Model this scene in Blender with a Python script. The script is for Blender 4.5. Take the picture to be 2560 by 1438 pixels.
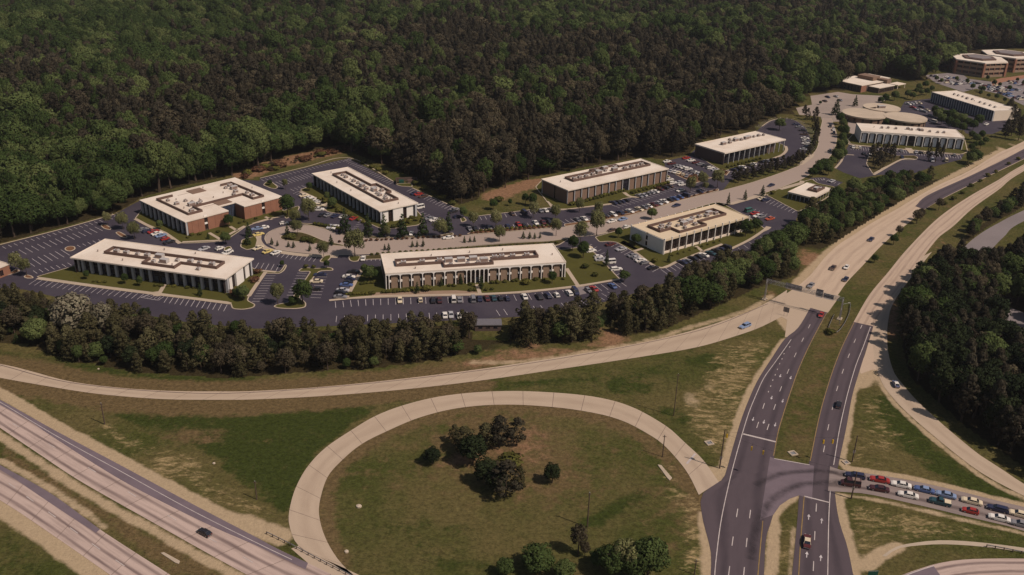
import bpy, bmesh, math, random
import numpy as np
from mathutils import Vector, Matrix
from mathutils.geometry import tessellate_polygon

random.seed(11)
rng = np.random.default_rng(11)
scene = bpy.context.scene
for o in list(bpy.data.objects):
    bpy.data.objects.remove(o)

# ------------------------------------------------------------------ camera
F_PX, YH, ROLL, CAM_H = 2300.0, -320.0, math.radians(1.5), 150.0
PITCH = math.atan((719 - YH) / F_PX)
_c, _s, _ct, _st = math.cos(ROLL), math.sin(ROLL), math.cos(PITCH), math.sin(PITCH)
cam_d = bpy.data.cameras.new('camera')
cam = bpy.data.objects.new('camera', cam_d)
scene.collection.objects.link(cam)
right = Vector((_c, _s * _st, _s * _ct)); up = Vector((-_s, _c * _st, _c * _ct)); fw = Vector((0, _ct, -_st))
M = Matrix((right, up, -fw)).transposed().to_4x4()
M.translation = (0, 0, CAM_H)
cam.matrix_world = M
cam_d.sensor_width = 36
cam_d.lens = F_PX / 2560 * 36
cam_d.clip_start = 1; cam_d.clip_end = 20000
scene.camera = cam

# ------------------------------------------------------------------ light
SUN_AZ, SUN_EL = math.radians(-29), math.radians(51)
world = bpy.data.worlds.new('World'); scene.world = world; world.use_nodes = True
wn = world.node_tree.nodes; wl = world.node_tree.links
wn.clear()
wo = wn.new('ShaderNodeOutputWorld'); bg = wn.new('ShaderNodeBackground'); sky = wn.new('ShaderNodeTexSky')
sky.sky_type = 'NISHITA'; sky.sun_disc = False
sky.sun_elevation = SUN_EL; sky.sun_rotation = math.radians(90) - SUN_AZ
sky.dust_density = 2.0
bg.inputs[1].default_value = 0.06
wl.new(sky.outputs[0], bg.inputs[0]); wl.new(bg.outputs[0], wo.inputs[0])
sun_d = bpy.data.lights.new('sun', 'SUN'); sun = bpy.data.objects.new('sun', sun_d)
scene.collection.objects.link(sun)
sun_d.energy = 4.1; sun_d.angle = math.radians(0.5); sun_d.color = (1.0, 0.875, 0.80)
sv = Vector((math.cos(SUN_EL) * math.cos(SUN_AZ), math.cos(SUN_EL) * math.sin(SUN_AZ), math.sin(SUN_EL)))
sun.rotation_euler = sv.to_track_quat('Z', 'Y').to_euler()
sun.location = sv * 800
scene.view_settings.view_transform = 'Standard'
scene.view_settings.look = 'None'
scene.view_settings.exposure = 0.0
scene.view_settings.gamma = 1.0
scene.view_settings.use_curve_mapping = False
scene.cycles.max_bounces = 4
scene.cycles.transparent_max_bounces = 6

# ------------------------------------------------------------------ pixel of the survey photograph -> place on the ground
def P(px, py, z=0.0):
    x = (px - 1280) / F_PX; y = (719 - py) / F_PX
    x, y = _c * x - _s * y, _s * x + _c * y
    d = (x, _ct + y * _st, -_st + y * _ct)
    t = (z - CAM_H) / d[2]
    return np.array((d[0] * t, d[1] * t))

def PP(pts, z=0.0):
    return np.array([P(a, b, z) for a, b in pts])

# ------------------------------------------------------------------ materials
def new_mat(name):
    m = bpy.data.materials.new(name); m.use_nodes = True
    nt = m.node_tree
    return m, nt, nt.nodes, nt.links, nt.nodes['Principled BSDF']

def nd(nt, t, **kw):
    n = nt.nodes.new(t)
    for k, v in kw.items(): setattr(n, k, v)
    return n

def mth(nt, op, a, b=None, clamp=False):
    n = nd(nt, 'ShaderNodeMath', operation=op, use_clamp=clamp)
    for i, v in enumerate((a, b)):
        if v is None: continue
        if isinstance(v, (int, float)): n.inputs[i].default_value = v
        else: nt.links.new(v, n.inputs[i])
    return n.outputs[0]

def mixc(nt, fac, a, b, blend='MIX'):
    n = nd(nt, 'ShaderNodeMix', data_type='RGBA', blend_type=blend)
    for i, v in ((0, fac), (6, a), (7, b)):
        if isinstance(v, (int, float)): n.inputs[i].default_value = v
        elif isinstance(v, tuple): n.inputs[i].default_value = (*v[:3], 1)
        else: nt.links.new(v, n.inputs[i])
    return n.outputs[2]

def noise(nt, scale, detail=3.0, vec=None, rough=0.55):
    n = nd(nt, 'ShaderNodeTexNoise'); n.inputs['Scale'].default_value = scale
    n.inputs['Detail'].default_value = detail; n.inputs['Roughness'].default_value = rough
    if vec is not None: nt.links.new(vec, n.inputs['Vector'])
    return n.outputs[0]

def ramp01(nt, v, lo, hi):
    n = nd(nt, 'ShaderNodeMapRange', interpolation_type='SMOOTHSTEP')
    n.inputs[1].default_value = lo; n.inputs[2].default_value = hi
    nt.links.new(v, n.inputs[0]); return n.outputs[0]

def wpos(nt):
    return nd(nt, 'ShaderNodeNewGeometry').outputs['Position']

def simple(name, col, rough=0.8, n1=(0.15, 0.25), n2=(2.0, 0.15), metal=0.0, spec=0.3, dark=None, bump=0.0):
    """procedural surface: colour broken up by two world-space noises"""
    m, nt, ns, ls, b = new_mat(name)
    p = wpos(nt)
    c = col
    dk = dark or tuple(v * 0.5 for v in col)
    f1 = ramp01(nt, noise(nt, n1[0], 4, p), 0.35, 0.7)
    c = mixc(nt, mth(nt, 'MULTIPLY', f1, n1[1]), col, dk)
    f2 = noise(nt, n2[0], 3, p)
    c = mixc(nt, mth(nt, 'MULTIPLY', f2, n2[1]), c, dk)
    ls.new(c, b.inputs['Base Color'])
    b.inputs['Roughness'].default_value = rough; b.inputs['Metallic'].default_value = metal
    b.inputs['Specular IOR Level'].default_value = spec
    if bump:
        bp = nd(nt, 'ShaderNodeBump'); bp.inputs['Strength'].default_value = bump; bp.inputs['Distance'].default_value = 0.1
        ls.new(noise(nt, 3.0, 4, p), bp.inputs['Height']); ls.new(bp.outputs[0], b.inputs['Normal'])
    return m

def road_mat(name, col, dark, lanes, track=0.35, patch=0.25, edge=None):
    """pavement: darker band of oil along the middle of each lane (UV x counts lanes, UV y metres)"""
    m, nt, ns, ls, b = new_mat(name)
    uv = nd(nt, 'ShaderNodeUVMap').outputs[0]
    sp = nd(nt, 'ShaderNodeSeparateXYZ'); ls.new(uv, sp.inputs[0])
    x = mth(nt, 'MULTIPLY', sp.outputs[0], float(lanes))
    fr = mth(nt, 'ABSOLUTE', mth(nt, 'SUBTRACT', mth(nt, 'FRACT', x), 0.5))
    band = mth(nt, 'SUBTRACT', 1.0, ramp01(nt, fr, 0.02, 0.24))
    cb = nd(nt, 'ShaderNodeCombineXYZ')
    ls.new(mth(nt, 'MULTIPLY', x, 1.6), cb.inputs[0]); ls.new(mth(nt, 'MULTIPLY', sp.outputs[1], 0.035), cb.inputs[1])
    ln = noise(nt, 2.2, 5, cb.outputs[0])
    p = wpos(nt)
    f = mth(nt, 'MULTIPLY', mth(nt, 'MULTIPLY', band, track), mth(nt, 'ADD', mth(nt, 'MULTIPLY', ln, 1.2), 0.35))
    c = mixc(nt, f, col, dark)
    c = mixc(nt, mth(nt, 'MULTIPLY', ramp01(nt, ln, 0.4, 0.75), patch), c, dark)
    c = mixc(nt, mth(nt, 'MULTIPLY', noise(nt, 0.6, 5, p, 0.7), 0.22), c, dark)
    oi = nd(nt, 'ShaderNodeObjectInfo').outputs['Random']
    c = mixc(nt, mth(nt, 'MULTIPLY', oi, 0.10), c, dark)
    ls.new(c, b.inputs['Base Color']); b.inputs['Roughness'].default_value = 0.85
    b.inputs['Specular IOR Level'].default_value = 0.25
    return m

CONC = (0.40, 0.295, 0.205)
M_conc_int = road_mat('interstate_concrete', (0.47, 0.35, 0.285), (0.12, 0.08, 0.07), 3, 0.75, 0.35)
M_conc_ramp = road_mat('ramp_concrete', (0.42, 0.32, 0.225), (0.24, 0.17, 0.115), 1, 0.25, 0.25)
M_conc_hwy = road_mat('highway_concrete', (0.47, 0.35, 0.245), (0.24, 0.165, 0.115), 3, 0.30, 0.25)
M_conc_nb = road_mat('carriageway_concrete', (0.46, 0.34, 0.24), (0.20, 0.135, 0.10), 3, 0.45, 0.3)
M_park_road = road_mat('park_road_concrete', (0.32, 0.245, 0.195), (0.19, 0.14, 0.11), 4, 0.12, 0.25)
M_asph = road_mat('road_asphalt', (0.082, 0.060, 0.064), (0.040, 0.029, 0.033), 2, 0.6, 0.3)
M_asph_sh = simple('shoulder_asphalt', (0.15, 0.112, 0.122), 0.9, (0.2, 0.3), (3, 0.2))
M_queue = road_mat('side_road_concrete', (0.25, 0.195, 0.17), (0.065, 0.045, 0.04), 2, 0.7, 0.3)
M_lot = simple('parking_asphalt', (0.030, 0.023, 0.033), 0.9, (0.05, 0.6), (0.5, 0.4), dark=(0.056, 0.045, 0.053))
M_joint = simple('joint_filler', (0.15, 0.105, 0.08), 0.9)
M_lotlight = simple('old_concrete_lot', (0.30, 0.235, 0.19), 0.9, (0.04, 0.3), (0.6, 0.25))
M_greylot = simple('pale_worn_asphalt', (0.20, 0.165, 0.155), 0.9, (0.05, 0.3), (0.6, 0.25))
M_kerb = simple('kerb_concrete', (0.42, 0.33, 0.235), 0.85, (0.2, 0.25), (2, 0.25))
M_walk = simple('pavement_concrete', (0.40, 0.31, 0.22), 0.85, (0.15, 0.2), (1.5, 0.25))
M_redwalk = simple('brick_paving', (0.28, 0.13, 0.075), 0.85)
M_lawn = simple('lawn_grass', (0.078, 0.072, 0.018), 0.95, (0.12, 0.5), (1.2, 0.6), spec=0.05, dark=(0.05, 0.045, 0.012), bump=0.5)
M_mulch = simple('pine_bark_mulch', (0.17, 0.085, 0.045), 0.95, (0.3, 0.4), (2.0, 0.4), spec=0.05)
M_bed = simple('planting_bed', (0.075, 0.06, 0.022), 0.95, (0.3, 0.5), (2.0, 0.5), spec=0.05, dark=(0.04, 0.03, 0.015))
M_white = simple('white_road_paint', (0.52, 0.45, 0.40), 0.7, (0.5, 0.4), (4, 0.3), dark=(0.2, 0.15, 0.14))
M_stall = simple('faded_stall_paint', (0.55, 0.49, 0.46), 0.7, (0.3, 0.4), (3, 0.3), dark=(0.2, 0.16, 0.16))
M_yellow = simple('yellow_road_paint', (0.33, 0.21, 0.06), 0.7, (0.5, 0.6), (2, 0.5))
M_rock = simple('pale_stone', (0.45, 0.36, 0.26), 0.9)

def stain_mat():
    m, nt, ns, ls, b = new_mat('tyre_track_stain')
    uv = nd(nt, 'ShaderNodeUVMap').outputs[0]
    sp = nd(nt, 'ShaderNodeSeparateXYZ'); ls.new(uv, sp.inputs[0])
    e = mth(nt, 'ABSOLUTE', mth(nt, 'SUBTRACT', sp.outputs[0], 0.5))
    a = mth(nt, 'SUBTRACT', 1.0, ramp01(nt, e, 0.02, 0.5))
    a = mth(nt, 'MULTIPLY', a, mth(nt, 'MULTIPLY', ramp01(nt, noise(nt, 0.3, 5, wpos(nt), 0.7), 0.2, 0.8), 0.62))
    b.inputs['Base Color'].default_value = (0.028, 0.02, 0.022, 1); b.inputs['Roughness'].default_value = 0.9
    ls.new(a, b.inputs['Alpha'])
    return m
M_stain = stain_mat()

def ground_mat():
    m, nt, ns, ls, b = new_mat('interchange_grass')
    p = wpos(nt)
    def att(n):
        return nd(nt, 'ShaderNodeAttribute', attribute_name=n).outputs['Fac']
    nb = noise(nt, 0.035, 5, p, 0.6); nm = noise(nt, 0.22, 5, p, 0.65); nf = noise(nt, 1.1, 4, p, 0.7)
    wv = nd(nt, 'ShaderNodeTexNoise'); wv.inputs['Scale'].default_value = 0.05; wv.inputs['Detail'].default_value = 3; ls.new(p, wv.inputs['Vector'])
    va = nd(nt, 'ShaderNodeVectorMath', operation='SCALE'); va.inputs['Scale'].default_value = 11.0; ls.new(wv.outputs['Color'], va.inputs[0])
    vb = nd(nt, 'ShaderNodeVectorMath', operation='ADD'); ls.new(p, vb.inputs[0]); ls.new(va.outputs[0], vb.inputs[1])
    mp = nd(nt, 'ShaderNodeMapping'); mp.inputs['Scale'].default_value = (0.55, 1.5, 1); mp.inputs['Rotation'].default_value = (0, 0, 0.75)
    ls.new(vb.outputs[0], mp.inputs[0]); stz = noise(nt, 0.42, 6, mp.outputs[0], 0.75)
    col = mixc(nt, ramp01(nt, nb, 0.34, 0.62), (0.051, 0.055, 0.014), (0.094, 0.075, 0.028))
    col = mixc(nt, mth(nt, 'MULTIPLY', ramp01(nt, nm, 0.5, 0.75), 0.5), col, (0.135, 0.098, 0.040))
    col = mixc(nt, mth(nt, 'MULTIPLY', ramp01(nt, noise(nt, 0.11, 5, p, 0.7), 0.5, 0.72), 0.55), col, (0.042, 0.046, 0.012))
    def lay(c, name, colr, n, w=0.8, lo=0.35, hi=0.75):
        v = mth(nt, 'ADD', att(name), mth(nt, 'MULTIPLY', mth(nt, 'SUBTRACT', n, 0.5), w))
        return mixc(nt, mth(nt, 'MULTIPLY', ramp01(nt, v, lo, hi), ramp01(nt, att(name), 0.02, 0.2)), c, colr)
    col = lay(col, 'lush', (0.035, 0.043, 0.010), nm, 1.4)
    col = lay(col, 'brown', (0.110, 0.075, 0.034), nm, 1.3)
    col = lay(col, 'clay', (0.20, 0.112, 0.062), nm, 1.2)
    col = lay(col, 'straw', (0.30, 0.215, 0.105), stz, 2.4, 0.45, 1.1)
    col = lay(col, 'dry', (0.36, 0.265, 0.16), nm, 0.8)
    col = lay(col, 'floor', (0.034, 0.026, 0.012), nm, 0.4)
    ng2 = noise(nt, 0.75, 6, p, 0.8); mg = noise(nt, 2.0, 4, mp.outputs[0], 0.7)
    grain = mth(nt, 'ADD', 0.42, mth(nt, 'ADD', mth(nt, 'MULTIPLY', ramp01(nt, ng2, 0.30, 0.70), 0.70), mth(nt, 'MULTIPLY', ramp01(nt, mg, 0.32, 0.70), 0.42)))
    gd = nd(nt, 'ShaderNodeMix', data_type='FLOAT'); ls.new(mth(nt, 'MULTIPLY', ramp01(nt, att('dry'), 0.2, 0.7), 0.75), gd.inputs[0]); ls.new(grain, gd.inputs[2]); gd.inputs[3].default_value = 0.95
    gm = nd(nt, 'ShaderNodeVectorMath', operation='SCALE'); ls.new(col, gm.inputs[0]); ls.new(gd.outputs[0], gm.inputs['Scale']); col = gm.outputs[0]
    nw = ramp01(nt, noise(nt, 1.6, 3, p, 0.7), 0.64, 0.76)
    col = mixc(nt, mth(nt, 'MULTIPLY', nw, 0.45), col, (0.27, 0.215, 0.11))
    ls.new(col, b.inputs['Base Color']); b.inputs['Roughness'].default_value = 1.0
    b.inputs['Specular IOR Level'].default_value = 0.02
    bp = nd(nt, 'ShaderNodeBump'); bp.inputs['Strength'].default_value = 0.7; bp.inputs['Distance'].default_value = 0.35
    ls.new(mth(nt, 'ADD', nf, nm), bp.inputs['Height']); ls.new(bp.outputs[0], b.inputs['Normal'])
    return m
M_ground = ground_mat()

def leaf_mat(name, dark, mid, light, transl=0.2, patch=0.012):
    m, nt, ns, ls, b = new_mat(name)
    oi = nd(nt, 'ShaderNodeObjectInfo'); geo = nd(nt, 'ShaderNodeNewGeometry')
    pn = noise(nt, patch, 3, oi.outputs['Location'])
    t = mth(nt, 'ADD', mth(nt, 'MULTIPLY', oi.outputs['Random'], 0.75), mth(nt, 'MULTIPLY', mth(nt, 'SUBTRACT', pn, 0.36), 1.0))
    r = nd(nt, 'ShaderNodeValToRGB'); e = r.color_ramp.elements
    e[0].position = 0.0; e[0].color = (*dark, 1); e[1].position = 1.0; e[1].color = (*light, 1)
    em = e.new(0.5); em.color = (*mid, 1)
    ls.new(t, r.inputs[0])
    k = mth(nt, 'ADD', 0.72, mth(nt, 'MULTIPLY', geo.outputs['Random Per Island'], 0.56))
    hs = nd(nt, 'ShaderNodeHueSaturation'); ls.new(r.outputs[0], hs.inputs['Color']); ls.new(k, hs.inputs['Value'])
    ls.new(mth(nt, 'ADD', 0.485, mth(nt, 'MULTIPLY', geo.outputs['Random Per Island'], 0.03)), hs.inputs['Hue'])
    ns.remove(b)
    df = nd(nt, 'ShaderNodeBsdfDiffuse'); tr = nd(nt, 'ShaderNodeBsdfTranslucent'); mx = nd(nt, 'ShaderNodeMixShader')
    mx.inputs[0].default_value = transl
    ls.new(hs.outputs[0], df.inputs[0]); ls.new(hs.outputs[0], tr.inputs[0])
    ls.new(df.outputs[0], mx.inputs[1]); ls.new(tr.outputs[0], mx.inputs[2])
    ls.new(mx.outputs[0], ns['Material Output'].inputs[0])
    return m
M_pine = leaf_mat('pine_needles', (0.033, 0.028, 0.018), (0.047, 0.040, 0.026), (0.065, 0.055, 0.036), 0.3)
M_young = leaf_mat('young_pine_needles', (0.046, 0.042, 0.020), (0.072, 0.063, 0.030), (0.105, 0.092, 0.044), 0.3)
M_broad = leaf_mat('broad_leaves', (0.030, 0.047, 0.014), (0.052, 0.074, 0.022), (0.125, 0.145, 0.050), 0.3)
M_shadeleaf = leaf_mat('dark_shade_leaves', (0.013, 0.018, 0.009), (0.019, 0.025, 0.011), (0.030, 0.037, 0.015), 0.12)  # dark leaf colour, deepened further to carry the grove's self-shadow
M_brown = leaf_mat('brownish_leaves', (0.050, 0.041, 0.026), (0.072, 0.058, 0.035), (0.105, 0.085, 0.050), 0.3)
M_street = leaf_mat('pale_street_tree_leaves', (0.115, 0.115, 0.046), (0.165, 0.16, 0.066), (0.215, 0.20, 0.09), 0.35)
M_conifer = leaf_mat('dark_conifer_needles', (0.022, 0.034, 0.013), (0.032, 0.046, 0.017), (0.046, 0.060, 0.020), 0.1)
M_shrub = leaf_mat('shrub_leaves', (0.050, 0.056, 0.016), (0.085, 0.080, 0.022), (0.14, 0.125, 0.03))
M_bronze = leaf_mat('bronze_shrub_leaves', (0.085, 0.040, 0.024), (0.11, 0.055, 0.032), (0.14, 0.075, 0.042))
M_pale = leaf_mat('pale_blossom', (0.14, 0.122, 0.078), (0.17, 0.148, 0.098), (0.21, 0.18, 0.12), 0.25)
M_bark = simple('bark', (0.085, 0.060, 0.042), 0.95, (1.0, 0.4), (5, 0.4), spec=0.05)

M_roof = simple('roof_membrane', (0.67, 0.58, 0.475), 0.9, (0.11, 0.36), (0.9, 0.25), dark=(0.42, 0.31, 0.21))
M_roof2 = simple('yellowed_roof_gravel', (0.56, 0.445, 0.30), 0.9, (0.08, 0.16), (0.6, 0.14), dark=(0.42, 0.30, 0.17))
M_wallwhite = simple('white_precast', (0.72, 0.66, 0.58), 0.8, (0.2, 0.15), (1.5, 0.1), dark=(0.45, 0.38, 0.3))
M_fin = simple('grey_white_fin', (0.40, 0.385, 0.37), 0.8, (0.2, 0.15), (1.5, 0.1))
M_roof3 = simple('tan_roof_gravel', (0.47, 0.37, 0.265), 0.9, (0.10, 0.3), (0.8, 0.25))
M_cream = simple('cream_precast', (0.66, 0.54, 0.41), 0.8, (0.2, 0.15), (1.5, 0.1))
M_tan = simple('tan_brick', (0.27, 0.18, 0.118), 0.85, (0.4, 0.2), (5, 0.3))
M_red = simple('red_brick', (0.27, 0.122, 0.072), 0.85, (0.4, 0.25), (5, 0.3))
M_brownb = simple('brown_brick', (0.20, 0.125, 0.083), 0.85, (0.4, 0.2), (5, 0.3))
M_darkb = simple('dark_brown_brick', (0.10, 0.065, 0.05), 0.85, (0.4, 0.2), (5, 0.3))
M_screen = simple('brown_roof_screen', (0.115, 0.068, 0.050), 0.7, (0.5, 0.2), (3, 0.2))
M_unit = simple('grey_rooftop_metal', (0.46, 0.42, 0.38), 0.5, (0.6, 0.2), (3, 0.2), metal=0.1)
M_unitdk = simple('rusty_rooftop_metal', (0.22, 0.15, 0.12), 0.6, (0.6, 0.3), (3, 0.3))
M_curtain = simple('pale_curtain', (0.62, 0.63, 0.66), 0.8, (0.5, 0.3), (2.5, 0.4))

def glass_mat(name, col, rough=0.12):
    m, nt, ns, ls, b = new_mat(name)
    c = mixc(nt, noise(nt, 0.35, 2, wpos(nt)), col, tuple(v * 0.5 for v in col))
    ls.new(c, b.inputs['Base Color']); b.inputs['Roughness'].default_value = rough
    b.inputs['Specular IOR Level'].default_value = 0.5
    return m
M_glass = glass_mat('dark_tinted_glass', (0.016, 0.016, 0.024))
M_glassb = glass_mat('blue_tinted_glass', (0.05, 0.065, 0.095))
M_glassbr = glass_mat('bronze_tinted_glass', (0.030, 0.017, 0.014))
M_steel = simple('galvanised_steel', (0.33, 0.31, 0.29), 0.45, (1, 0.2), (4, 0.2), metal=0.5)
M_wood = simple('weathered_wood_pole', (0.085, 0.055, 0.038), 0.9, (1, 0.3), (6, 0.3))
M_signback = simple('sign_back_aluminium', (0.19, 0.17, 0.17), 0.5, (1, 0.2), (4, 0.2), metal=0.3)
M_green = simple('green_sign_sheet', (0.012, 0.06, 0.04), 0.5)
M_signal = simple('yellow_signal_housing', (0.50, 0.30, 0.02), 0.5)
M_black = simple('black_rubber', (0.018, 0.016, 0.016), 0.8)
M_carglass = glass_mat('car_window_glass', (0.02, 0.022, 0.03), 0.06)
M_chrome = simple('chrome_trim', (0.55, 0.52, 0.5), 0.25, metal=0.8)
M_lamp = simple('headlamp_lens', (0.6, 0.58, 0.52), 0.2)
M_tail = simple('tail_lamp_lens', (0.22, 0.02, 0.015), 0.3)

def paint(name, col):
    m, nt, ns, ls, b = new_mat(name)
    oi = nd(nt, 'ShaderNodeObjectInfo').outputs['Random']
    c = mixc(nt, mth(nt, 'MULTIPLY', oi, 0.35), col, tuple(v * 0.65 for v in col))
    c = mixc(nt, mth(nt, 'MULTIPLY', noise(nt, 1.2, 3, wpos(nt)), 0.15), c, (0.12, 0.09, 0.07))
    ls.new(c, b.inputs['Base Color']); b.inputs['Roughness'].default_value = 0.32
    b.inputs['Specular IOR Level'].default_value = 0.5
    return m
PAINT = {k: paint(k.replace(' ', '_') + '_car_paint', v) for k, v in {
    'white': (0.72, 0.66, 0.57), 'cream': (0.66, 0.54, 0.36), 'grey': (0.20, 0.19, 0.19), 'silver': (0.40, 0.38, 0.37),
    'black': (0.012, 0.011, 0.013), 'dark blue': (0.018, 0.022, 0.055), 'blue': (0.07, 0.11, 0.24), 'light blue': (0.20, 0.26, 0.38),
    'red': (0.33, 0.025, 0.018), 'dark red': (0.085, 0.014, 0.014), 'maroon': (0.05, 0.013, 0.015), 'green': (0.03, 0.12, 0.09),
    'teal': (0.015, 0.055, 0.065), 'brown': (0.08, 0.045, 0.03), 'yellow': (0.62, 0.47, 0.16), 'olive': (0.13, 0.11, 0.05), 'orange': (0.42, 0.08, 0.03)}.items()}

# ------------------------------------------------------------------ object helpers
COL = scene.collection
def link(o, parent=None):
    COL.objects.link(o)
    if parent is not None: o.parent = parent
    return o

def tag(o, label=None, cat=None, group=None, kind=None):
    if label: o['label'] = label
    if cat: o['category'] = cat
    if group: o['group'] = group
    if kind: o['kind'] = kind
    return o

def mesh_obj(name, verts, faces, mats, parent=None, uvs=None, midx=None, smooth=False):
    me = bpy.data.meshes.new(name)
    me.from_pydata([tuple(map(float, v)) for v in verts], [], [list(map(int, f)) for f in faces])
    for m in (mats if isinstance(mats, (list, tuple)) else [mats]): me.materials.append(m)
    if midx is not None: me.polygons.foreach_set('material_index', np.array(midx, dtype=np.int32))
    if uvs is not None:
        uvl = me.uv_layers.new(name='UVMap')
        li = np.zeros(len(me.loops), dtype=np.int32); me.loops.foreach_get('vertex_index', li)
        uvl.data.foreach_set('uv', np.asarray(uvs, dtype=np.float32)[li].ravel())
    if smooth: me.polygons.foreach_set('use_smooth', np.ones(len(me.polygons), dtype=bool))
    return link(bpy.data.objects.new(name, me), parent)

def empty(name, loc=(0, 0, 0), rz=0.0, label=None, cat=None, group=None):
    o = bpy.data.objects.new(name, None); o.empty_display_size = 0.5
    o.location = loc; o.rotation_euler = (0, 0, rz)
    link(o); return tag(o, label, cat, group)

def share(name, me, parent=None, loc=(0, 0, 0), rot=(0, 0, 0), scale=(1, 1, 1)):
    o = bpy.data.objects.new(name, me); o.location = loc; o.rotation_euler = rot; o.scale = scale
    return link(o, parent)

class MB:
    """collects boxes, prisms and tubes, then links them as one mesh object"""
    def __init__(s): s.v = []; s.f = []; s.mi = []; s.cur = 0
    def add(s, vs, fs):
        n = len(s.v); s.v += [tuple(v) for v in vs]; s.f += [[i + n for i in f] for f in fs]; s.mi += [s.cur] * len(fs); return s
    def box(s, x0, y0, z0, x1, y1, z1):
        v = [(x0, y0, z0), (x1, y0, z0), (x1, y1, z0), (x0, y1, z0), (x0, y0, z1), (x1, y0, z1), (x1, y1, z1), (x0, y1, z1)]
        return s.add(v, [(0, 3, 2, 1), (4, 5, 6, 7), (0, 1, 5, 4), (1, 2, 6, 5), (2, 3, 7, 6), (3, 0, 4, 7)])
    def prism(s, pts, z0, z1, bottom=False):
        n = len(pts); v = [(*p[:2], z0) for p in pts] + [(*p[:2], z1) for p in pts]
        f = [(i, (i + 1) % n, n + (i + 1) % n, n + i) for i in range(n)]
        f += [tuple(n + i for i in t) for t in tri(pts)]
        if bottom: f += [tuple(reversed(t)) for t in tri(pts)]
        return s.add(v, f)
    def tube(s, a, b, r0, r1, n=6):
        a = Vector(a); b = Vector(b); d = (b - a).normalized()
        x = d.orthogonal().normalized(); y = d.cross(x)
        v = []
        for c, r in ((a, r0), (b, r1)):
            v += [c + (x * math.cos(2 * math.pi * i / n) + y * math.sin(2 * math.pi * i / n)) * r for i in range(n)]
        f = [(i, (i + 1) % n, n + (i + 1) % n, n + i) for i in range(n)] + [tuple(range(n, 2 * n)), tuple(reversed(range(n)))]
        return s.add([tuple(q) for q in v], f)
    def walls(s, pts, z0, z1, t=0.3, closed=False):
        """upright wall of thickness t along a polyline"""
        p = [np.array(q[:2], float) for q in pts]
        if closed: p = p + [p[0]]
        for i in range(len(p) - 1):
            d = p[i + 1] - p[i]; L = np.linalg.norm(d)
            if L < 1e-4: continue
            d = d / L; nrm = np.array((-d[1], d[0])) * t / 2; a = p[i] - d * t * 0.49; b = p[i + 1] + d * t * 0.49
            s.prism([a - nrm, b - nrm, b + nrm, a + nrm], z0, z1 + 0.003 * (i % 2))
        return s
    def mesh(s, name, mats):
        me = bpy.data.meshes.new(name); me.from_pydata(s.v, [], s.f)
        for m in (mats if isinstance(mats, (list, tuple)) else [mats]): me.materials.append(m)
        me.polygons.foreach_set('material_index', np.array(s.mi, dtype=np.int32))
        me.validate(); return me
    def build(s, name, mats, parent=None):
        return link(bpy.data.objects.new(name, s.mesh(name, mats)), parent)

def area2(p):
    p = np.asarray(p)[:, :2]; return np.sum(p[:, 0] * np.roll(p[:, 1], -1) - np.roll(p[:, 0], -1) * p[:, 1])

def tri(pts):
    t = tessellate_polygon([[Vector((float(p[0]), float(p[1]), 0)) for p in pts]])
    out = []
    for a, b, c in t:
        pa, pb, pc = pts[a], pts[b], pts[c]
        cr = (pb[0] - pa[0]) * (pc[1] - pa[1]) - (pb[1] - pa[1]) * (pc[0] - pa[0])
        out.append((a, b, c) if cr > 0 else (a, c, b))
    return out

def rounded(pts, r):
    pts = np.asarray(pts, float); n = len(pts); out = []
    for i in range(n):
        a, b, c = pts[i - 1], pts[i], pts[(i + 1) % n]
        l1, l2 = np.linalg.norm(a - b), np.linalg.norm(c - b)
        r1, r2 = min(r, l1 * 0.45), min(r, l2 * 0.45)
        if l1 < 1e-3 or l2 < 1e-3: continue
        s = b + (a - b) / l1 * r1; e = b + (c - b) / l2 * r2
        for t in (0, 0.25, 0.5, 0.75, 1.0):
            out.append((1 - t) ** 2 * s + 2 * t * (1 - t) * b + t * t * e)
    return np.array(out)

def inset(pts, d):
    pts = np.asarray(pts, float)
    if area2(pts) < 0: pts = pts[::-1]
    n = len(pts); out = []
    for i in range(n):
        e1 = pts[i] - pts[i - 1]; e2 = pts[(i + 1) % n] - pts[i]
        e1 = e1 / max(np.linalg.norm(e1), 1e-6); e2 = e2 / max(np.linalg.norm(e2), 1e-6)
        n1 = np.array((-e1[1], e1[0])); n2 = np.array((-e2[1], e2[0]))
        m = n1 + n2; L = np.linalg.norm(m); m = m / L if L > 1e-3 else n1
        k = 1 / max(m @ n1, 0.5)
        out.append(pts[i] + m * d * k)
    return pts, np.array(out)

def sheet(name, pts, z, mat, parent=None, kind='structure', world_pts=False):
    w = np.asarray(pts) if world_pts else PP(pts)
    o = mesh_obj(name, [(p[0], p[1], z) for p in w], tri(w), mat, parent)
    if parent is None: o['kind'] = kind
    return o

def resample(w, step=None, n=None):
    """smooth curve through world points"""
    w = np.asarray(w, float)
    if len(w) > 2:
        out = []
        q = np.vstack([2 * w[0] - w[1], w, 2 * w[-1] - w[-2]])
        for i in range(1, len(q) - 2):
            p0, p1, p2, p3 = q[i - 1], q[i], q[i + 1], q[i + 2]
            for t in np.linspace(0, 1, 12, endpoint=False):
                out.append(0.5 * (2 * p1 + (p2 - p0) * t + (2 * p0 - 5 * p1 + 4 * p2 - p3) * t * t + (3 * p1 - p0 - 3 * p2 + p3) * t ** 3))
        out.append(w[-1]); c = np.array(out)
    else: c = w
    d = np.concatenate([[0], np.cumsum(np.linalg.norm(np.diff(c, axis=0), axis=1))])
    if n is None: n = max(2, int(round(d[-1] / step)) + 1)
    s = np.linspace(0, d[-1], n)
    return np.stack([np.interp(s, d, c[:, 0]), np.interp(s, d, c[:, 1])], 1)

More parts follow.
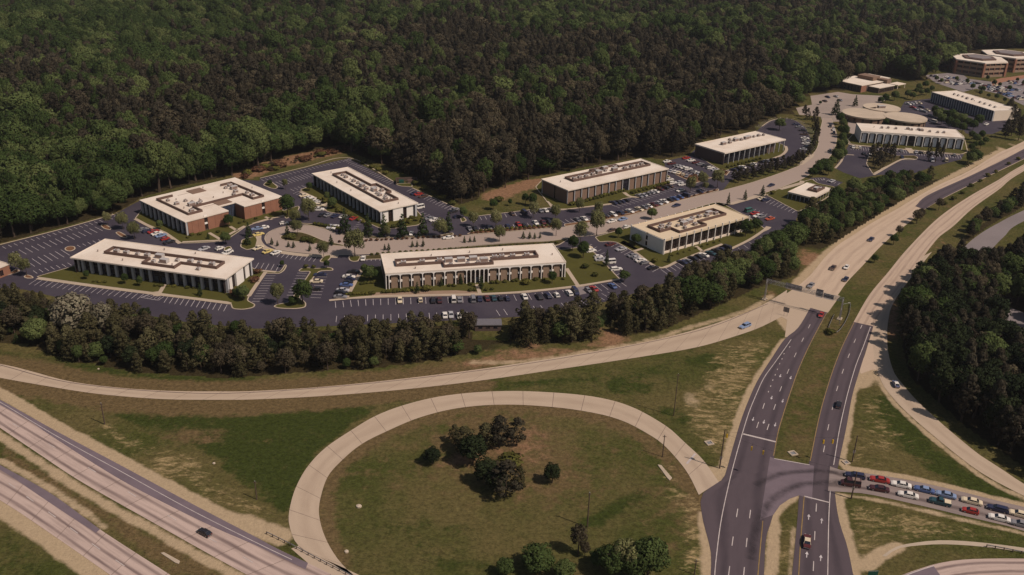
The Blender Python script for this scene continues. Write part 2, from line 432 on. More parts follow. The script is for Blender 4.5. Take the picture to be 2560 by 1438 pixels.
def strip_pts(A, B, step):
    a = PP(A); b = PP(B)
    for e, nx_ in ((0, 1), (-1, -2)):      # carry the road on beyond the picture
        if A[e][0] < -100 or A[e][0] > 2650 or A[e][1] > 1500 or A[e][1] < -50:
            d = (a[e] - a[nx_]) / np.linalg.norm(a[e] - a[nx_]) + (b[e] - b[nx_]) / np.linalg.norm(b[e] - b[nx_]); d *= 100 / np.linalg.norm(d)
            if e == 0: a = np.vstack([a[0] + d, a]); b = np.vstack([b[0] + d, b])
            else: a = np.vstack([a, a[-1] + d]); b = np.vstack([b, b[-1] + d])
    n = len(resample(a, step))
    return resample(a, n=n), resample(b, n=n)

def strip(name, A, B, z, mat, step=4.0, parent=None, slab=None, slab_mat=None, gap=0.14):
    """pavement between two edge lines; slab = length of its concrete slabs, each an object of its own"""
    a, b = strip_pts(A, B, step)
    n = len(a); mid = (a + b) / 2
    v = np.concatenate([[0], np.cumsum(np.linalg.norm(np.diff(mid, axis=0), axis=1))])
    vs = [(*p, z) for p in a] + [(*p, z) for p in b]
    uv = [(0, q) for q in v] + [(1, q) for q in v]
    up_ = np.cross(np.append(b[0] - a[0], 0), np.append(a[1] - a[0], 0))[2]
    fs = [(i, n + i, n + i + 1, i + 1) if up_ > 0 else (i, i + 1, n + i + 1, n + i) for i in range(n - 1)]
    o = mesh_obj(name, vs, fs, mat, parent, uv)
    if parent is None: o['kind'] = 'structure'
    if slab:
        k = max(1, int(round(v[-1] / slab)))
        for j in range(k):
            s0 = v[-1] * j / k + gap / 2; s1 = v[-1] * (j + 1) / k - gap / 2
            ss = np.linspace(s0, s1, 5)
            aa = np.stack([np.interp(ss, v, a[:, 0]), np.interp(ss, v, a[:, 1])], 1)
            bb = np.stack([np.interp(ss, v, b[:, 0]), np.interp(ss, v, b[:, 1])], 1)
            zz = z + 0.022
            vs = [(*p, zz) for p in aa] + [(*p, zz) for p in bb]
            f = [(i, 5 + i, 6 + i, i + 1) if up_ > 0 else (i, i + 1, 6 + i, 5 + i) for i in range(4)]
            mesh_obj('slab', vs, f, slab_mat, o, [(0, q) for q in ss] + [(1, q) for q in ss])
    return o

def ribbon_pts(c, w):
    d = np.gradient(c, axis=0); d /= np.maximum(np.linalg.norm(d, axis=1, keepdims=True), 1e-6)
    nrm = np.stack([-d[:, 1], d[:, 0]], 1) * w / 2
    return c + nrm, c - nrm

def ribbon(mb, c, w, z):
    a, b = ribbon_pts(np.asarray(c, float), w); n = len(a)
    mb.add([(*p, z) for p in a] + [(*p, z) for p in b], [(i, n + i, n + i + 1, i + 1) for i in range(n - 1)])

def path(name, pts, w, z, mat, parent=None):
    c = resample(PP(pts), 2.0); a, b = ribbon_pts(c, w); n = len(a)
    d = np.arange(n) * 2.0
    o = mesh_obj(name, [(*p, z) for p in a] + [(*p, z) for p in b], [(i, n + i, n + i + 1, i + 1) for i in range(n - 1)], mat, parent,
                 [(0, q) for q in d] + [(1, q) for q in d])
    if parent is None: o['kind'] = 'structure'
    return o

def island(name, pts, mat, r=3.0, kerb=0.45, h=0.15):
    """raised bed inside a concrete kerb"""
    w = rounded(PP(pts), r)
    outer, inner = inset(w, kerb); n = len(outer)
    o = mesh_obj(name, [(*p, h + 0.02) for p in inner], tri(inner), mat); o['kind'] = 'structure'
    vs = [(*p, 0.0) for p in outer] + [(*p, h) for p in outer] + [(*p, h) for p in inner]
    fs = []
    for i in range(n):
        j = (i + 1) % n
        fs += [(i, j, n + j, n + i), (n + i, n + j, 2 * n + j, 2 * n + i)]
    mesh_obj('kerb', vs, fs, M_kerb, o)
    return o
# ================================================================== GROUND
def seg_dist(X, Y, pl):
    d = np.full(X.shape, 1e9)
    for a, b in zip(pl[:-1], pl[1:]):
        ab = b - a; L = max(ab @ ab, 1e-9)
        t = np.clip(((X - a[0]) * ab[0] + (Y - a[1]) * ab[1]) / L, 0, 1)
        d = np.minimum(d, np.hypot(X - a[0] - t * ab[0], Y - a[1] - t * ab[1]))
    return d

def inside(X, Y, poly):
    r = np.zeros(X.shape, bool); n = len(poly)
    for i in range(n):
        x0, y0 = poly[i - 1]; x1, y1 = poly[i]
        c = ((y0 > Y) != (y1 > Y))
        with np.errstate(divide='ignore', invalid='ignore'):
            r ^= c & (X < (x1 - x0) * (Y - y0) / (y1 - y0 + 1e-12) + x0)
    return r

# north limit of the cleared land (office park, highway), then everything nearer the camera
CLEAR = [(-900, 1000), (-500, 760), (-150, 655), (0, 609), (285, 533), (343, 503), (352, 494), (470, 462), (585, 438), (640, 428), (700, 402), (760, 385), (835, 368), (872, 380),
         (905, 392), (1000, 430), (1055, 452), (1100, 490), (1150, 512), (1190, 500), (1240, 480), (1300, 455), (1352, 440), (1480, 415), (1600, 393), (1660, 398), (1722, 386),
         (1748, 356), (1890, 322), (1900, 310), (1945, 290), (1985, 283), (1996, 265), (2025, 235), (2108, 226), (2118, 203), (2226, 188), (2292, 206), (2312, 200),
         (2318, 183), (2390, 168), (2398, 150), (2430, 126), (2620, 120), (2800, 150), (4800, 500), (4800, 1700), (-900, 1700)]
CLEAR_W = PP(CLEAR)
BELT = [(-300, 770), (-60, 735), (60, 740), (150, 766), (330, 797), (480, 816), (640, 830), (840, 825), (1000, 818), (1100, 813), (1172, 812), (1186, 850), (1272, 850), (1290, 806), (1330, 822), (1450, 805),
        (1560, 775), (1640, 745), (1740, 715), (1830, 690), (1900, 650), (1960, 612), (2000, 575), (2040, 545), (2085, 515), (2150, 480), (2200, 465), (2280, 462), (2350, 447), (2410, 422),
        (2440, 405), (2530, 355), (2420, 415), (2340, 455), (2275, 490), (2225, 520), (2125, 582), (2080, 612), (2050, 625), (1990, 690), (1890, 722), (1790, 768), (1650, 828), (1500, 850), (1420, 862),
        (1330, 862), (1200, 880), (1060, 905), (930, 922), (800, 928), (560, 946), (470, 940), (350, 932), (190, 905), (60, 862), (-60, 855), (-300, 900)]
GROVE = [(2268, 775), (2258, 810), (2256, 870), (2275, 945), (2340, 1000), (2415, 1068), (2490, 1120), (2565, 1172), (2760, 1290), (2900, 900), (2700, 560), (2620, 610), (2560, 640), (2500, 668), (2440, 690), (2405, 668), (2370, 672), (2335, 690), (2305, 712), (2282, 742)]
STRIPW = [(2405, 600), (2430, 573), (2465, 553), (2510, 521), (2570, 480), (2700, 398), (2700, 435), (2570, 512), (2500, 550), (2452, 580), (2420, 606)]

fx = np.concatenate([[-9000, -5000, -2500, -1400, -900, -600, -420], np.arange(-300, 430, 1.0), [520, 640, 800, 1000, 1300, 2000, 4000, 9000]])
fy = np.concatenate([[-600, -200, 0, 60], np.arange(100, 262, 1.0), np.arange(262, 560, 2.0), np.arange(560, 1000, 12.0), [1050, 1150, 1300, 1600, 2200, 3500, 6000, 12000]])
GX, GY = np.meshgrid(fx, fy)
att = {k: np.zeros(GX.shape) for k in ('dry', 'clay', 'lush', 'brown', 'straw', 'floor')}
def blob(kind, px, py, r, s=1.0, ry=None):
    c = P(px, py); ry = ry or r
    att[kind] = np.maximum(att[kind], s * np.exp(-(((GX - c[0]) / r) ** 2 + ((GY - c[1]) / ry) ** 2)))
def line(kind, pts, r, s=1.0):
    d = seg_dist(GX, GY, resample(PP(pts), 6.0))
    att[kind] = np.maximum(att[kind], s * np.clip(1.35 - d / r, 0, 1))
def area(kind, pts, s=1.0):
    att[kind] = np.maximum(att[kind], s * inside(GX, GY, PP(pts)))
# bare sandy verges
line('dry', [(-160, 900), (0, 983), (150, 1070), (300, 1150), (476, 1245), (600, 1308), (700, 1352)], 2.5)
line('dry', [(600, 1295), (660, 1318), (715, 1338)], 3.2, .8)
line('dry', [(-160, 990), (0, 1090), (200, 1222), (376, 1322), (501, 1392), (650, 1470)], 2.0, 0.85)
line('dry', [(-160, 1185), (0, 1272), (75, 1318), (220, 1420), (320, 1490)], 3.0)
line('dry', [(0, 1150), (130, 1225), (262, 1318)], 1.6, 0.8)
line('dry', [(1968, 850), (1895, 955), (1850, 1060), (1822, 1150), (1806, 1205)], 2.6)
line('dry', [(1762, 1290), (1772, 1370), (1772, 1450)], 2.8, 0.9)
line('dry', [(1785, 1180), (1800, 1208)], 3.0)
line('dry', [(2150, 920), (2128, 1000), (2118, 1070), (2100, 1165), (2130, 1172), (2220, 1186), (2320, 1205), (2500, 1250), (2600, 1275)], 1.8, 0.9)
line('dry', [(2092, 1240), (2108, 1300), (2125, 1370), (2140, 1440)], 2.0, 0.9)
line('dry', [(2090, 1238), (2170, 1246), (2300, 1275), (2520, 1325), (2600, 1345)], 1.3, 0.8)
line('dry', [(1990, 1240), (1945, 1275), (1930, 1330), (1922, 1440)], 1.6, 0.9)
line('dry', [(1948, 1310), (1940, 1440)], 0.9, 0.8)
line('dry', [(1985, 1320), (1975, 1440)], 1.0, 0.8)
line('dry', [(2165, 1415), (2200, 1385), (2245, 1368)], 2.4)
line('dry', [(2560, 345), (2421, 420), (2283, 492), (2133, 582), (2063, 640), (1990, 712)], 3.2, 0.85)
line('dry', [(2190, 905), (2170, 940), (2150, 960)], 3.6)
line('dry', [(2183, 880), (2215, 980), (2311, 1078), (2458, 1194), (2560, 1246)], 1.6, 0.8)
line('dry', [(1180, 905), (1300, 905), (1475, 880), (1626, 850), (1740, 815), (1860, 780), (1930, 740)], 2.4, 0.75)
line('dry', [(1958, 800), (1985, 830)], 3.5)
# brownish mown grass along the ramps
line('brown', [(-60, 905), (75, 915), (175, 942), (300, 962), (426, 970), (640, 970), (900, 950), (1200, 915)], 6.5, 0.9)
line('brown', [(0, 960), (100, 975), (225, 995), (330, 1010), (426, 1018), (640, 1016), (850, 1000), (1000, 985), (1200, 965)], 6.5, 0.95)
line('brown', [(850, 1420), (818, 1330), (812, 1240), (850, 1165), (960, 1085), (1150, 1027), (1270, 1018), (1400, 1026), (1560, 1065), (1680, 1150), (1738, 1240), (1745, 1300)], 4.0, 0.85)
area('brown', [(0, 1100), (240, 1260), (500, 1390), (620, 1450), (440, 1450), (250, 1310), (0, 1155)], 0.75)
area('brown', [(1560, 1240), (1680, 1150), (1740, 1260), (1745, 1420), (1600, 1400)], 0.45)
blob('brown', 1240, 1110, 28, 0.8, 30); blob('brown', 1360, 1180, 22, 0.7); blob('brown', 480, 1090, 16, 0.7, 7)
blob('clay', 1150, 1150, 7, 0.75); blob('clay', 1320, 1110, 9, 0.6, 14); blob('clay', 1225, 1130, 9, 0.5); blob('clay', 1300, 1220, 6, 0.5); blob('clay', 1420, 1180, 6, 0.45)
blob('clay', 672, 1103, 2.5, 0.8); blob('clay', 500, 1095, 7, 0.4); blob('clay', 1360, 885, 10, 0.55, 6); blob('clay', 1290, 880, 14, 0.55, 7)
line('clay', [(1150, 912), (1300, 896), (1420, 880)], 4, 0.8); blob('clay', 1530, 845, 8, 0.85, 12); blob('clay', 1480, 868, 8, 0.6)
blob('clay', 2040, 655, 8, 0.8, 16); line('clay', [(2060, 650), (2020, 700), (1985, 720)], 4, 0.8); blob('clay', 1930, 738, 6, 0.7)
line('clay', [(612, 437), (700, 408), (800, 384), (860, 372)], 9, 1.0); line('clay', [(1235, 492), (1290, 470), (1340, 456)], 8, 1.0); blob('clay', 1330, 862, 8, 0.6)
line('clay', [(2225, 700), (2232, 790), (2228, 850)], 4, 0.7); line('clay', [(2300, 640), (2360, 600)], 4, 0.5)
area('brown', [(2066, 784), (2135, 806), (2080, 930), (2042, 1070), (2025, 1160), (1936, 1145), (1955, 1053), (2000, 920)], 0.5)
area('brown', [(2100, 730), (2170, 738), (2270, 620), (2560, 411), (2560, 400), (2371, 490), (2233, 588)], 0.45)
area('brown', [(1000, 1060), (1270, 1018), (1500, 1045), (1660, 1120), (1720, 1230), (1500, 1250), (1200, 1260), (900, 1240), (860, 1180)], 0.38)
# lush low ground
area('lush', [(240, 1040), (330, 1025), (640, 1035), (870, 1010), (960, 1010), (870, 1070), (770, 1170), (722, 1300), (650, 1250), (520, 1140), (400, 1080)], 0.8)
line('lush', [(1010, 992), (1400, 950), (1600, 935), (1720, 900)], 4, 0.7); blob('lush', 1760, 900, 9, 0.8); blob('lush', 1570, 965, 14, 0.8, 7); blob('lush', 1690, 1040, 7, 0.7, 9)
line('lush', [(2225, 1010), (2290, 1110), (2400, 1190), (2540, 1255)], 7, 0.85); line('lush', [(-60, 885), (60, 890), (250, 925), (420, 945), (620, 950)], 4.5, 0.75)
line('lush', [(1470, 1310), (1540, 1270), (1610, 1235)], 3.5, 0.85); blob('lush', 1050, 1320, 22, 0.5, 10); blob('lush', 1150, 1400, 18, 0.6, 6)
area('lush', [(-60, 1310), (60, 1340), (210, 1450), (-60, 1450)], 0.5); blob('lush', 2400, 1380, 15, 0.6, 3); blob('lush', 1230, 860, 10, 0.7, 8)
line('lush', [(1985, 1300), (1980, 1400)], 1.2, 0.7); blob('lush', 2130, 1270, 5, 0.6, 5)
# windrows of dead grass
line('straw', [(255, 1060), (330, 1110), (420, 1140), (480, 1170), (520, 1215), (590, 1250), (660, 1290)], 3.0, 0.72)
line('straw', [(60, 1000), (140, 1040), (250, 1120), (330, 1180), (480, 1250), (600, 1310)], 5.5, 0.22)
blob('straw', 430, 1165, 12, 0.78, 8); blob('straw', 520, 1240, 10, 0.5, 6); blob('straw', 690, 1330, 5, 0.7)
area('straw', [(1790, 860), (1900, 840), (1950, 850), (1880, 960), (1845, 1070), (1815, 1170), (1720, 1080), (1700, 1010), (1760, 930)], 0.66)
area('straw', [(2110, 1250), (2300, 1285), (2560, 1345), (2560, 1350), (2360, 1345), (2240, 1362), (2170, 1400), (2140, 1380)], 0.66)
area('straw', [(2150, 960), (2200, 950), (2280, 1080), (2330, 1160), (2200, 1180), (2110, 1160)], 0.42)
line('straw', [(2180, 1000), (2200, 1080), (2220, 1120)], 3, 0.7); line('straw', [(1690, 1230), (1740, 1290), (1740, 1420)], 5, 0.7); blob('dry', 1730, 1000, 5, .55, 9); blob('dry', 1770, 960, 4, .5, 7); blob('clay', 2035, 650, 9, .9, 14); area('straw', [(1915, 1330), (1990, 1260), (1990, 1450), (1905, 1450)], 0.55)
line('straw', [(1660, 1160), (1700, 1230)], 3, 0.6); line('straw', [(1360, 905), (1560, 880), (1740, 830)], 4, 0.5); line('straw', [(820, 1260), (815, 1330)], 3, 0.4)
for k in ('lush', 'brown', 'straw', 'clay', 'dry'):
    q = att[k]
    for _ in range({'dry': 1, 'straw': 9, 'clay': 6}.get(k, 7)):
        q[1:-1, 1:-1] = (q[1:-1, 1:-1] * 2 + q[:-2, 1:-1] + q[2:, 1:-1] + q[1:-1, :-2] + q[1:-1, 2:]) / 6
# under the trees
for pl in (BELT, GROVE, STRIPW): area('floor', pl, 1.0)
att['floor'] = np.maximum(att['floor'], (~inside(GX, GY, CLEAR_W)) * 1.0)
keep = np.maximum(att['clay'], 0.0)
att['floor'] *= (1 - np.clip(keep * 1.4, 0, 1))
RELIEF = lambda x, y: 7.0 * (np.sin(x * 0.011 + 1.3) * np.sin(y * 0.009 + 0.4) + 0.6 * np.sin(x * 0.023 - y * 0.017)) * np.clip((y - 560 - np.maximum(0, x) * 1.2) / 300, 0, 1)
GZ = RELIEF(GX, GY)
nx, ny = len(fx), len(fy)
me = bpy.data.meshes.new('ground')
gv = np.stack([GX.ravel(), GY.ravel(), GZ.ravel()], 1)
ii = np.arange(nx * ny).reshape(ny, nx)
gf = np.stack([ii[:-1, :-1], ii[:-1, 1:], ii[1:, 1:], ii[1:, :-1]], -1).reshape(-1, 4)
me.vertices.add(len(gv)); me.vertices.foreach_set('co', gv.astype(np.float32).ravel())
me.loops.add(gf.size); me.loops.foreach_set('vertex_index', gf.astype(np.int32).ravel())
me.polygons.add(len(gf)); me.polygons.foreach_set('loop_start', np.arange(0, gf.size, 4, dtype=np.int32))
me.update(calc_edges=True)
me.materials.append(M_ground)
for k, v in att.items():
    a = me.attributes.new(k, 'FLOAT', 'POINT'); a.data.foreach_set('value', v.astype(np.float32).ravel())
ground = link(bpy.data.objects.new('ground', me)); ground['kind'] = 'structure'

# ================================================================== ROADS
INT_N = [(-160, 918), (0, 1000), (140, 1078), (300, 1163), (476, 1258), (640, 1343.5), (700, 1376), (770, 1408), (860, 1452), (980, 1510)]
INT_S = [(-160, 962), (0, 1070), (100, 1137), (200, 1203), (376, 1303), (501, 1373.5), (601, 1428.6), (680, 1470), (800, 1530)]
strip('interstate_road', INT_N, INT_S, 0.03, M_joint, 5, slab=11.5, slab_mat=M_conc_int)
strip('acceleration_lane', INT_N[:8], [(-160, 926), (0, 1012), (75, 1053), (110, 1078), (225, 1153), (325, 1213), (450.7, 1278), (551, 1326), (640, 1364), (700, 1393), (764, 1424)], 0.075, M_asph_sh)
INT2_N = [(-160, 1073), (0, 1163), (125, 1233), (250, 1324), (426, 1438), (560, 1525)]
INT2_S = [(-160, 1160), (0, 1250.8), (125, 1333.5), (275.5, 1438), (420, 1540)]
strip('interstate_road', INT2_N, INT2_S, 0.03, M_joint, 5, slab=11.5, slab_mat=M_conc_int)
strip('shoulder', [(-160, 1073), (0, 1163), (125, 1233), (250, 1324)], [(-160, 1090), (0, 1175), (100, 1241), (170, 1288), (240, 1333)], 0.075, M_asph_sh)
RAMP_T = [(-160, 885), (0, 910), (75, 927.7), (175, 954), (300, 970), (426, 977.8), (551, 979), (640, 977.8), (800, 968), (1000, 948), (1200, 923), (1400, 893), (1600, 858), (1740, 824), (1860, 784), (1920, 755), (1968, 725)]
RAMP_B = [(-160, 915), (0, 945), (100, 962.7), (225, 982.8), (325, 992.8), (426, 999), (551, 1000), (640, 999), (800, 991), (1000, 975), (1200, 952), (1400, 923), (1600, 893), (1740, 869), (1835, 842), (1900, 819), (1958, 790)]
strip('ramp', RAMP_T, RAMP_B, 0.03, M_joint, 5, slab=9.5, slab_mat=M_conc_ramp)
line_t = MB(); ribbon(line_t, resample(PP([(0, 913), (175, 957), (426, 981), (640, 981), (1000, 951), (1400, 897), (1740, 829), (1920, 760)]), 4), 0.35, 0.068)
LOOP_O = [(1010, 1510), (900, 1440), (800, 1394), (745, 1365), (722.7, 1311), (724, 1273), (740, 1218), (770, 1165.7), (813, 1120.6), (875.5, 1078), (950, 1035), (1050, 1002), (1150, 985), (1270, 978), (1400, 983), (1500, 995), (1580, 1018), (1663, 1064), (1713, 1108), (1758, 1150.6), (1797, 1206)]
LOOP_I = [(960, 1500), (883, 1438), (850.5, 1406), (825, 1368.5), (805, 1323), (797, 1278), (803, 1238), (820, 1190.7), (850.5, 1155.6), (900.5, 1113), (963, 1080.5), (1050, 1044), (1150, 1020), (1270, 1012), (1400, 1020), (1500, 1036), (1560, 1054), (1610.7, 1080), (1650.7, 1105.5), (1688, 1143), (1720.8, 1185.7), (1747, 1238)]
strip('loop_ramp', LOOP_O, LOOP_I, 0.045, M_joint, 3, slab=9.5, slab_mat=M_conc_ramp)
sheet('concrete_gore', [(728, 1372), (748, 1364), (800, 1393), (900, 1439), (1010, 1508), (985, 1512), (862, 1453), (772, 1410)], 0.039, M_conc_ramp)
# divided highway
SB_W = [(2760, 250), (2560, 353), (2496, 383), (2421, 428), (2346, 463), (2283, 498), (2233, 528), (2183, 555.5), (2133, 588), (2095, 613), (2063, 643), (2027.7, 686), (1995, 715), (1965, 735)]
SB_E = [(2760, 300), (2560, 398), (2471, 441), (2371, 490), (2310, 525), (2280.6, 550), (2233, 588), (2195, 623), (2158, 663), (2120, 703), (2100, 730), (2085.5, 752.6), (2070, 781), (2064, 790)]
strip('highway_carriageway', SB_W, SB_E, 0.03, M_conc_hwy, 5)
strip('asphalt_overlay', [(2760, 265), (2546, 380), (2471, 418), (2421, 442), (2320.6, 487.7), (2288, 516)], [(2760, 300), (2560, 397), (2471, 440), (2371, 489), (2310, 524)], 0.05, M_asph, 5)
sheet('concrete_gore', [(1960, 738), (2000, 712), (2100, 740), (2070, 782), (2025, 775), (1985, 843), (1962, 843), (1968, 800), (1952, 792)], 0.04, M_conc_ramp)
SBA_W = [(2026, 770), (1995, 820), (1962, 848), (1930, 895), (1895, 950), (1872, 1000), (1852, 1053), (1832, 1120), (1812, 1190), (1800, 1206)]
SBA_E = [(2069, 782), (2030, 855), (2000, 920), (1975, 990), (1955, 1053), (1947, 1082), (1935, 1146), (1932, 1165)]
strip('highway_asphalt', SBA_W, SBA_E, 0.055, M_asph, 4)
strip('highway_asphalt', [(1800, 1203), (1755, 1238), (1756, 1293), (1777, 1378), (1777, 1438), (1778, 1560)], [(1934, 1150), (1940, 1220), (1932.8, 1288), (1915, 1346), (1910, 1438), (1902, 1560)], 0.0595, M_asph, 4)
NB_W = [(2760, 305), (2560, 411), (2496, 450), (2421, 492.7), (2345.7, 545), (2270.6, 620), (2220.5, 680.5), (2173, 738), (2133, 807)]
NB_E = [(2760, 325), (2560, 428), (2496, 475), (2433, 520), (2383, 566), (2345.7, 595), (2310, 640), (2275, 690), (2240, 740), (2205, 790), (2186, 818)]
strip('highway_carriageway', NB_W, NB_E, 0.03, M_conc_nb, 5)
strip('highway_asphalt', [(2133, 805), (2103, 868), (2078, 933), (2055, 1008), (2040, 1070), (2023, 1155), (2010, 1200), (1998, 1240), (1993, 1303), (1980, 1438), (1965, 1560)],
      [(2183, 816), (2160.6, 890), (2145.6, 938), (2130.6, 990), (2115.6, 1070), (2096, 1163), (2090, 1200), (2088, 1238), (2098, 1303), (2118, 1366), (2133, 1438), (2155, 1560)], 0.05, M_asph, 4)
sheet('median_opening', [(1925, 1142), (1935, 1147), (2024, 1163), (2035, 1165), (2030, 1250), (1998, 1239), (1975, 1247), (1950, 1264), (1933, 1288), (1900, 1300)], 0.066, M_asph_sh)
XR_I = [(2310, 640), (2235, 735), (2198, 790), (2186, 820), (2182, 845), (2183, 870), (2190.7, 920), (2208, 963), (2228, 990), (2261, 1025.5), (2311, 1070.6), (2396, 1140.6), (2458, 1185.7), (2521, 1220.7), (2600, 1260), (2760, 1340)]
XR_O = [(2330, 630), (2262, 715), (2230, 765), (2221, 800), (2218, 833), (2220.7, 883), (2235.7, 933), (2256, 960), (2286, 995.5), (2336, 1043), (2378, 1080), (2446, 1135.6), (2496, 1168), (2560, 1210.7), (2620, 1243), (2760, 1315)]
strip('entrance_ramp', XR_I, XR_O, 0.06, M_conc_ramp, 4)
sheet('ramp_gore', [(2183, 818), (2190, 818), (2184, 845), (2185, 880), (2195, 925), (2180, 925), (2152, 935), (2147, 925), (2162, 888)], 0.045, M_conc_hwy)
Q_T = [(2075, 1166), (2097.8, 1174.5), (2115, 1178), (2195.5, 1188), (2295.6, 1205.7), (2396, 1228), (2496, 1253), (2560, 1268), (2760, 1320)]
Q_B = [(2070, 1228), (2090, 1229), (2110, 1231), (2170.5, 1236), (2295.6, 1263), (2421, 1293), (2521, 1316), (2560, 1328), (2760, 1385)]
strip('side_road', Q_T, Q_B, 0.062, M_queue, 3)
strip('gravel_path', [(2205, 1390), (2240.6, 1367), (2295.6, 1356), (2358, 1351), (2446, 1356), (2560, 1370), (2760, 1400)], [(2215, 1392), (2245, 1372), (2296, 1364), (2358, 1361), (2446, 1366), (2560, 1381), (2760, 1412)], 0.03, M_kerb, 3)
strip('side_ramp', [(2190, 1470), (2255.6, 1438), (2295.6, 1423.6), (2345.7, 1408.6), (2421, 1398.6), (2560, 1397), (2700, 1405)], [(2300, 1540), (2330, 1500), (2370, 1480), (2421, 1470), (2470, 1465), (2560, 1462), (2700, 1470)], 0.03, M_conc_int, 3)
sheet('asphalt_patch', [(2190, 1470), (2255, 1439), (2300, 1424), (2333, 1414), (2350, 1438), (2345, 1480), (2300, 1530)], 0.05, M_asph_sh)
strip('service_road', [(2393, 645), (2418, 611), (2453, 583), (2496, 558), (2560, 526), (2760, 440)], [(2402, 655), (2440, 632), (2470, 630), (2510, 592), (2560, 553), (2760, 470)], 0.03, M_greylot, 4)
sheet('service_yard', [(2495, 775), (2530, 770), (2600, 800), (2600, 850), (2520, 830)], 0.04, M_greylot)

# road paint
def paint_obj(name, mat, parent, builder):
    mb = MB(); builder(mb); return mb.build(name, mat, parent)
roads = {o.name: o for o in scene.objects if o.parent is None}
def dash(mb, c, d, L, w, z):
    c = np.array(c); d = np.array(d) / np.linalg.norm(d); ribbon(mb, [c - d * L / 2, c, c + d * L / 2], w, z)
Zp = 0.085
sbroad = roads['highway_asphalt']; nbroad = roads['highway_asphalt.002']; sbroad2 = roads['highway_asphalt.001']
def dashes(cs, L=3.6, w=0.22):
    def f(mb):
        w_ = PP(cs)
        for i, c in enumerate(w_):
            d = w_[min(i + 1, len(w_) - 1)] - w_[max(i - 1, 0)]
            dash(mb, c, d, L, w, Zp)
    return f
SBD = [(2023, 816.4), (2006.6, 850), (1988, 888), (1970, 929), (1951.6, 973), (1936.5, 1018), (1920, 1068)]
paint_obj('lane_marking', M_white, sbroad, dashes(SBD))
paint_obj('lane_marking', M_white, sbroad, dashes([(1909, 1015.5), (1894, 1063), (1890, 1075)][:2]))
paint_obj('lane_marking', M_white, sbroad, dashes([(1974, 868), (1960, 885), (1955, 898), (1949, 910), (1943.6, 924), (1938, 938), (1932, 951), (1926.6, 966), (1921, 980)], 0.9, 0.25))
paint_obj('lane_marking', M_white, sbroad2, dashes([(1842.7, 1283), (1831.4, 1353.5), (1822.6, 1428.6)]))
paint_obj('lane_marking', M_white, sbroad2, dashes([(1875, 1286), (1866.5, 1357), (1859.7, 1431)]))
paint_obj('lane_marking', M_white, nbroad, dashes([(2153, 817.7), (2137, 852.7), (2121.8, 890), (2106.8, 929), (2093, 971.7), (2081.8, 1018), (2070.5, 1069), (2060, 1123)]))
paint_obj('lane_marking', M_white, nbroad, dashes([(2040.5, 1269.6), (2036.7, 1339.7), (2033.5, 1416)]))
def edge(pts, w=0.22): return lambda mb: ribbon(mb, resample(PP(pts), 3.0), w, Zp)
paint_obj('edge_line', M_white, sbroad, edge([(1978, 849), (1960, 875), (1935, 910), (1910, 945), (1890, 988), (1872.7, 1030.5), (1857.7, 1078), (1840, 1140), (1822.6, 1208), (1802.6, 1303), (1790, 1400), (1786, 1450)]))
paint_obj('edge_line', M_yellow, sbroad, edge([(2066, 784), (2028, 855), (1998, 920), (1973, 990), (1953, 1053), (1945, 1082), (1934, 1140)], 0.2))
paint_obj('edge_line', M_yellow, sbroad2, edge([(1907, 1303), (1897.7, 1403.5), (1894, 1450)], 0.2))
paint_obj('edge_line', M_yellow, nbroad, edge([(2135, 807), (2105, 868), (2080, 933), (2057, 1008), (2042, 1070), (2025.5, 1153)], 0.2))
paint_obj('edge_line', M_yellow, nbroad, edge([(2010.4, 1241), (2001.6, 1353.5), (1996, 1450)], 0.2))
paint_obj('edge_line', M_white, nbroad, edge([(2176, 818), (2157, 870), (2140, 913), (2123, 970), (2110.5, 1020), (2098, 1078), (2084, 1163)]))
paint_obj('edge_line', M_white, nbroad, edge([(2075.5, 1228), (2071.7, 1303), (2069, 1450)]))
paint_obj('edge_line', M_white, nbroad, edge([(1935, 1147), (2024, 1163)], 0.3))
paint_obj('stop_line', M_white, sbroad, edge([(1857.7, 1085.5), (1940, 1105.5)], 0.7))
paint_obj('stop_line', M_white, nbroad, edge([(2010, 1241), (2073, 1257)], 0.45))
paint_obj('stop_line', M_white, roads['loop_ramp'], edge([(1738, 1135), (1717, 1160)], 0.6))
paint_obj('edge_line', M_white, roads['acceleration_lane'], edge([(-100, 952), (0, 1006), (140, 1090), (300, 1178), (476, 1275), (640, 1357), (730, 1400)], 0.18))
paint_obj('lane_marking', M_white, roads['interstate_road.001'], dashes([(30, 1215), (75, 1248), (130, 1287), (185, 1327), (240, 1367), (300, 1408)], 3.5, 0.18))
paint_obj('lane_marking', M_white, roads['interstate_road'], dashes([(40, 1064), (130, 1115), (230, 1175), (330, 1236), (430, 1295), (530, 1350), (620, 1400)], 3.5, 0.18))
paint_obj('edge_line', M_white, roads['side_ramp'], edge([(2262, 1440), (2300, 1426), (2335, 1415)], 0.25))
line_t.build('edge_line', M_joint, roads['ramp'])
def arrow(px, py, dx, dy, road):
    c = P(px, py, 0); d = P(px + dx, py + dy) - c; d /= np.linalg.norm(d); n = np.array((-d[1], d[0]))
    q = lambda a, b: (*(c + d * a + n * b), Zp)
    mesh_obj('lane_arrow', [q(-1.2, .11), q(-1.2, -.11), q(0.1, -.11), q(0.1, .11), q(0.1, .42), q(0.1, -.42), q(1.2, 0)], [(0, 1, 2, 3), (4, 5, 6)], M_stall, road)
for x, y in ((1950.8, 940), (1976.6, 945), (1929, 995), (1956.6, 1003), (1882.7, 1048.5), (1909.7, 1055.5), (1938, 1062.5)): arrow(x, y, -4, 12, sbroad)
for x, y in ((2021.7, 1293), (2054, 1302.6), (2017, 1387), (2051.8, 1395.5)): arrow(x, y, 1, -12, nbroad)
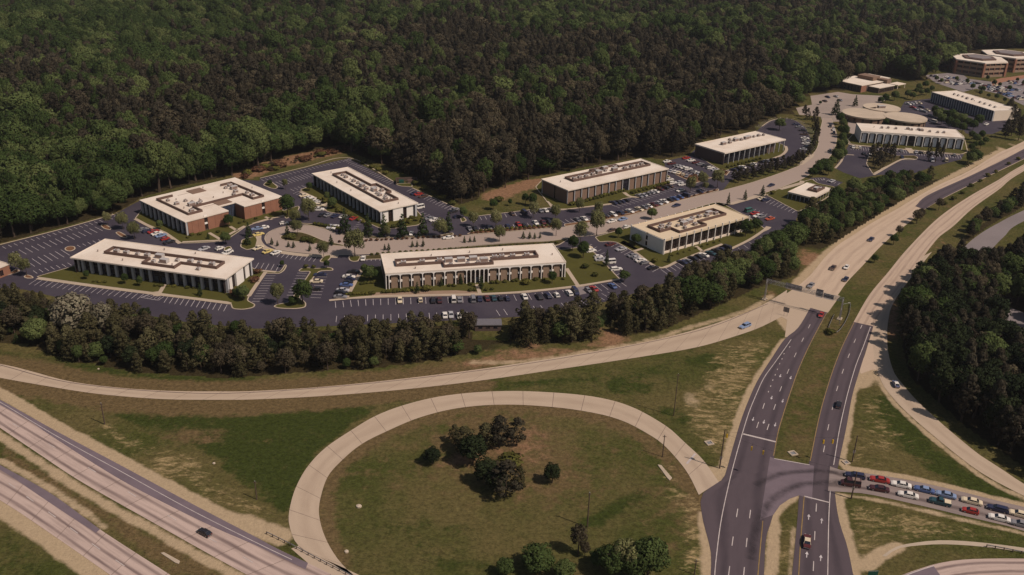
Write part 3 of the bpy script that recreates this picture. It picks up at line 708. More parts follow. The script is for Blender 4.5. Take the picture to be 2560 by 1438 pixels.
for pts, w in (([(2120, 1186), (2080, 1180), (2028, 1178), (1965, 1183), (1920, 1198), (1890, 1215)], 3.2), ([(2110, 1206), (2040, 1208), (1990, 1216), (1940, 1243), (1910, 1278), (1890, 1328), (1878, 1400)], 3.6)):
    path('tyre_track', pts, w, 0.092, M_stain)

# ================================================================== OFFICE PARK PAVING
LOT = [(-120, 645), (0, 614), (285, 537), (330, 512), (360, 497), (581, 449), (649, 452), (650, 446), (873, 395.5), (986, 455), (1031, 470), (1148, 524), (1160, 540), (1172, 543), (1395, 517), (1420, 500), (1560, 470),
       (1668, 440), (1660, 404), (1720, 390), (1740, 372), (1890, 330), (1904, 316), (1925, 303), (1950, 296), (1975, 297), (1995, 305), (2012, 318), (2022, 335), (2027, 352), (2022, 372), (2008, 393), (1985, 405), (1940, 413),
       (1900, 425), (1850, 440), (1826, 452), (1808, 475), (1850, 500), (1917, 490), (1998, 530), (1985, 562), (1960, 580), (1900, 618), (1830, 655), (1740, 685), (1640, 715), (1560, 742), (1450, 772), (1300, 792), (1100, 803),
       (840, 815), (640, 822), (480, 808), (330, 782), (200, 757), (60, 724), (-120, 715)]
lot = sheet('parking_lot', LOT, 0.03, M_lot)
ROAD_N = [(2058, 296), (2052, 320), (2048, 340), (2044, 368), (2026, 393), (2000.6, 413), (1950.6, 433), (1875, 458), (1800, 478), (1700, 503), (1576, 540), (1475.6, 558), (1400, 569), (1300, 578), (1175, 588), (1061, 594), (935.6, 598), (860.5, 588), (810, 573), (768, 564), (735, 564), (700, 569), (673, 580), (662, 595), (668, 610)]
ROAD_S = [(2078, 296), (2090, 330), (2092, 345), (2088, 366), (2076, 390), (2051, 415), (2025.7, 435), (2000.6, 450), (1963, 465), (1925.6, 478), (1875.5, 493), (1825, 508), (1750, 525), (1650, 545.5), (1576, 565), (1500, 586.5), (1425.5, 594), (1375, 601.6), (1275, 606.6), (1150, 616.6), (1061, 626), (960.6, 633), (885.5, 637), (845, 638), (810, 637), (735, 630), (690, 623)]
pr = sheet('park_road', ROAD_N + ROAD_S[::-1], 0.05, M_park_road)
paint_obj('edge_line', M_kerb, pr, edge(ROAD_N, 0.4))
paint_obj('edge_line', M_kerb, pr, edge(ROAD_S, 0.4))
lotL = sheet('concrete_lot', [(2026, 240), (2095, 230), (2132, 236), (2228, 241), (2195, 262), (2125, 276), (2112, 290), (2100, 304), (2056, 306), (2052, 292), (1998, 287), (1990, 270), (2030, 262)], 0.035, M_lotlight)
lotK = sheet('parking_lot', [(2245, 280), (2262, 254), (2330, 246), (2480, 300), (2530, 298), (2522, 318), (2480, 336), (2415, 334), (2410, 326), (2300, 318), (2140, 306), (2112, 300), (2115, 285)], 0.03, M_lot)
lotI = sheet('parking_lot', [(2110, 385), (2122, 362), (2410, 386), (2402, 399), (2330, 418), (2290, 432), (2250, 438), (2200, 437), (2150, 446), (2110, 432), (2086, 420)], 0.03, M_lot)
lotH = sheet('parking_lot', [(2018, 452), (2028, 445), (2060, 443), (2108, 456), (2090, 467), (2045, 458)], 0.03, M_lot)
lotM = sheet('parking_lot', [(2312, 188), (2400, 180), (2420, 197), (2480, 205), (2660, 185), (2720, 260), (2560, 264), (2500, 236), (2440, 222), (2408, 230), (2340, 208)], 0.03, M_greylot)
sheet('brick_pavement', [(2478, 203), (2500, 196), (2640, 178), (2640, 188), (2560, 196), (2510, 205), (2482, 215)], 0.05, M_redwalk)
sheet('concrete_lot', [(2120, 296), (2145, 300), (2160, 320), (2142, 340), (2120, 330)], 0.045, M_lotlight)

# raised beds and lawns
lawnA = island('lawn', [(88, 693), (179, 667), (250, 640), (600, 655), (640, 674), (668, 681), (627, 735), (619, 752), (640, 762), (634, 770), (608, 775), (580, 773), (575, 757), (480, 745), (370, 731), (290, 721), (200, 709)], M_lawn, 1.5)
lawnB = island('lawn', [(336, 548), (356, 522), (420, 500), (560, 470), (690, 495), (706, 515), (712, 538), (668, 551), (635, 560), (614, 568), (590, 585), (570, 598), (555, 604), (498, 608), (453, 609), (416, 583)], M_lawn, 1.5)
lawnC = island('lawn', [(748, 476), (782, 462), (880, 440), (1030, 508), (1044, 528), (1060, 545), (1050, 563), (1021, 567), (976, 573), (950, 572), (908, 553), (863, 535), (830, 533), (812, 528), (817, 513), (810, 503), (785, 493)], M_lawn, 2)
lawnD = island('lawn', [(908, 672), (960, 664), (1180, 640), (1395, 620), (1400, 625), (1462, 617), (1492, 636), (1525, 672), (1552, 700), (1443, 719), (1313, 733), (1200, 739), (1050, 742), (935, 745), (863, 749)], M_lawn, 1.5)
lawnE = island('lawn', [(1338, 468), (1366, 504), (1401, 526.5), (1528, 512), (1560, 497), (1596, 492), (1682, 462), (1674, 440), (1610, 415), (1353, 452)], M_lawn, 1.5)
lawnF = island('lawn', [(1486, 593), (1575, 568), (1780, 508), (1800, 506), (1880, 548), (1915, 574), (1876, 600), (1826, 625), (1806, 613), (1648, 673), (1585, 631), (1540, 606), (1521, 604), (1498, 606)], M_lawn, 1.5)
lawnG = island('lawn', [(1735, 386), (1800, 425), (1812, 428), (1925, 398), (1940, 395), (1956, 389), (1967, 376), (1962, 364), (1890, 335), (1760, 360)], M_lawn, 1.5)
island('lawn', [(2118, 350), (2126, 360), (2150, 364), (2300, 377), (2405, 386), (2420, 380), (2410, 340), (2395, 330), (2150, 318)], M_lawn, 1.5)
island('lawn', [(2182, 436), (2210, 420), (2253, 400), (2290, 400), (2296, 394), (2286, 389), (2240, 390), (2205, 376), (2172, 384), (2165, 410)], M_bed, 2)
island('lawn', [(1940, 475), (1962, 467), (2030, 448), (2046, 459), (2088, 468), (2075, 490), (2040, 512), (1995, 530), (1915, 488)], M_lawn, 1.5)
island('verge', [(735, 557), (800, 561), (840, 580), (900, 590), (980, 592), (1100, 588), (1133, 582), (1135, 588), (1060, 593), (935, 597), (860, 587), (812, 572), (768, 563)], M_bed, 1)
island('verge', [(1166, 585), (1200, 575), (1396, 562), (1400, 568), (1300, 577), (1175, 587)], M_mulch, 1)
island('verge', [(1409, 561), (1475, 551), (1576, 533), (1700, 497), (1796, 472), (1798, 477), (1700, 502), (1576, 539), (1475, 557), (1412, 567)], M_mulch, 1)
island('verge', [(905, 640), (960, 635), (1061, 628), (1150, 618), (1275, 608), (1375, 603), (1425, 596), (1400, 612), (1378, 618), (1160, 632), (960, 648), (907, 650)], M_bed, 1)
island('verge', [(1490, 588), (1576, 567), (1650, 547), (1750, 527), (1825, 510), (1912, 484), (1914, 488), (1830, 512), (1790, 507), (1575, 567)], M_walk, 0.6)
island('island', [(1665, 425), (1700, 433), (1745, 441), (1783, 444), (1738, 459), (1700, 443)], M_mulch, 1)
island('island', [(1795, 431), (1826, 428), (1816, 440)], M_mulch, 1)
loop_bed = island('island', [(698, 596), (704, 588), (722, 582), (750, 580), (775, 587), (812, 603), (862, 613), (862, 617), (810, 612), (735, 604), (708, 601)], M_bed, 2)
for pts in ([(250, 563), (262, 560), (280, 571), (275, 576), (258, 572)], [(287, 582), (298, 579), (320, 591), (316, 597), (300, 592)], [(160, 622), (170, 616), (187, 616), (190, 623), (178, 629), (165, 628)],
            [(58, 693), (66, 687), (80, 690), (86, 696), (66, 697)], [(-60, 700), (24, 684), (40, 672), (51, 677), (46, 682), (-60, 708)]):
    island('island', pts, M_mulch, 2)
for pts in ([(604, 600), (640, 590), (645, 600), (640, 620), (617, 626), (600, 618)], [(640, 675), (668, 679), (698, 681), (706, 672), (712, 661), (718, 664), (712, 676), (700, 685), (660, 684)],
            [(745, 677), (758, 669), (795, 672), (815, 668), (833, 671), (834, 677), (800, 678), (786, 692), (775, 710), (748, 745), (766, 757), (765, 769), (740, 773), (700, 772), (682, 768), (690, 762), (722, 756), (735, 738), (762, 700), (776, 679), (750, 680)],
            [(798, 654), (810, 640), (829, 637), (828, 645), (820, 653), (805, 657)], [(871, 640), (904, 640), (896, 654), (880, 655), (872, 650)], [(560, 620), (575, 615), (581, 622), (578, 630), (560, 634)],
            [(657, 463), (665, 455), (680, 455), (696, 468), (690, 473), (675, 471)], [(700, 530), (745, 515), (750, 518), (742, 535), (715, 548)], [(1545, 608), (1560, 600), (1600, 625), (1590, 628)],
            [(1150, 545), (1160, 543), (1168, 552), (1153, 557)], [(985, 460), (1030, 458), (1032, 468), (1000, 466)]):
    island('island', pts, M_lawn, 1.5)

# pavements
path('pavement', [(645, 588), (646, 604), (662, 620), (700, 630), (760, 638), (845, 642)], 3.0, 0.06, M_walk)
path('pavement', [(93, 697), (200, 712), (290, 724), (370, 734), (480, 747.5), (577, 760)], 1.7, 0.19, M_walk)
path('pavement', [(400, 732), (406, 722), (412, 712)], 1.6, 0.19, M_walk)
sheet('pavement', [(376, 732), (400, 729), (408, 736), (398, 742), (384, 741)], 0.20, M_walk)
path('pavement', [(664, 681), (640, 715), (622, 742)], 1.6, 0.19, M_walk)
path('pavement', [(640, 676), (690, 681)], 1.4, 0.19, M_walk)
path('pavement', [(338, 548), (380, 570), (416, 586), (450, 610)], 1.7, 0.19, M_walk)
path('pavement', [(456, 606), (498, 604), (553, 601), (568, 590), (612, 566)], 1.5, 0.19, M_walk)
path('pavement', [(523, 583), (552, 600)], 1.5, 0.19, M_walk); path('pavement', [(575, 567), (592, 577)], 1.5, 0.19, M_walk)
path('pavement', [(632, 560), (668, 549), (710, 541)], 1.3, 0.19, M_walk); path('pavement', [(663, 543), (680, 550)], 1.4, 0.19, M_walk)
path('pavement', [(750, 480), (785, 495), (808, 504), (815, 514), (809, 527)], 1.6, 0.19, M_walk)
path('pavement', [(905, 675), (885, 711), (866, 746)], 1.6, 0.19, M_walk)
path('pavement', [(823, 752), (863, 748), (935, 742), (1050, 739), (1200, 736), (1313, 730), (1443, 716), (1548, 699)], 1.5, 0.19, M_walk)
sheet('brick_pavement', [(930, 733), (1000, 730), (1140, 727), (1196, 731), (1190, 735), (1050, 738), (930, 741)], 0.185, M_tan)
path('pavement', [(1416, 672), (1430, 693), (1446, 717)], 1.7, 0.20, M_walk); path('pavement', [(1192, 712), (1200, 735)], 1.5, 0.20, M_walk)
sheet('pavement', [(1440, 718), (1460, 713), (1466, 734), (1448, 738)], 0.05, M_greylot)
path('pavement', [(1368, 504), (1400, 524), (1528, 510)], 1.2, 0.19, M_walk); path('pavement', [(1560, 482), (1575, 492), (1598, 494)], 2.0, 0.19, M_walk)
path('pavement', [(1585, 629), (1607, 622)], 1.6, 0.19, M_walk); path('pavement', [(1587, 631), (1648, 670), (1700, 652), (1806, 611)], 1.5, 0.19, M_walk); path('pavement', [(1740, 616), (1757, 630)], 1.5, 0.19, M_walk)
path('pavement', [(1828, 623), (1876, 599), (1915, 573)], 1.5, 0.19, M_walk)
path('pavement', [(1930, 398), (1955, 388), (1966, 376), (1964, 366)], 1.8, 0.19, M_walk)
path('pavement', [(2120, 352), (2126, 362), (2200, 369), (2400, 388)], 1.6, 0.19, M_walk); path('pavement', [(2270, 371), (2282, 384)], 4.0, 0.2, M_walk)
path('pavement', [(2135, 388), (2112, 388), (2102, 405), (2088, 421)], 1.2, 0.06, M_walk); path('pavement', [(2184, 438), (2253, 400), (2292, 399)], 1.4, 0.2, M_walk)
path('pavement', [(1950, 474), (2000, 460), (2005, 453)], 2.5, 0.2, M_walk); path('pavement', [(1892, 582), (1915, 573), (1922, 567)], 2.5, 0.06, M_walk)
path('kerb', [(0, 612), (150, 574), (285, 536.5)], 0.8, 0.08, M_kerb); path('kerb', [(650, 446), (760, 419), (873, 395), (986, 455)], 0.7, 0.08, M_kerb); path('kerb', [(1031, 470), (1148, 524)], 0.6, 0.08, M_kerb)
path('kerb', [(1172, 543), (1290, 529), (1395, 516.5)], 0.6, 0.08, M_kerb); path('kerb', [(1905, 316), (1925, 303), (1950, 296)], 0.8, 0.08, M_kerb)
path('kerb', [(2000, 412), (2024, 394), (2030, 385)], 3.0, 0.07, M_walk)

# stall lines
def stalls(mb, base, spacing=2.75, length=5.4, vec=None, n=None, both=False, side=1, w=0.17, skip=()):
    c = PP(base)
    if n: q = resample(c, n=n)
    else: q = resample(c, spacing)
    for i, p in enumerate(q):
        if i in skip: continue
        if vec is not None:
            b0 = np.array(base[0], float); v = P(b0[0] + vec[0], b0[1] + vec[1]) - P(*b0)
        else:
            d = q[min(i + 1, len(q) - 1)] - q[max(i - 1, 0)]; d /= np.linalg.norm(d)
            v = np.array((d[1], -d[0])) * length * side
        a, e = (p - v, p + v) if both else (p, p + v)
        ribbon(mb, [a, (a + e) / 2, e], w, 0.048)
ZS = MB()
stalls(ZS, [(6, 617), (285, 541)], n=22, vec=(9, 5))
stalls(ZS, [(41, 635), (247, 572.6)], n=15, vec=(9.5, 5.8), both=True); stalls(ZS, [(76, 659), (163, 631.5)], n=7, vec=(11, 7.5), both=True)
stalls(ZS, [(193, 613), (245, 599)], n=5, vec=(8, 5)); stalls(ZS, [(93, 684), (179, 664)], n=7, vec=(-10, -7)); stalls(ZS, [(260, 540), (290, 532)], n=4, vec=(9, 5))
stalls(ZS, [(92, 699), (200, 713), (300, 727), (360, 735)], n=20, vec=(-20, 13)); stalls(ZS, [(421, 741), (568, 762)], n=12, vec=(-11, 16))
ribbon(ZS, PP([(376, 735), (352, 744)]), 0.2, 0.049); ribbon(ZS, PP([(352, 744), (396, 751)]), 0.2, 0.049); ribbon(ZS, PP([(396, 751), (410, 742)]), 0.2, 0.049)
for k in range(5): ribbon(ZS, PP([(358 + 9 * k, 743 + 1.4 * k), (374 + 7 * k, 737 + 1.2 * k)]), 0.17, 0.049)
stalls(ZS, [(667, 684), (629, 754)], n=12, vec=(25, 0)); stalls(ZS, [(768, 684), (737, 754)], n=11, vec=(-25, -1)); stalls(ZS, [(794, 685), (776, 744)], n=9, vec=(25, 1))
stalls(ZS, [(904, 677), (864, 747)], n=11, vec=(-27, 1)); stalls(ZS, [(838, 754), (935, 748), (1136, 742), (1200, 741), (1313, 735), (1443, 721), (1548, 703)], 2.85, 5.6, side=1)
stalls(ZS, [(840, 806), (1170, 795)], 2.85, 5.2, side=-1); stalls(ZS, [(1250, 790), (1440, 768), (1540, 742)], 2.85, 5.2, side=-1, skip=(2, 3, 7, 8))
stalls(ZS, [(704, 630), (794, 641)], n=9, vec=(-12, 13)); stalls(ZS, [(638, 672), (690, 677)], n=5, vec=(9, -15)); stalls(ZS, [(920, 641), (952, 640)], n=4, vec=(-3, 12))
stalls(ZS, [(653, 449), (870, 397)], n=24, vec=(8, 4)); stalls(ZS, [(690, 462), (776, 437)], n=12, vec=(9, 5), both=True); stalls(ZS, [(736, 478), (782, 463)], n=6, vec=(-10, -5))
stalls(ZS, [(748, 478), (812, 505)], n=10, vec=(-15, 7)); stalls(ZS, [(872, 398), (984, 456)], n=20, vec=(-13, 5)); stalls(ZS, [(1031, 472), (1148, 525)], n=17, vec=(-14, 7)); stalls(ZS, [(1046, 534), (1100, 562)], n=8, vec=(13, -5))
stalls(ZS, [(908, 555), (888, 577)], n=5, vec=(-14, 2)); stalls(ZS, [(1174, 545), (1394, 519)], n=19, vec=(5, 9)); stalls(ZS, [(1178, 582), (1396, 561)], n=19, vec=(-5, -10))
stalls(ZS, [(1530, 513), (1596, 494), (1676, 466)], 2.8, 5.2, side=1); stalls(ZS, [(1414, 560), (1475, 550), (1576, 532), (1700, 496), (1770, 478)], 2.8, 5.2, side=-1)
stalls(ZS, [(1545, 609), (1648, 671)], n=13, vec=(-17, 8)); stalls(ZS, [(1463, 618), (1492, 637), (1548, 697)], n=11, vec=(17, -7)); stalls(ZS, [(1652, 674), (1805, 615)], n=16, vec=(17, 12))
stalls(ZS, [(1910, 493), (1993, 524)], n=10, vec=(-13, 8)); stalls(ZS, [(1868, 527), (1925, 550)], n=7, vec=(13, -7)); stalls(ZS, [(1830, 627), (1900, 592)], n=6, vec=(12, 9))
stalls(ZS, [(1812, 429), (1935, 397)], 2.8, 5.2, side=1); stalls(ZS, [(1718, 392), (1800, 426)], n=12, vec=(-12, 6)); stalls(ZS, [(1676, 425), (1740, 442)], n=9, vec=(12, -7))
stalls(ZS, [(1906, 320), (1930, 304), (1955, 298), (1985, 302), (2012, 322), (2022, 345), (2015, 375)], 2.8, 5, side=-1)
ZS.build('stall_marking', M_stall, lot)
z2 = MB()
stalls(z2, [(2126, 366), (2270, 376)], n=24, vec=(2, 8)); stalls(z2, [(2290, 380), (2400, 389)], n=18, vec=(2, 8)); z2.build('stall_marking', M_stall, lotI)
z3 = MB(); stalls(z3, [(2032, 447), (2058, 446)], n=5, vec=(4, 5)); stalls(z3, [(2062, 447), (2100, 458)], n=5, vec=(-6, 4)); z3.build('stall_marking', M_stall, lotH)
z4 = MB()
for (a, b) in (((2330, 190), (2400, 200)), ((2420, 205), (2560, 250)), ((2470, 212), (2620, 245)), ((2520, 206), (2660, 225))): stalls(z4, [a, b], 2.9, 5, both=True, w=0.25)
z4.build('stall_marking', M_stall, lotM)

# drain inlets, culvert aprons, scattered stones
def frame_box(name, px, py, label, cat, s=2.2):
    c = P(px, py); e = empty(name, (*c, 0), 0.35, label, cat, 'drain inlets in the grass')
    mb = MB(); t = 0.35
    mb.box(-s / 2, -s / 2, 0, s / 2, -s / 2 + t, .25).box(-s / 2, s / 2 - t, 0, s / 2, s / 2, .25).box(-s / 2, -s / 2 + t, 0, -s / 2 + t, s / 2 - t, .247).box(s / 2 - t, -s / 2 + t, 0, s / 2, s / 2 - t, .247)
    mb.build('rim', M_kerb, e); MB().box(-s / 2 + t, -s / 2 + t, 0.02, s / 2 - t, s / 2 - t, .10).build('grate', M_steel, e)
frame_box('drain_inlet', 1773, 1108, 'square concrete drain inlet in straw grass beside the loop ramp', 'drain')
frame_box('drain_inlet', 1982, 1134, 'square concrete drain inlet at the end of the highway median', 'drain')
frame_box('drain_inlet', 2115, 1157, 'square concrete drain inlet at the corner by the span wire pole', 'drain', 1.8)
for pts, lab in (([(402, 1384), (410, 1382), (450, 1404), (447, 1411), (438, 1408)], 'pale concrete drainage apron in the interstate median'), ([(1644, 1163), (1653, 1164), (1680, 1196), (1674, 1202), (1668, 1196)], 'narrow concrete drainage apron beside the loop ramp')):
    w = PP(pts); mb = MB(); mb.prism(w if area2(w) > 0 else w[::-1], 0, 0.2)
    tag(mb.build('drainage_apron', M_kerb), lab, 'drain')
# ================================================================== BUILDINGS
_mc = {}
def cmesh(key, mat, fn):
    if key not in _mc:
        mb = MB(); fn(mb); _mc[key] = mb.mesh(key, mat)
    return _mc[key]

class Bld:
    def __init__(s, name, label, fl, fr, W, H, L=None, loc=None, ang=None):
        if loc is None:
            a, b = P(*fl, H), P(*fr, H); d = b - a; s.L = L or float(np.linalg.norm(d)); ang = math.atan2(d[1], d[0]); loc = a
        else: s.L = L
        s.W, s.H = W, H
        s.root = empty(name, (loc[0], loc[1], 0), ang, label, 'building')
    def build(s, name, mat, fn, parent=None, label=None):
        mb = MB(); fn(mb); o = mb.build(name, mat, parent or s.root)
        if label: o['label'] = label
        return o
    def bx(s, mb, side, a0, a1, d0, d1, z0, z1):
        if side == 'front': mb.box(a0, d0, z0, a1, d1, z1)
        elif side == 'back': mb.box(a0, s.W - d1, z0, a1, s.W - d0, z1)
        elif side == 'left': mb.box(d0, a0, z0, d1, a1, z1)
        else: mb.box(s.L - d1, a0, z0, s.L - d0, a1, z1)
    def put(s, name, me, side, a, d, z, parent=None):
        loc, r = {'front': ((a, d, z), 0), 'back': ((a, s.W - d, z), math.pi), 'left': ((d, a, z), -math.pi / 2), 'right': ((s.L - d, a, z), math.pi / 2)}[side]
        return share(name, me, parent or s.root, loc, (0, 0, r))
    def roof(s, mat, over=(0, 0, 0, 0), th=0.55, lip=0.18):
        """flat roof with a low lip; over = overhang front, back, left, right"""
        f, b, l, r = over
        def fn(mb):
            x0, y0, x1, y1 = -l, -f, s.L + r, s.W + b
            mb.box(x0, y0, s.H - th, x1, y1, s.H - lip)
            t = 0.35
            mb.box(x0, y0, s.H - lip, x1, y0 + t, s.H).box(x0, y1 - t, s.H - lip, x1, y1, s.H)
            mb.box(x0, y0 + t, s.H - lip, x0 + t, y1 - t, s.H - .002).box(x1 - t, y0 + t, s.H - lip, x1, y1 - t, s.H - .002)
        s.rf = s.build('roof', mat, fn); return s.rf
    def screen(s, pts, h=1.15, closed=True, t=0.55):
        return s.build('roof_screen', M_screen, lambda mb: mb.walls(pts, s.H - 0.2, s.H - 0.2 + h, t, closed), s.rf)
    def unit(s, u, v, k=0, rot=0.0, sc=1.0):
        me = [UNIT_A, UNIT_B, UNIT_C, VENT][k]
        return share('roof_vent' if k == 3 else 'rooftop_unit', me, s.rf, (u, v, s.H - 0.185), (0, 0, rot), (sc, sc, sc))

def unit_mesh(nm, sx, sy, sz, fan):
    mb = MB(); mb.cur = 0; mb.box(-sx / 2, -sy / 2, 0.15, sx / 2, sy / 2, sz); mb.cur = 1
    mb.box(-sx / 2 + .1, -sy / 2 + .1, 0, sx / 2 - .1, sy / 2 - .1, 0.15)
    mb.box(-sx / 2 - .03, -sy / 2 + .15, .3, -sx / 2, sy / 2 - .15, sz - .15).box(-sx / 2 + .2, -sy / 2 - .03, .3, sx / 2 - .2, -sy / 2, sz - .2)
    if fan: mb.tube((0, 0, sz), (0, 0, sz + .25), min(sx, sy) * .32, min(sx, sy) * .30, 10)
    return mb.mesh(nm, [M_unit, M_unitdk])
UNIT_A = unit_mesh('rooftop_unit', 2.0, 1.6, 1.3, True); UNIT_B = unit_mesh('rooftop_unit', 3.2, 2.0, 1.7, False); UNIT_C = unit_mesh('rooftop_unit', 1.4, 1.4, 1.1, True)
_v = MB(); _v.cur = 0; _v.tube((0, 0, 0), (0, 0, .7), .16, .16, 8).tube((0, 0, .7), (0, 0, .85), .3, .22, 8); VENT = _v.mesh('roof_vent', [M_unitdk])

def winmesh(w, h, mat, mull=0, rail=(), t=0.12):
    """a glazed panel with frame bars standing proud of the glass"""
    def fn(mb):
        mb.cur = 0; mb.box(-w / 2, 0.06, 0, w / 2, 0.06 + t, h); mb.cur = 1; b = 0.09
        xs = [-w / 2 + b / 2, w / 2 - b / 2] + [-w / 2 + w * (i + 1) / (mull + 1) for i in range(mull)]
        for x in xs: mb.box(x - b / 2, 0, 0, x + b / 2, 0.06, h)
        for z in rail: mb.box(-w / 2, 0.01, z - .06, w / 2, 0.058, z + .06)
    return cmesh('window_%.2f_%.2f_%s_%d' % (w, h, mat.name, mull), [mat, M_frame], fn)
M_frame = simple('dark_window_frame', (0.035, 0.03, 0.032), 0.5)
def boxmesh(key, x, y, z, mat): return cmesh('%s_%.2f_%.2f_%.2f' % (key, x, y, z), mat, lambda mb: mb.box(-x / 2, 0, 0, x / 2, y, z))

def fin_sides(b, side, n, skip, over, gl, finw=1.0, find=1.0, a0=0.0, a1=None, glass=M_glass, doors=()):
    L = (b.L if side in ('front', 'back') else b.W) if a1 is None else a1
    step = (L - a0) / n; hh = b.H - 0.56
    fm = boxmesh('fin', finw, find, hh - .01, M_fin)
    wm_u = winmesh(step - .02, hh / 2 - .35, glass, 2, (0.9,)); wm_l = winmesh(step - .02, hh / 2 - .35, glass, 2, (0.9,))
    for i in range(n):
        c = a0 + step * (i + .5)
        b.put('window', wm_u, side, c, gl, hh / 2 + .3); b.put('window', wm_l, side, c, gl, 0.05)
        if i in doors: b.put('door', winmesh(2.2, 2.5, M_glassb, 1), side, c, gl - .1, 0.02)
    for i in range(n + 1):
        if i in skip: continue
        b.put('fin', fm, side, a0 + step * i + (finw / 2 if i == 0 else -finw / 2 if i == n else 0), over, 0.0)
    b.build('spandrel', M_frame, lambda mb: b.bx(mb, side, a0, L, gl + .02, gl + .2, hh / 2 - .3, hh / 2 + .3))

def white_end(b, side):
    """end wall: white panels parted by two full-height dark slots, the middle one projecting"""
    W = b.W if side in ('left', 'right') else b.L; H = b.H - .56
    for a0, a1, d in ((1.6, 5.6, .7), (7.9, 13.2, .15), (15.5, W - 1.6, .7)):
        b.build('end_panel', M_wallwhite, lambda mb: b.bx(mb, side, a0, a1, d, 1.6, 0, H))
    for a, w in ((0.9, 1.35), (6.75, 2.25), (14.35, 2.25), (W - .9, 1.35)):
        b.put('window', winmesh(w, H - .1, M_glassbr, 0, (1.2, 2.6, 4.2)), side, a, 1.0, 0.05)

# --- white office with grey fins, nearest the side car park (west)
A = Bld('office_building', 'long white-roofed office with broad pale fins on dark glass, wooded west corner', (177, 643), (563, 696.4), 20.9, 6.8)
A.roof(M_roof, (.35, .35, .2, .2))
A.build('wall', M_darkb, lambda mb: mb.box(1.62, 2.52, 0, A.L - 1.62, A.W - 2.52, A.H - .56))
fin_sides(A, 'front', 18, (10,), 1.2, 2.3, doors=(9, 10)); fin_sides(A, 'back', 18, (), 1.2, 2.3)
white_end(A, 'right'); white_end(A, 'left')
A.screen([(10, 7.5), (10, 13), (60, 13), (60, 7.4), (44.5, 7.4), (44.5, 2.8), (30.5, 2.8), (30.5, 7.5)])
for u, v, k in ((13.5, 10.2, 0), (18, 10.2, 0), (23, 10.4, 2), (27.5, 10.3, 0), (33, 10.5, 1), (33.5, 5.6, 2), (37.5, 6.8, 1), (41.5, 9.6, 2), (42, 5.2, 3), (47, 10.2, 0), (51, 10.2, 2), (56.5, 10.2, 0), (6, 8.5, 3), (21, 3.6, 3), (30, 18, 3), (44, 18.3, 3), (54, 4.5, 2), (36, 3.9, 3)): A.unit(u, v, k)

# --- red brick office with courtyard notch
B = Bld('office_building', 'broad red brick office with notched front court and brown skylight panels on its roof', (462.7, 554), (704.7, 490.5), 40.5, 6.8)
N0, N1, ND = 21.5, 29.5, 7.5
def roofB(mb):
    z0, z1 = B.H - .55, B.H - .12
    mb.box(-.2, -.2, z0, N0, B.W + .2, z1).box(N1, -.2, z0, B.L + .2, B.W + .2, z1).box(N0, ND, z0, N1, B.W + .2, z1)
B.rf = B.build('roof', M_roof, roofB)
def coreB(mb):
    h = B.H - .56
    mb.box(1.3, 0.5, 0, N0 - .5, B.W - .5, h).box(N1 + .5, .5, 0, B.L - .5, B.W - .5, h).box(N0 - .498, ND + .5, 0, N1 + .498, B.W - .5, h)
B.build('wall', M_darkb, coreB)
def brick_run(bl, side, a0, a1, n, d=0.05):
    w = (a1 - a0) / n
    for i in range(n):
        bl.put('brick_panel', boxmesh('brick_panel', w - .07, .44, bl.H - .57, M_red), side, a0 + w * (i + .5), d, 0.0)
brick_run(B, 'front', 0, 9.2, 3); brick_run(B, 'front', 10.8, N0, 3); brick_run(B, 'front', N1, 39.0, 3); brick_run(B, 'front', 40.6, B.L, 3)
for a in (10.0, 39.8):
    B.put('window', winmesh(1.3, 2.2, M_glassbr), 'front', a, .35, .8); B.put('window', winmesh(1.3, 2.2, M_glassbr), 'front', a, .35, 3.9)
    B.put('white_spandrel', boxmesh('white_spandrel', 1.4, .3, .8, M_wallwhite), 'front', a, .2, 3.0); B.put('white_spandrel', boxmesh('white_spandrel', 1.4, .3, 1.1, M_wallwhite), 'front', a, .15, 6.1)
brick_run(B, 'right', 0.5, B.W - .1, 11)
fin_sides(B, 'left', 10, (), .1, .9, .9, .8)
for i in range(4):
    B.put('court_window', winmesh((N1 - N0) / 4 - .1, 6.0, M_glassb, 1, (1, 2.2, 3.2, 4.4)), 'front', N0 + (N1 - N0) * (i + .5) / 4, ND + .2, .05)
B.build('court_wall', M_red, lambda mb: mb.box(N0 - .49, .5, 0, N0 - .05, ND + .5, B.H - .57).box(N1 + .05, .5, 0, N1 + .49, ND + .5, B.H - .57))
B.screen([(13, 34.5), (5.4, 34.5), (5.4, 6.5), (12, 6.5), (12, 14), (38, 14), (38, 5.2), (43.5, 5.2), (43.5, 33), (38, 33)], closed=False)
for u0, v0 in ((21.8, 8.6), (21.8, 31.2)):
    B.build('skylight', M_brownb, lambda mb: mb.box(u0, v0, B.H - .14, u0 + 7.2, v0 + 6.2, B.H + .12), B.rf)
    B.build('roof_seam', M_unitdk, lambda mb: mb.box(u0 - 6, v0 + 3, B.H - .13, u0 - .2, v0 + 3.15, B.H - .02), B.rf)
for u, v, k in ((8.5, 30, 2), (9, 23, 0), (8.6, 16, 3), (13, 17, 1), (15, 20, 2), (16.5, 16.5, 0), (18.5, 18.5, 2), (20, 22, 3), (14, 24, 2), (9, 10, 0), (12, 29, 3), (35, 17, 2), (38, 20, 0), (40, 25, 1), (37.5, 28, 2), (41, 30, 0), (33, 23, 3), (40.5, 10, 0), (41, 15, 2), (30, 36, 3), (26, 20, 3), (47, 20, 3)): B.unit(u, v, k)

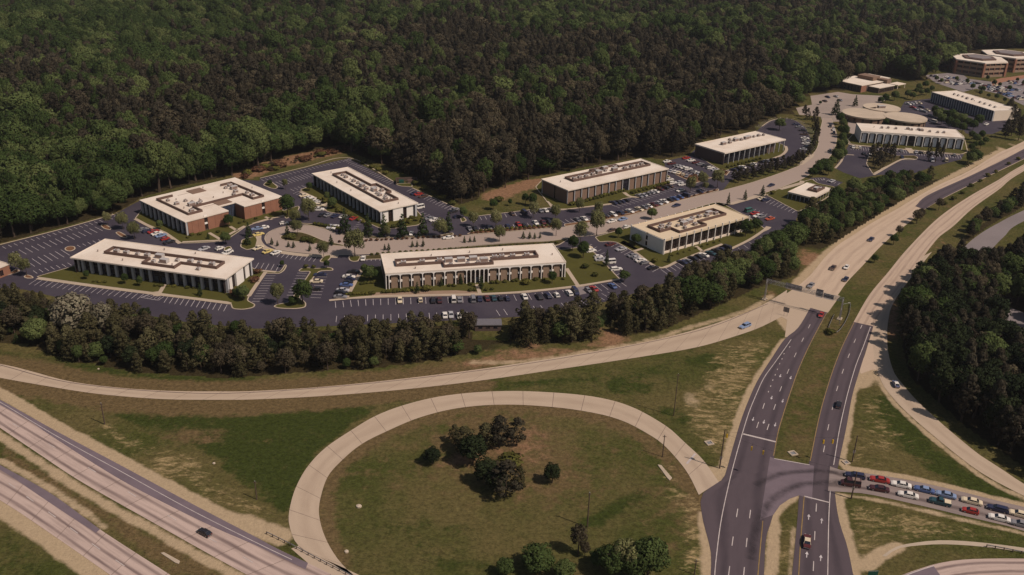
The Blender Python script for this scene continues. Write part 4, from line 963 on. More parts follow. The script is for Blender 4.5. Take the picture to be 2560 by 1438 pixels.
# --- second fin office, seen along its shaded long side
C = Bld('office_building', 'long white-roofed office with shaded dark fin facade and lit white end, between two car parks', (1043.7, 507), (869.4, 417.6), 20.4, 6.8)
C.roof(M_roof, (.35, .35, .2, .2))
C.build('wall', M_darkb, lambda mb: mb.box(1.62, 1.82, 0, C.L - 1.62, C.W - 1.82, C.H - .56))
fin_sides(C, 'back', 18, (), .35, 1.6, .5, 1.0); fin_sides(C, 'front', 18, (), .35, 1.6, .5, 1.0)
white_end(C, 'left'); white_end(C, 'right')
C.screen([(60, 13), (60, 5.5), (34, 5.5), (34, 2.6), (20, 2.6), (20, 5.3), (9, 5.3), (9, 13)])
for u, v, k in ((57, 9, 2), (53, 9.3, 0), (49, 9, 3), (45, 9.2, 0), (41, 9, 2), (36, 9.5, 1), (31, 10, 0), (30, 5.5, 2), (27, 8, 1), (24.5, 5, 0), (22, 9, 2), (19, 9.3, 0), (16, 8, 2), (13, 9.6, 0), (28, 11.5, 3), (12, 7.5, 3), (48, 17, 3), (33, 17.3, 3), (4, 8, 3), (64, 12, 3)): C.unit(u, v, k)

# --- tan brick office with arched white bays
D = Bld('office_building', 'tan brick office with white arched bays and shrubs along its front, middle of the park', (963.7, 683.6), (1415, 654.2), 20.5, 7.0)
D.roof(M_roof, (0, .0, .1, .1), .5)
D.build('wall', M_tan, lambda mb: mb.box(.5, .95, 0, D.L - .5, D.W - .95, D.H - .51))
bw = D.L / 16.6
def arch_mesh(w, key, wh=None):
    r = min(.95, w * .38); zs = 5.25; zt = D.H - .51 - 0; za = 6.05
    def fn(mb):
        prof = [(-w / 2, zt), (-w / 2, zs)]
        prof += [(-w / 2 + .15, zs)] + [(-w / 2 + .15 + r * (1 - math.cos(t)), zs + (za - zs) * math.sin(t)) for t in np.linspace(.25, math.pi / 2, 5)]
        prof += [(-x, z) for x, z in reversed(prof[2:])] + [(w / 2, zs), (w / 2, zt)]
        n = len(prof); v = [(x, 0.0, z) for x, z in prof] + [(x, .7, z) for x, z in prof]
        f = [(i, (i + 1) % n, n + (i + 1) % n, n + i) for i in range(n)]
        t3 = tri([(x, z) for x, z in prof]); f += [t for t in t3] + [tuple(n + i for i in reversed(t)) for t in t3]
        mb.add(v, f)
    return cmesh(key, M_wallwhite, fn)
def arch_bay(b, side, a0, w, narrow=False):
    c = a0 + w / 2
    b.put('arch', arch_mesh(w - .004, 'arch_%.2f_%s' % (w, b.root.name)), side, c, .0, 0)
    if narrow:
        b.put('window', winmesh(w - .32, 6.3, M_glassbr, 0, (1.2, 3.1, 4.6)), side, c, .72, .05)
    else:
        sw = .62
        b.put('brick_panel', boxmesh('brick_panel', w - 2 * sw - .5, .25, 6.4, M_tan), side, c, .70, 0)
        for sg in (-1, 1):
            x = c + sg * (w / 2 - .18 - sw / 2)
            b.put('window', winmesh(sw, 2.55, M_glassbr), side, x, .78, 3.75); b.put('window', winmesh(sw, 2.4, M_glassbr), side, x, .78, .3)
            b.put('white_spandrel', boxmesh('white_spandrel', sw + .06, .5, .85, M_wallwhite), side, x, .45, 2.8)
for side in ('front', 'back'):
    x = 0.0; edges = [0]
    for w in [bw * .3] + [bw] * 7 + [bw * .4] * 5 + [bw] * 7 + [bw * .3]:
        arch_bay(D, side, x, w, w < bw * .5); x += w; edges.append(x)
    for e in edges: D.put('rib', boxmesh('rib', .32, .72, 5.26, M_wallwhite), side, min(max(e, .16), D.L - .16), -.02, 0)
for side in ('left', 'right'): D.build('end_wall', M_tan, lambda mb: D.bx(mb, side, .96, D.W - .96, .05, .49, 0, D.H - .51)); D.put('window', winmesh(1.2, 5.5, M_glassbr, 0, (2.6,)), side, D.W / 2, 0, .3)
D.put('door', winmesh(1.6, 2.4, M_glassb, 1), 'front', D.L / 2 - .2, .6, .02)
D.screen([(5, 6.4), (5, 11.5), (62.5, 11.5), (62.5, 6.4), (43, 6.4), (43, 2.4), (23.4, 2.4), (23.4, 6.4)])
for u, v, k in ((8, 8.8, 0), (15.5, 8.8, 0), (22.5, 9.2, 0), (26, 8, 1), (26.3, 4.4, 2), (31, 7.5, 1), (33, 4, 2), (36, 8, 1), (37.5, 4.8, 2), (40, 6, 1), (41, 10, 3), (45, 8.8, 0), (48, 9, 0), (52.5, 8.8, 0), (58.5, 9, 0), (20, 15, 3), (36, 16, 3), (50, 16.5, 3), (69, 8, 3), (12, 3, 3)): D.unit(u, v, k)

# --- brown brick office with paired white fins
E_ = Bld('office_building', 'brown brick office with thin white fins and dark entrance slot, backing onto dark pines', (1419.8, 475.1), (1669.9, 420.8), 20.8, 7.6)
E_.roof(M_roof, (.5, .5, .3, .3))
E_.build('wall', M_brownb, lambda mb: mb.box(.45, .7, 0, E_.L - .45, E_.W - .7, E_.H - .56))
for side in ('front', 'back'):
    n = 15; w = E_.L / n
    for i in range(n):
        c = w * (i + .5)
        if i == 8: E_.put('entrance', winmesh(w - .5, 6.8, M_glass, 2, (2.6, 4.6)), side, c, .55, .05); continue
        E_.put('brick_panel', boxmesh('brick_panel', w - 1.5, .25, E_.H - .57, M_brownb), side, c, .45, 0)
        for sg in (-1, 1): E_.put('window', winmesh(.5, 6.5, M_glassbr, 0, (3.2,)), side, c + sg * (w / 2 - .48), .55, .2)
    for i in range(n + 1): E_.put('fin', boxmesh('fin', .38, .7, E_.H - .57, M_fin), side, min(max(w * i, .2), E_.L - .2), 0, 0)
for side in ('left', 'right'):
    E_.build('end_wall', M_brownb, lambda mb: E_.bx(mb, side, .0, E_.W / 2 - .6, .1, .44, 0, E_.H - .57)); E_.build('end_wall', M_brownb, lambda mb: E_.bx(mb, side, E_.W / 2 + .6, E_.W, .1, .44, 0, E_.H - .57))
    E_.put('window', winmesh(1.1, 6.6, M_glassbr, 0, (3.2,)), side, E_.W / 2, .28, .2)
E_.screen([(11, 9), (11, 15.5), (30, 15.5), (30, 18.5), (48, 18.5), (48, 15.5), (64.5, 15.5), (64.5, 9)])
for u, v, k in ((14, 12, 0), (18, 12.3, 0), (22, 12, 0), (27, 12.5, 0), (31.5, 13, 1), (33, 16.5, 0), (37, 14, 2), (39, 16.8, 1), (42, 12.5, 1), (45.5, 16, 0), (49, 12, 0), (54, 12.3, 0), (58, 12, 2), (61.5, 12.4, 0), (5, 12, 3)): E_.unit(u, v, k)

# --- white office with thin uprights rising above the roof
F = Bld('office_building', 'white office with blank pale end wall and thin uprights over dark recessed glass', (1661.5, 599.6), (1874, 541.4), 21.0, 7.0)
F.roof(M_roof2, (0, 0, 0, 0), .9, .2)
F.build('wall', M_wallwhite, lambda mb: mb.box(.0, 1.5, 0, F.L, F.W - 1.5, F.H - .91))
for side in ('front', 'back'):
    n = 12; w = F.L / n
    for i in range(n):
        F.put('window', winmesh(w - .05, F.H - 1.0 - .9, M_glassbr, 3, (1.2, 2.6, 3.4)), side, w * (i + .5), 1.3, .9)
        F.put('planter', boxmesh('planter', w - .8, .8, .75, M_cream), side, w * (i + .5), .3, .1)
    for i in range(n + 1): F.put('upright', boxmesh('upright', .3, .55, F.H + .45, M_wallwhite), side, min(max(w * i, .15), F.L - .15), -.3, 0)
    F.build('plinth', M_cream, lambda mb: F.bx(mb, side, 0, F.L, .1, 1.5, 0, .1))
for side in ('left', 'right'):
    F.build('end_wall', M_wallwhite, lambda mb: F.bx(mb, side, 0, 9.9, -.25, -.001, 0, F.H - .2)); F.build('end_wall', M_wallwhite, lambda mb: F.bx(mb, side, 11.2, F.W, -.25, -.001, 0, F.H - .2))
    F.put('window', winmesh(1.2, 1.9, M_glassbr, 0, ()), side, 10.55, -.15, 3.6); F.put('window', winmesh(1.2, 1.9, M_glassbr, 0, ()), side, 10.55, -.15, .9)
F.screen([(5, 7.8), (5, 15.5), (47, 15.5), (47, 7.6), (28.5, 7.6), (28.5, 2.6), (11.8, 2.6), (11.8, 7.8)])
for u, v, k in ((8, 10.5, 0), (10.5, 12.5, 0), (12, 10, 0), (15.5, 12.5, 2), (18, 5.5, 2), (21, 9, 1), (23, 12.5, 0), (25, 6, 0), (25, 9.5, 1), (29.5, 12, 0), (34, 12, 0), (38, 11, 0), (41, 12.5, 1), (44, 11, 0), (17, 9, 2)): F.unit(u, v, k)

# --- dark glass office with slender light columns
G = Bld('office_building', 'dark glass office with slender light columns and plain cream roof beside the curved drive', (1811.8, 382.2), (1963.7, 348), 22.3, 7.4)
G.roof(M_roof, (.2, .2, .2, .2), .75)
G.build('wall', M_darkb, lambda mb: mb.box(.3, 2.2, 0, G.L - 6, G.W - 2.2, G.H - .76).box(G.L - 6.002, 6, 0, G.L - .5, G.W - 2.2, G.H - .76))
for side in ('front', 'back'):
    n = 12; w = G.L / n
    for i in range(n if side == 'back' else 9):
        G.put('window', winmesh(w - .05, G.H - .9, M_glass, 1, (1.4, 3.0, 4.6)), side, w * (i + .5), 1.9, .05)
    def colm(mb):
        hz = G.H - .77
        v = [(-.14, 0, 0), (.14, 0, 0), (.14, .5, 0), (-.14, .5, 0), (-.12, .1, 1.5), (.12, .1, 1.5), (.12, .42, 1.5), (-.12, .42, 1.5), (-.2, -.1, hz), (.2, -.1, hz), (.2, .7, hz), (-.2, .7, hz)]
        f = [(0, 1, 5, 4), (1, 2, 6, 5), (2, 3, 7, 6), (3, 0, 4, 7), (4, 5, 9, 8), (5, 6, 10, 9), (6, 7, 11, 10), (7, 4, 8, 11)]
        mb.add(v, f)
    for i in range(n + 1): G.put('column', cmesh('flared_column', M_fin, colm), side, min(max(w * i, .25), G.L - .25), .25, 0)
G.build('end_wall', M_darkb, lambda mb: G.bx(mb, 'left', .2, G.W - .2, .05, .29, 0, G.H - .77)); G.build('end_wall', M_darkb, lambda mb: G.bx(mb, 'right', 6.2, G.W - .2, .05, .49, 0, G.H - .77))
for u, v, k in ((13.3, 12.5, 1), (19, 12.5, 0), (26, 14, 1), (28, 16.5, 2), (30, 13, 0), (35, 13.5, 1), (37.5, 14, 1), (42, 13.5, 2), (46.5, 13.5, 0), (50.5, 13, 2), (24, 17, 2)): G.unit(u, v, k)

# --- office with tall arched bays and pale curtains
I_ = Bld('office_building', 'white office with thirteen tall arched bays showing pale curtains, beside the highway trees', (2153.9, 327.4), (2411.5, 344.6), 21.0, 7.8)
I_.roof(M_roof, (0, 0, 0, 0), .5)
I_.build('wall', M_glass, lambda mb: mb.box(.45, 1.3, 0, I_.L - .45, I_.W - 1.3, I_.H - .51))
D_H = D.H
def arch_mesh_big(w):
    zt = I_.H - .51; zs = 5.6; za = 6.75; r = 1.1
    def fn(mb):
        prof = [(-w / 2, zt), (-w / 2, zs), (-w / 2 + .2, zs)] + [(-w / 2 + .2 + r * (1 - math.cos(t)), zs + (za - zs) * math.sin(t)) for t in np.linspace(.25, math.pi / 2, 5)]
        prof += [(-x, z) for x, z in reversed(prof[2:])] + [(w / 2, zs), (w / 2, zt)]
        n = len(prof); v = [(x, 0.0, z) for x, z in prof] + [(x, 1.0, z) for x, z in prof]
        t3 = tri([(x, z) for x, z in prof])
        mb.add(v, [(i, (i + 1) % n, n + (i + 1) % n, n + i) for i in range(n)] + list(t3) + [tuple(n + i for i in reversed(t)) for t in t3])
    return cmesh('tall_arch', M_wallwhite, fn)
for side in ('front', 'back'):
    n = 13; w = I_.L / n
    for i in range(n):
        c = w * (i + .5)
        I_.put('arch', arch_mesh_big(w - .004), side, c, 0, 0)
        if i == 6: I_.put('entrance', winmesh(w - .5, 6.7, M_glass, 3, (2.6, 4.4)), side, c, 1.05, .05); continue
        I_.put('window', winmesh(w - .45, 6.7, M_glass, 1, (3.2,)), side, c, 1.08, .05)
        I_.put('curtain', boxmesh('curtain', 2.3, .06, 5.6, M_curtain), side, c, 1.02, .6)
    for i in range(n + 1): I_.put('rib', boxmesh('rib', .42, 1.04, 5.62, M_wallwhite), side, min(max(w * i, .21), I_.L - .21), -.02, 0)
for side in ('left', 'right'): I_.build('end_wall', M_wallwhite, lambda mb: I_.bx(mb, side, 1.31, I_.W - 1.31, .03, .44, 0, I_.H - .51))
for u, v, k in ((9.4, 12, 3), (14, 11, 2), (18, 12, 2), (22.6, 11.5, 2), (30, 12.5, 0), (32, 11, 2), (36.4, 12.5, 0), (38, 11, 0), (42.4, 9.5, 2), (47, 8.6, 2), (50.8, 9.4, 2)): I_.unit(u, v, k)

# --- pale office far back with many narrow fins
K = Bld('office_building', 'pale office with close-set narrow fins and plain cream end, beyond the round building', (2329.6, 229.7), (2485.5, 277.2), 23.0, 7.4)
K.roof(M_roof, (.1, .1, .0, .0), .5)
K.build('wall', M_cream, lambda mb: mb.box(.0, .9, 0, K.L, K.W - .9, K.H - .51))
for side in ('front', 'back'):
    n = 26; w = K.L / n
    for i in range(n): K.put('window', winmesh(w - .04, K.H - .8, M_glassb, 0, (1.1, 3.1, 4.3)), side, w * (i + .5), .72, .15)
    for i in range(n + 1): K.put('fin', boxmesh('fin', .45, .7, K.H - .52, M_fin), side, min(max(w * i, .225), K.L - .225), 0, 0)
for u, v, k in ((12, 10, 2), (16, 10, 2), (20, 10.5, 2), (26, 9, 0), (29, 11, 2), (33, 9, 3), (38, 9.5, 2), (43, 9, 2), (48, 9, 2), (53, 8.5, 2)): K.unit(u, v, k)

# --- round building: three drums
pc = [P(2162, 283, 4.6), P(2264, 293, 4.6), P(2204, 270, 4.6)]
J = empty('round_building', (*pc[0], 0), 0, 'low building of three overlapping round drums with flat cream roofs', 'building')
for (cx, cy), r, dz in zip(pc, (14.9, 13.9, 12.6), (0.0, .12, .6)):
    x, y = cx - pc[0][0], cy - pc[0][1]
    circ = [(x + r * math.cos(t), y + r * math.sin(t)) for t in np.linspace(0, 2 * math.pi, 49)[:-1]]
    inn = [(x + (r - .9) * math.cos(t), y + (r - .9) * math.sin(t)) for t in np.linspace(0, 2 * math.pi, 49)[:-1]]
    mb = MB(); mb.prism(circ, 3.7 + dz, 4.6 + dz, True); rfj = mb.build('roof', M_roof3, J)
    mb = MB(); mb.prism(inn, 0, 3.7 + dz); mb.build('wall', M_brownb, J)
    for t in np.linspace(0, 2 * math.pi, 17)[:-1]:
        share('window', winmesh(1.6, 2.6, M_glassbr), J, (x + (r - .75) * math.cos(t), y + (r - .75) * math.sin(t), .5), (0, 0, t + math.pi / 2))
    if dz > .5:
        share('rooftop_unit', UNIT_B, rfj, (x - 1, y - 2, 4.6 + dz), (0, 0, .2), (1.6, 1.4, .9))
        mb = MB(); mb.add([(x - 10, y - 4, 4.6 + dz), (x - 6, y - 5, 4.6 + dz), (x - 6, y - 5, 5.8 + dz), (x - 10, y - 3.7, 4.6 + dz), (x - 6, y - 4.7, 4.6 + dz), (x - 6, y - 4.7, 5.8 + dz)], [(0, 1, 2), (5, 4, 3), (0, 2, 5, 3), (1, 4, 5, 2)]); mb.build('roof_fin', M_screen, rfj)

# --- low flat pavilion by the highway trees
pH = P(2034, 495, 3.9); pHl = P(1973.3, 477.5, 3.9); pHr = P(2081, 471, 3.9)
dH = pHr - pH; LH = float(np.linalg.norm(dH))
Hb = Bld('bank_pavilion', 'small flat-roofed pavilion with deep white fascia on slender posts by the highway trees', None, None, float(np.linalg.norm(pHl - pH)), 3.9, L=LH, loc=pH, ang=math.atan2(dH[1], dH[0]))
Hb.roof(M_roof, (0, 0, 0, 0), .8)
Hb.build('wall', M_glassb, lambda mb: mb.box(3.2, 3.0, 0, Hb.L - 3, Hb.W - 3, Hb.H - .81))
for t in np.linspace(.3, Hb.W - .3, 7):
    Hb.put('post', boxmesh('post', .25, .25, Hb.H - .82, M_fin), 'left', t, .3, 0); Hb.put('post', boxmesh('post', .25, .25, Hb.H - .82, M_fin), 'right', t, .3, 0)
for t in np.linspace(3, Hb.L - 3, 6): Hb.put('post', boxmesh('post', .25, .25, Hb.H - .82, M_fin), 'front', t, .3, 0); Hb.put('window', winmesh(2.0, 2.8, M_glass, 1), 'front', t, 2.8, .05)
Hb.screen([(Hb.L * .45, 3), (Hb.L * .45, Hb.W * .55), (Hb.L * .85, Hb.W * .55), (Hb.L * .85, 3)])
Hb.unit(Hb.L * .6, Hb.W * .35, 1); Hb.unit(Hb.L * .72, Hb.W * .3, 0)

# --- low brown building in the distance
pL = P(2154.5, 214, 5.5)
Lb = Bld('brown_building', 'low dark brown building with stepped pale roofs in front of the far woods', None, None, 26, 5.5, L=30, loc=pL, ang=math.radians(38))
Lb.roof(M_roof, (0, 0, .0, 0), .5)
Lb.build('wall', M_darkb, lambda mb: mb.box(.3, .3, 0, Lb.L - .3, Lb.W - .3, 5.0))
Lb.build('brick_corner', M_red, lambda mb: mb.box(.1, .1, 0, 7, .29, 4.99))
Lb.build('entrance_block', M_darkb, lambda mb: mb.box(10, -9, 0, 31, .29, 3.6)); Lb.build('entrance_roof', M_roof, lambda mb: mb.box(9.6, -9.4, 3.605, 31.4, -.01, 4.1))
Lb.build('penthouse', M_brownb, lambda mb: mb.box(24, 6, 5.32, 34, 20, 8.2).box(30.02, -3, 4.11, 36, 5.9, 7.0)); Lb.build('wing', M_darkb, lambda mb: mb.box(30.02, 6, 0, 48, 25, 4.9)); Lb.build('wing_roof', M_roof, lambda mb: mb.box(34.01, 5.5, 4.905, 48.5, 25.5, 5.4))
Lb.build('canopy', M_cream, lambda mb: mb.box(36.5, -9, 3.0, 48, -1, 3.4).box(37, -8.6, 0, 37.4, -8.2, 3).box(47, -8.6, 0, 47.4, -8.2, 3))
for x in np.linspace(12, 29, 8): Lb.put('window', winmesh(1.8, 2.6, M_glassbr, 1), 'front', x, -9.15, .4)
for y in np.linspace(3, 23, 8): Lb.put('window', winmesh(1.6, 3.2, M_glass, 1), 'left', y, .15, .6)

# --- three-storey brick hexagons
pm = P(2447, 148, 11.5)
Mb = empty('brick_office_block', (*pm, 0), math.radians(12), 'three-storey brick block of joined hexagons with ribbon windows at the far car park', 'building')
def hexa(cx, cy, r, H, rot):
    pts = lambda q: [(cx + q * math.cos(rot + i * math.pi / 3), cy + q * math.sin(rot + i * math.pi / 3)) for i in range(6)]
    for k in range(3):
        z = k * 3.8
        mb = MB(); mb.prism(pts(r - .6), z + 1.9, z + 3.8); mb.build('ribbon_window', M_glassbr, Mb)
        mb = MB(); mb.prism(pts(r), z, z + 1.9); mb.build('brick_band', M_tan, Mb)
    mb = MB(); mb.prism(pts(r + .8), 11.4, 12.4, True); rf = mb.build('roof', M_roof, Mb)
    mb = MB(); mb.prism(pts(r * .62), 12.4, 13.4); mb.build('roof_well', M_screen, rf)
    mb = MB(); mb.prism(pts(r * .45), 13.4, 13.7); mb.build('skylight', M_greylot, rf)
    for p in pts(r + .1):
        mb = MB(); mb.box(p[0] - .9, p[1] - .9, 0, p[0] + .9, p[1] + .9, 11.39); mb.build('corner_pier', M_red, Mb)
    for i in range(6):
        a, b2 = np.array(pts(r - .2)[i]), np.array(pts(r - .2)[(i + 1) % 6])
        for k in range(3):
            for t in (.25, .5, .75):
                q = a + (b2 - a) * t; mb = MB(); mb.box(q[0] - .35, q[1] - .35, k * 3.8 + 1.9, q[0] + .35, q[1] + .35, k * 3.8 + 3.8); mb.build('mullion', M_red, Mb)
hexa(0, 0, 23, 11.4, 0.1); hexa(44, 18, 23, 11.4, 0.1)

# --- corner of a low roof at the edge of the lot
pn = P(24, 659, 4.5)
nd_ = pn - P(0, 668, 4.5); na = math.atan2(nd_[1], nd_[0])
Nb = Bld('low_building', 'corner of a low brown building with pale flat roof beside the wooded car park', None, None, 24, 4.5, L=18, loc=pn - np.array((math.cos(na), math.sin(na))) * 18, ang=na)
print('N corner angle', math.degrees(na), P(0, 625, 4.5) - pn)
Nb.roof(M_roof, (0, 0, 0, 0), .5)
Nb.build('wall', M_red, lambda mb: mb.box(.2, .2, 0, Nb.L - .2, Nb.W - .2, 4.0))
for x in (6, 10, 14): Nb.put('window', winmesh(1.5, 2.2, M_glassbr, 1), 'front', x, .05, .8)

# dark low shed between the belt trees
ps = P(1187, 828); sh = empty('storage_shed', (*ps, 0), math.radians(4), 'long low dark shed in a gap of the tree belt', 'shed')
MB().box(0, 0, 0, 9.4, 4.5, 2.3).build('wall', M_darkb, sh); MB().box(-.3, -.3, 2.3, 9.7, 4.8, 2.6).build('roof', M_signback, sh)
for x in (2, 4.7, 7.4): share('window', winmesh(1.4, 1.0, M_glass), sh, (x, -.06, .9))
# enclosure by the north car park
pd = P(991, 462); de = empty('refuse_enclosure', (*pd, 0), math.radians(10), 'dark timber refuse enclosure at the car park edge below the woods', 'enclosure')
mbd = MB(); mbd.walls([(0, 0), (0, 6), (11, 6), (11, 0)], 0, 2.0, .25); mbd.build('fence_wall', M_darkb, de); MB().box(1.5, 2, .0, 4, 4, 1.5).build('bin', M_green, de); MB().box(6, 2, .0, 9, 4, 1.5).build('bin', M_screen, de)
# ================================================================== VEHICLES
def loft(mb, secs):
    """secs: list of (x, half width bottom, half width top, z bottom, z top, shoulder)"""
    rings = []
    for x, wb, wt, z0, z1, sh in secs:
        zm = z0 + (z1 - z0) * 0.6
        rings.append([(x, -wb, z0), (x, -wt, zm), (x, -wt * sh, z1), (x, wt * sh, z1), (x, wt, zm), (x, wb, z0)])
    base = len(mb.v); n = 6
    for r in rings: mb.v += r
    for i in range(len(rings) - 1):
        for k in range(n):
            a, b = base + i * n + k, base + i * n + (k + 1) % n
            mb.f.append([a, b, b + n, a + n]); mb.mi.append(mb.cur)
    mb.f.append([base + k for k in range(n)]); mb.mi.append(mb.cur)
    m = base + (len(rings) - 1) * n
    mb.f.append([m + k for k in reversed(range(n))]); mb.mi.append(mb.cur)

# body: x runs from nose (+) to tail (-)
SPEC = {
    'sedan': dict(L=5.2, w=.92, nose=.62, hood=.88, belt=.93, tail=.92, roof=1.40, cab=(1.15, .45, -1.05, -1.75)),
    'hatchback': dict(L=4.1, w=.82, nose=.60, hood=.86, belt=.92, tail=.95, roof=1.38, cab=(.95, .25, -1.25, -1.95)),
    'estate car': dict(L=5.3, w=.92, nose=.64, hood=.90, belt=.95, tail=.97, roof=1.48, cab=(1.15, .45, -2.15, -2.55)),
    'pickup': dict(L=5.4, w=.97, nose=.75, hood=1.05, belt=1.08, tail=1.08, roof=1.75, cab=(1.05, .5, -.55, -.75)),
    'van': dict(L=5.2, w=.97, nose=.8, hood=1.08, belt=1.12, tail=1.15, roof=2.05, cab=(1.75, 1.15, -2.5, -2.58)),
}
def car_meshes(kind):
    s = SPEC[kind]; h = s['L'] / 2; w = s['w']; c0, c1, c2, c3 = s['cab']
    body = MB()
    loft(body, [(h, w * .80, w * .84, .36, s['nose'], .9), (h - .12, w * .9, w * .93, .30, s['nose'] + .08, .92), (h - .55, w * .95, w * .98, .24, s['hood'] - .02, .93), (c0, w, w, .22, s['hood'], .95),
                (c0 - .3, w, w, .22, s['belt'], .96), (c2, w, w, .22, s['belt'], .96), (c3, w, w, .22, s['tail'], .95), (-h + .5, w * .97, w * .98, .24, s['tail'] - .01, .93), (-h + .1, w * .92, w * .93, .32, s['tail'] - .08, .92), (-h, w * .85, w * .86, .40, s['tail'] - .16, .9)])
    if kind == 'pickup':
        body.box(-h + .08, -w + .02, s['belt'] - .3, c3 - .1, -w + .12, s['belt'] + .06); body.box(-h + .08, w - .12, s['belt'] - .3, c3 - .1, w - .02, s['belt'] + .06)
    tw = w * .76; rz = s['roof']
    v = [(c1, -tw, rz - .07), (c1, tw, rz - .07), (c2, tw, rz - .07), (c2, -tw, rz - .07), (c1 - .1, -tw * .93, rz), (c1 - .1, tw * .93, rz), (c2 + .1, tw * .93, rz), (c2 + .1, -tw * .93, rz)]
    roof = MB(); roof.add(v, [(0, 3, 2, 1), (4, 5, 6, 7), (0, 1, 5, 4), (1, 2, 6, 5), (2, 3, 7, 6), (3, 0, 4, 7)])
    for sy in (-1, 1):      # pillars join roof and body
        for xb, xt in ((c0 - .05, c1), (c3 + .05, c2), ((c0 + c3) / 2 - .1, (c1 + c2) / 2 - .1)):
            roof.tube((xb, sy * w * .90, s['belt'] - .03), (xt, sy * tw * .98, rz - .06), .045, .04, 4)
    gl = MB(); b = w * .87; z0 = s['belt'] - .05; z1 = rz - .065; t2 = tw * .95
    q = [(c0, -b, z0), (c0, b, z0), (c3, b, z0), (c3, -b, z0), (c1, -t2, z1), (c1, t2, z1), (c2, t2, z1), (c2, -t2, z1)]
    gl.add(q, [(0, 1, 5, 4), (1, 2, 6, 5), (2, 3, 7, 6), (3, 0, 4, 7), (4, 5, 6, 7)])
    wh = MB(); wh.tube((0, -.1, 0), (0, .1, 0), .32, .32, 10); 
    return body, roof, gl
_wh = MB(); _wh.cur = 0; _wh.tube((0, -.1, 0), (0, .1, 0), .32, .32, 10); _wh.cur = 1; _wh.tube((0, -.112, 0), (0, .112, 0), .17, .17, 8)
WHEEL = _wh.mesh('wheel', [M_black, M_chrome])
LAMP = MB().box(-.03, -.16, -.07, .03, .16, .07).mesh('headlamp', [M_lamp]); TAIL = MB().box(-.03, -.2, -.07, .03, .2, .07).mesh('tail_lamp', [M_tail])
CARM = {}
for k in SPEC:
    bo, ro, gl = car_meshes(k)
    s = SPEC[k]
    bump = MB().box(s['L'] / 2 - .05, -s['w'] * .9, .36, s['L'] / 2 + .09, s['w'] * .9, .52).mesh('bumper', [M_chrome]); bump2 = MB().box(-s['L'] / 2 - .09, -s['w'] * .9, .36, -s['L'] / 2 + .05, s['w'] * .9, .52).mesh('bumper', [M_chrome])
    far = MB(); far.cur = 0; bo2, ro2, gl2 = car_meshes(k)
    for m_, mi in ((bo2, 0), (ro2, 0), (gl2, 1)): far.cur = mi; far.add(m_.v, m_.f)
    far.cur = 1
    for sx in (-1, 1):
        for sy in (-1, 1): far.tube((sx * s['L'] * .31, sy * s['w'] - sy * .16, .32), (sx * s['L'] * .31, sy * s['w'] - sy * .01, .32), .32, .32, 8)
    CARM[k] = dict(body=bo.mesh('body', [M_black]), roof=ro.mesh('roof', [M_black]), glass=gl.mesh('windows', [M_carglass]), b1=bump, b2=bump2, far=far.mesh('car', [M_black, M_carglass]))

def slot(o, mat, i=0):
    o.material_slots[i].link = 'OBJECT'; o.material_slots[i].material = mat

def vehicle(kind, colour, xy, ang, label, group, z=0.06, detail=2, roofc=None):
    nm = {'sedan': 'car', 'hatchback': 'car', 'estate car': 'car', 'pickup': 'pickup_truck', 'van': 'van'}[kind]
    cat = {'pickup': 'pickup truck', 'van': 'van'}.get(kind, 'car')
    m = CARM[kind]; s = SPEC[kind]; pm = PAINT[colour]
    if detail == 0:
        o = share(nm, m['far'], None, (*xy, z), (0, 0, ang)); slot(o, pm); return tag(o, label, cat, group)
    r = empty(nm, (*xy, z), ang, label, cat, group)
    slot(share('body', m['body'], r), pm)
    slot(share('roof', m['roof'], r), PAINT[roofc] if roofc else pm)
    share('windows', m['glass'], r)
    for sx in (-1, 1):
        for sy in (-1, 1): share('wheel', WHEEL, r, (sx * s['L'] * .31, sy * (s['w'] - .1), .32))
    if detail == 2:
        share('bumper', m['b1'], r); share('bumper', m['b2'], r)
        for sy in (-1, 1):
            share('headlight', LAMP, r, (s['L'] / 2 - .0, sy * s['w'] * .58, .62)); share('tail_light', TAIL, r, (-s['L'] / 2 + .0, sy * s['w'] * .6, .68))
    return r

def pang(px, py, dx, dy):
    a, b = P(px, py), P(px + dx, py + dy); return math.atan2(b[1] - a[1], b[0] - a[0])
